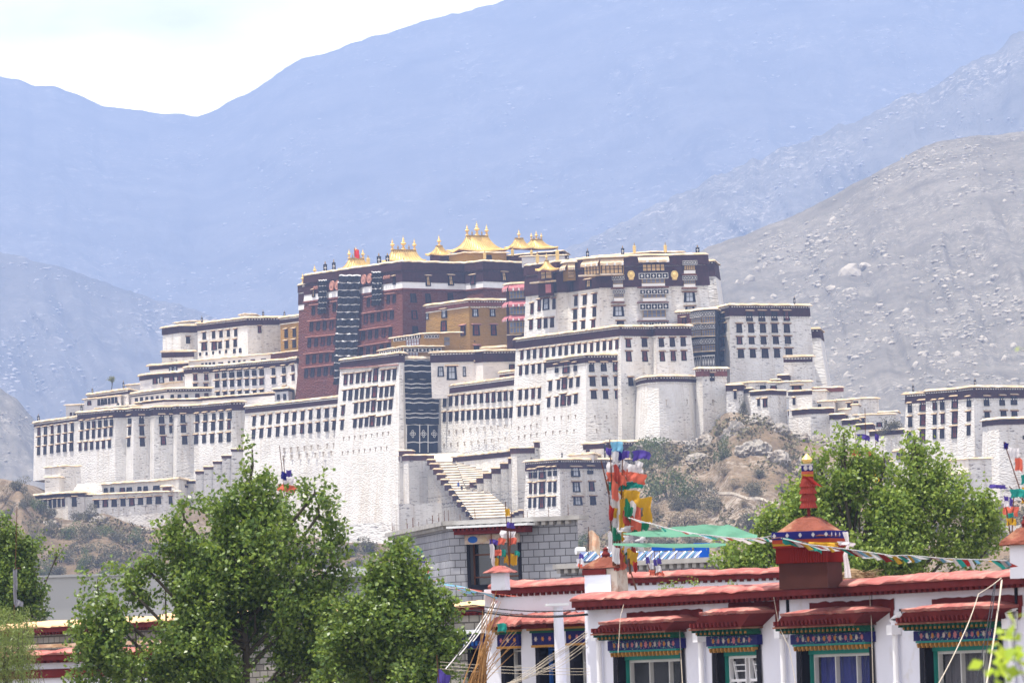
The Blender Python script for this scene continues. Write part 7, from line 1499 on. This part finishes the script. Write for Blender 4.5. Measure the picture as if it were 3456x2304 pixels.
flags('thin bundle of prayer flags in front of the left side of the grey block house', 'M', [(995, 675, 1022, 705, 'teal2'), (988, 722, 1040, 775, 'violet'), (1042, 758, 1072, 805, 'white'), (1032, 810, 1072, 838, 'salmon'), (1035, 842, 1072, 872, 'teal2')], 150, [(1050, 1050, 1005, 660), (1030, 1050, 1060, 740)], 6)
flags('dark violet prayer flags on a twig sticking up behind the tallest tree', 'M', [(95, 170, 130, 220, 'navy'), (130, 160, 160, 200, 'violet'), (110, 215, 180, 260, 'white'), (70, 255, 200, 300, 'salmon')], 165, [(130, 420, 85, 0), (140, 420, 110, 80)], 7)
flags('small violet and white prayer flags standing on the far red coping', 'P', [(1512, 455, 1540, 510, 'violet'), (1540, 505, 1580, 560, 'white'), (1580, 475, 1605, 530, 'violet'), (1612, 465, 1645, 520, 'violet'), (1600, 530, 1645, 590, 'white'), (1545, 570, 1652, 612, 'salmon')], 165, [(1560, 620, 1510, 430), (1600, 620, 1590, 400), (1620, 620, 1640, 400)], 8)
flags('small violet and white prayer flags left of the orange capped burner', 'P', [(925, 430, 960, 470, 'violet'), (905, 470, 958, 530, 'white'), (915, 515, 950, 545, 'salmon')], 140, [(930, 560, 940, 420)], 9)
flags('prayer flag mast leaning at the right edge in front of the round bastion', 'G', [(1912, 762, 1952, 825, 'navy'), (1950, 808, 2035, 900, 'white'), (2012, 895, 2072, 1000, 'salmon'), (2065, 1045, 2110, 1130, 'teal2'), (2070, 1160, 2110, 1210, 'yellow'), (2070, 1270, 2110, 1300, 'yellow')], 118, [(2130, 1400, 1915, 760)], 10)
flags('lower bundle of violet, salmon and yellow prayer flags at the right edge', 'G', [(1915, 1235, 1950, 1290, 'violet'), (1912, 1280, 1962, 1330, 'white'), (1960, 1250, 1990, 1330, 'violet'), (1905, 1325, 2030, 1400, 'salmon'), (1950, 1385, 1995, 1430, 'teal2'), (1935, 1430, 2012, 1490, 'yellow'), (1965, 1490, 2000, 1540, 'white')], 116, [(1975, 1600, 1915, 1230), (1985, 1600, 2000, 1240)], 11)
flags('loose violet and green cloths flying low beside the right bastion', 'G', [(1785, 1135, 1905, 1170, 'violet'), (1968, 1172, 2090, 1250, 'teal2')], 117, [(2110, 1300, 1960, 1150)], 12)
flags('ragged prayer flags with bare twigs behind the right tree', 'G', [(612, 690, 712, 740, 'violet'), (775, 690, 808, 745, 'violet'), (580, 775, 625, 800, 'violet'), (568, 832, 645, 890, 'salmon'), (698, 842, 768, 900, 'salmon'), (690, 930, 805, 975, 'teal2'), (640, 1042, 700, 1100, 'yellow'), (690, 1035, 800, 1105, 'yellow'), (655, 900, 700, 930, 'white')], 190, [(700, 1300, 688, 460), (740, 1300, 790, 680), (640, 1100, 600, 660)], 13)
flags('peach patterned flag on a thin mast beside the orange capped burner', 'P', [(1010, 228, 1092, 400, 'beige2')], 150, [(1005, 440, 1010, 190)], 14) if mat('cloth_beige2', (.62, .38, .26), .9, col2=(.66, .56, .44), c2s=6) else None
flags('violet flag on a twig at the bottom between the trees and the white house', 'M', [(1132, 1485, 1205, 1640, 'violet')], 120, [(1150, 1700, 1125, 1380)], 15)
flags('grey weathered flag wound round a pole at the far left', 'L', [(76, 900, 98, 1030, 'grey'), (76, 1000, 94, 1110, 'grey'), (92, 1085, 130, 1125, 'grey')], 160, [(82, 1230, 100, 540), (100, 900, 120, 900)], 16)
# strings of small flags
def string(label, pts, y0, y1, cols, n, size, seed=0, r=.008, hang=1.0):
    rnd = random.Random(seed); P = []; N = len(pts) - 1
    for i, (u, v) in enumerate(pts): P.append(at(u, v, y0 + (y1 - y0) * i / N))
    root = empty('prayer_flag_string', P[0], label, 'prayer flags'); m = MB(); m.chain(P, r, r, 4); m.build('cord', MT['cloth_white'], root)
    for i in range(n):
            m = MB(); c = cols[i % len(cols)]
            t = (i + rnd.uniform(.1, .6)) / n * N; a = min(int(t), N - 1); p = P[a].lerp(P[a + 1], t - a); w = size * rnd.uniform(.5, 2.0); h = size * hang * rnd.uniform(.25, 1.3)
            d = (P[a + 1] - P[a]).normalized(); g = [[p + d * w * i2 / 4 + Vector((.25 * w * j, .12 * w * math.sin(i2 * 2 + seed + j), -h * j / 3 * (1 - .25 * i2 / 4))) for i2 in range(5)] for j in range(4)]
            m.quadgrid(g); m.build('flag', MT['cloth_' + c], root, True)
def PX(c, L_): return [K(c, a, b) for a, b in L_]
string('long sagging line of faded prayer flags from the tall poles to the dark red shrine', PX('H', [(1230, 905), (1450, 965), (1650, 1015), (1850, 1050)]) + PX('Q', [(300, 255), (500, 280), (700, 297), (860, 285), (980, 255)]), 130, 118, ['white', 'sky', 'white', 'red', 'white', 'teal2'], 34, .16, 1, hang=.6)
string('line of faded prayer flags running from the dark red shrine to the right edge', PX('Q', [(1010, 290), (1240, 345), (1460, 370), (1760, 410), (2000, 445)]) + PX('R', [(1060, 440), (1400, 470), (1700, 480), (1940, 490)]), 117, 111, ['teal2', 'red', 'white', 'sky', 'yellow', 'white'], 46, .17, 2, hang=.8)
string('line of pale blue and salmon cloths in front of the grey block house', PX('M', [(960, 872), (1100, 895), (1220, 940), (1300, 935), (1400, 965), (1490, 975)]), 145, 137, ['sky', 'salmon', 'sky'], 14, .36, 3, hang=.35)
string('short line of pale blue cloths between the two big trees', PX('M', [(490, 815), (560, 835), (640, 850), (720, 860)]), 150, 150, ['sky', 'white'], 9, .3, 4, hang=.4)
for l_, A_, B_, y_, sd in (('large billowing green net stretched over the valley behind the shrine', [(1180, 1040), (1400, 1020), (1650, 985), (1900, 965), (2100, 975)], [(1190, 1052), (1400, 1075), (1650, 1075), (1900, 1070), (2100, 1075)], 128, 1), ('second piece of green net reaching the dark red shrine', [(180, 178), (340, 175), (440, 205), (540, 165), (680, 225), (800, 262)], [(160, 215), (340, 262), (440, 275), (540, 285), (680, 288), (800, 285)], 124, 2),
                           ('long taut strip of green net below the flag line', [(1095, 1128), (1400, 1130), (1700, 1135), (2000, 1128), (2090, 1130)], [(1100, 1150), (1400, 1165), (1700, 1172), (2000, 1165), (2090, 1150)], 129, 3)):
    c_ = 'Q' if sd == 2 else 'H'; m_ = MB(); n = 28; rnd = random.Random(sd)
    def ip(T, t): t = t * (len(T) - 1); a = min(int(t), len(T) - 2); return T[a][0] + (T[a + 1][0] - T[a][0]) * (t - a), T[a][1] + (T[a + 1][1] - T[a][1]) * (t - a)
    g = []
    for j in range(5):
        row = []
        for i in range(n + 1):
            a, b = ip(A_, i / n), ip(B_, i / n); x, y = a[0] + (b[0] - a[0]) * j / 4, a[1] + (b[1] - a[1]) * j / 4 + 2 * math.sin(i * .8 + j); row.append(at(*K(c_, x, y), y_ + .12 * math.sin(i * .5 + j) + .9 * (1 - j / 4)))
        g.append(row)
    m_.quadgrid(g); tag(m_.build('green_net', MT['net_green'], None, True), l_, 'net')
# silk scarves on the shrine
_, c_, ex_, ey_, sx_, sy_, H_ = B2
m_ = MB(); P = [at(*K('Q', x, y), 117.3) for x, y in ((1575, 235), (1590, 300), (1600, 350), (1575, 440), (1590, 540), (1600, 640))]; W__ = [.10, .07, .05, .08, .10, .12]
rows = [[p + Vector((w * (i / 5 - .5), .02 * math.sin(i * 2.4), 0)) for i in range(6)] for p, w in zip(P, W__)]; m_.quadgrid(rows); m_.build('white_scarf', MT['khata'], B2[0], True)
rn_ = random.Random(2)
for (x0, y0, x1, y1), mt in (((1500, 320, 1665, 375), 'white'), ((1010, 290, 1180, 400), 'teal2'), ((1150, 310, 1235, 400), 'red'), ((1225, 330, 1350, 440), 'teal2'), ((1250, 325, 1480, 390), 'yellow')):
    m_ = MB(); cloth(m_, at(*K('Q', x0, y0), 116.9), (x1 - x0) * .38259 * mpp(117), (y1 - y0) * .38259 * mpp(117) * .6, .1, rn_, droop=.5); m_.build('scarf', MT['cloth_' + mt], B2[0], True)
# cables
def cable(label, pts, r, mt, cat='cable', grp=None, seed=0):
    P = [at(*K(c, x, y), d) for c, x, y, d in pts]; Q = []
    for a, b in zip(P[:-1], P[1:]):
        L_ = (b - a).length
        for i in range(8): t = i / 8; Q.append(a.lerp(b, t) - Vector((0, 0, .012 * L_ * 4 * t * (1 - t))))
    Q.append(P[-1]); m = MB(); m.chain(Q, r, r, 5); tag(m.build('cable', MT[mt]), label, cat, grp)
cable('upper black cable running across the front of the rear white house', [('P', -900, 860, 140), ('P', 0, 880, 134), ('P', 1000, 915, 127.5)], .012, 'cable_black'); cable('lower thick black cable running across the front of the rear white house', [('P', -900, 880, 140), ('P', 0, 928, 134), ('P', 1000, 965, 127.4)], .018, 'cable_black'); cable('thin third cable just above the thick black cable', [('P', 0, 910, 134), ('P', 1000, 955, 127.3)], .008, 'cable_black')
for i, (a, b) in enumerate((((1830, 690), (1660, 1600)), ((1840, 690), (1710, 1600)), ((1835, 700), (1800, 1000)))): cable('one of the black cables dropping from the knot at the right end of the coping', [('R', *a, 110.5), ('R', *b, 106)], .009, 'cable_black', 'cable', 'black cables at the right end of the coping')
cable('pale tan cable slanting down across the fourth painted window', [('R', 1890, 640, 110.6), ('R', 1690, 780, 109.5), ('R', 1560, 1130, 107), ('R', 1320, 1600, 105)], .008, 'cable_pale'); cable('thick cream cable hanging from the knot at the right end of the coping', [('R', 1895, 660, 110.6), ('R', 1850, 1000, 109), ('R', 1755, 1600, 106)], .014, 'cable_pale')
cable('thin wire hanging over the wall between the second and third windows', [('Q', 945, 810, 120.3), ('Q', 990, 1060, 120), ('Q', 1080, 1250, 119.5), ('Q', 1145, 1600, 119)], .006, 'cable_pale'); cable('pair of brown wires crossing the third painted window, left wire', [('Q', 1790, 790, 117.5), ('Q', 1805, 1000, 117), ('Q', 1822, 1600, 116.6)], .007, 'cable_pale'); cable('pair of brown wires crossing the third painted window, right wire', [('Q', 1810, 780, 117.5), ('Q', 1808, 1100, 117), ('Q', 1835, 1600, 116.6)], .007, 'cable_black'); cable('brown wire hanging over the first painted window', [('P', 1805, 840, 125), ('P', 1815, 1150, 124), ('P', 1840, 1600, 123)], .007, 'cable_pale'); cable('wire looping down the left part of the first painted window', [('P', 1330, 830, 126), ('P', 1290, 980, 125), ('P', 1270, 1300, 124.5)], .005, 'cable_pale')
rr = random.Random(8)
for i in range(9): cable('one of the tangled grey wires in front of the rear white house', [('P', 1000 + rr.uniform(-20, 30), 1090 + i * 18 + rr.uniform(-20, 20), 127), ('P', 700 + rr.uniform(-60, 60), 1330 + i * 12, 126), ('P', 250 + rr.uniform(-60, 100), 1590 + rr.uniform(-30, 40), 125)], .005, 'cable_pale', 'cable', 'tangled grey wires')
for i in range(3): cable('one of the horizontal grey wires low in front of the rear white house', [('P', -300, 1380 + i * 30, 126), ('P', 1020, 1440 + i * 26, 126)], .004, 'cable_pale', 'cable', 'horizontal grey wires')
for i in range(5): cable('one of the stay wires fanning down left from the rear white house roof', [('P', 205 - i * 8, 845, 137), ('P', -10 - i * 60, 1200 + i * 60, 132)], .007 if i % 2 else .01, 'cable_black' if i % 2 else 'khata', 'cable', 'stay wires at the left roof corner')
root = empty('bare_twigs', at(*K('P', 0, 1600), 122), 'tall bundle of brown bare twigs at the bottom left of the white house', 'twigs'); m_ = MB()
for i in range(34):
    x0, x1 = rr.uniform(-120, 90), rr.uniform(120, 380) if i % 3 else rr.uniform(60, 200); y1 = rr.uniform(900, 1300) if i > 6 else rr.uniform(740, 1000)
    P = [at(*K('P', x0 + (x1 - x0) * t ** 1.2, 1640 + (y1 - 1640) * t), 122 + rr.uniform(-.1, .1)) for t in (0, .3, .6, .85, 1)]; m_.chain(P, .011, .003, 4)
m_.build('twigs', MT['twig'], root); m_ = MB(); cloth(m_, at(*K('P', 205, 1040), 121.8), 85 * .38259 * mpp(122), 70 * .38259 * mpp(122), 0, rr, droop=.1); m_.build('green_rag', MT['cloth_teal2'], root)
# chimney pipe with white cap on the rear house
q0 = at(*K('P', 755, 1560), 133); root = empty('vent_pipe', q0, 'white vent pipe with a flat square cap in front of the rear white house', 'vent pipe'); a_, b_ = at(*K('P', 775, 1700), 133), at(*K('P', 740, 895), 133); m_ = MB(); m_.tube(a_, b_, .115, .10, 12); m_.build('pipe', MT['fg_white'], root, True)
m_ = MB(); m_.box(b_ + Vector((-.2, -.22, .02)), Vector((.42, .08, 0)), Vector((-.06, .42, 0)), Vector((0, 0, .05))); m_.build('cap', MT['tin'], root)
# ---------------------------------------------------------------- the hazy air
m_ = MB(); m_.abox(-4200, 4200, -40, 16500, GZ - 1, 2500); hz = m_.build('haze', MT['white_paint']); tag(hz, kind='stuff')
hm = bpy.data.materials.new('air'); hm.use_nodes = True; t_ = hm.node_tree; t_.nodes.clear(); o_ = t_.nodes.new('ShaderNodeOutputMaterial'); v_ = t_.nodes.new('ShaderNodeVolumePrincipled')
v_.inputs['Color'].default_value = (.41, .575, 1.0, 1); v_.inputs['Density'].default_value = .000112; v_.inputs['Anisotropy'].default_value = 0.0
t_.links.new(v_.outputs[0], o_.inputs['Volume']); hz.data.materials[0] = hm
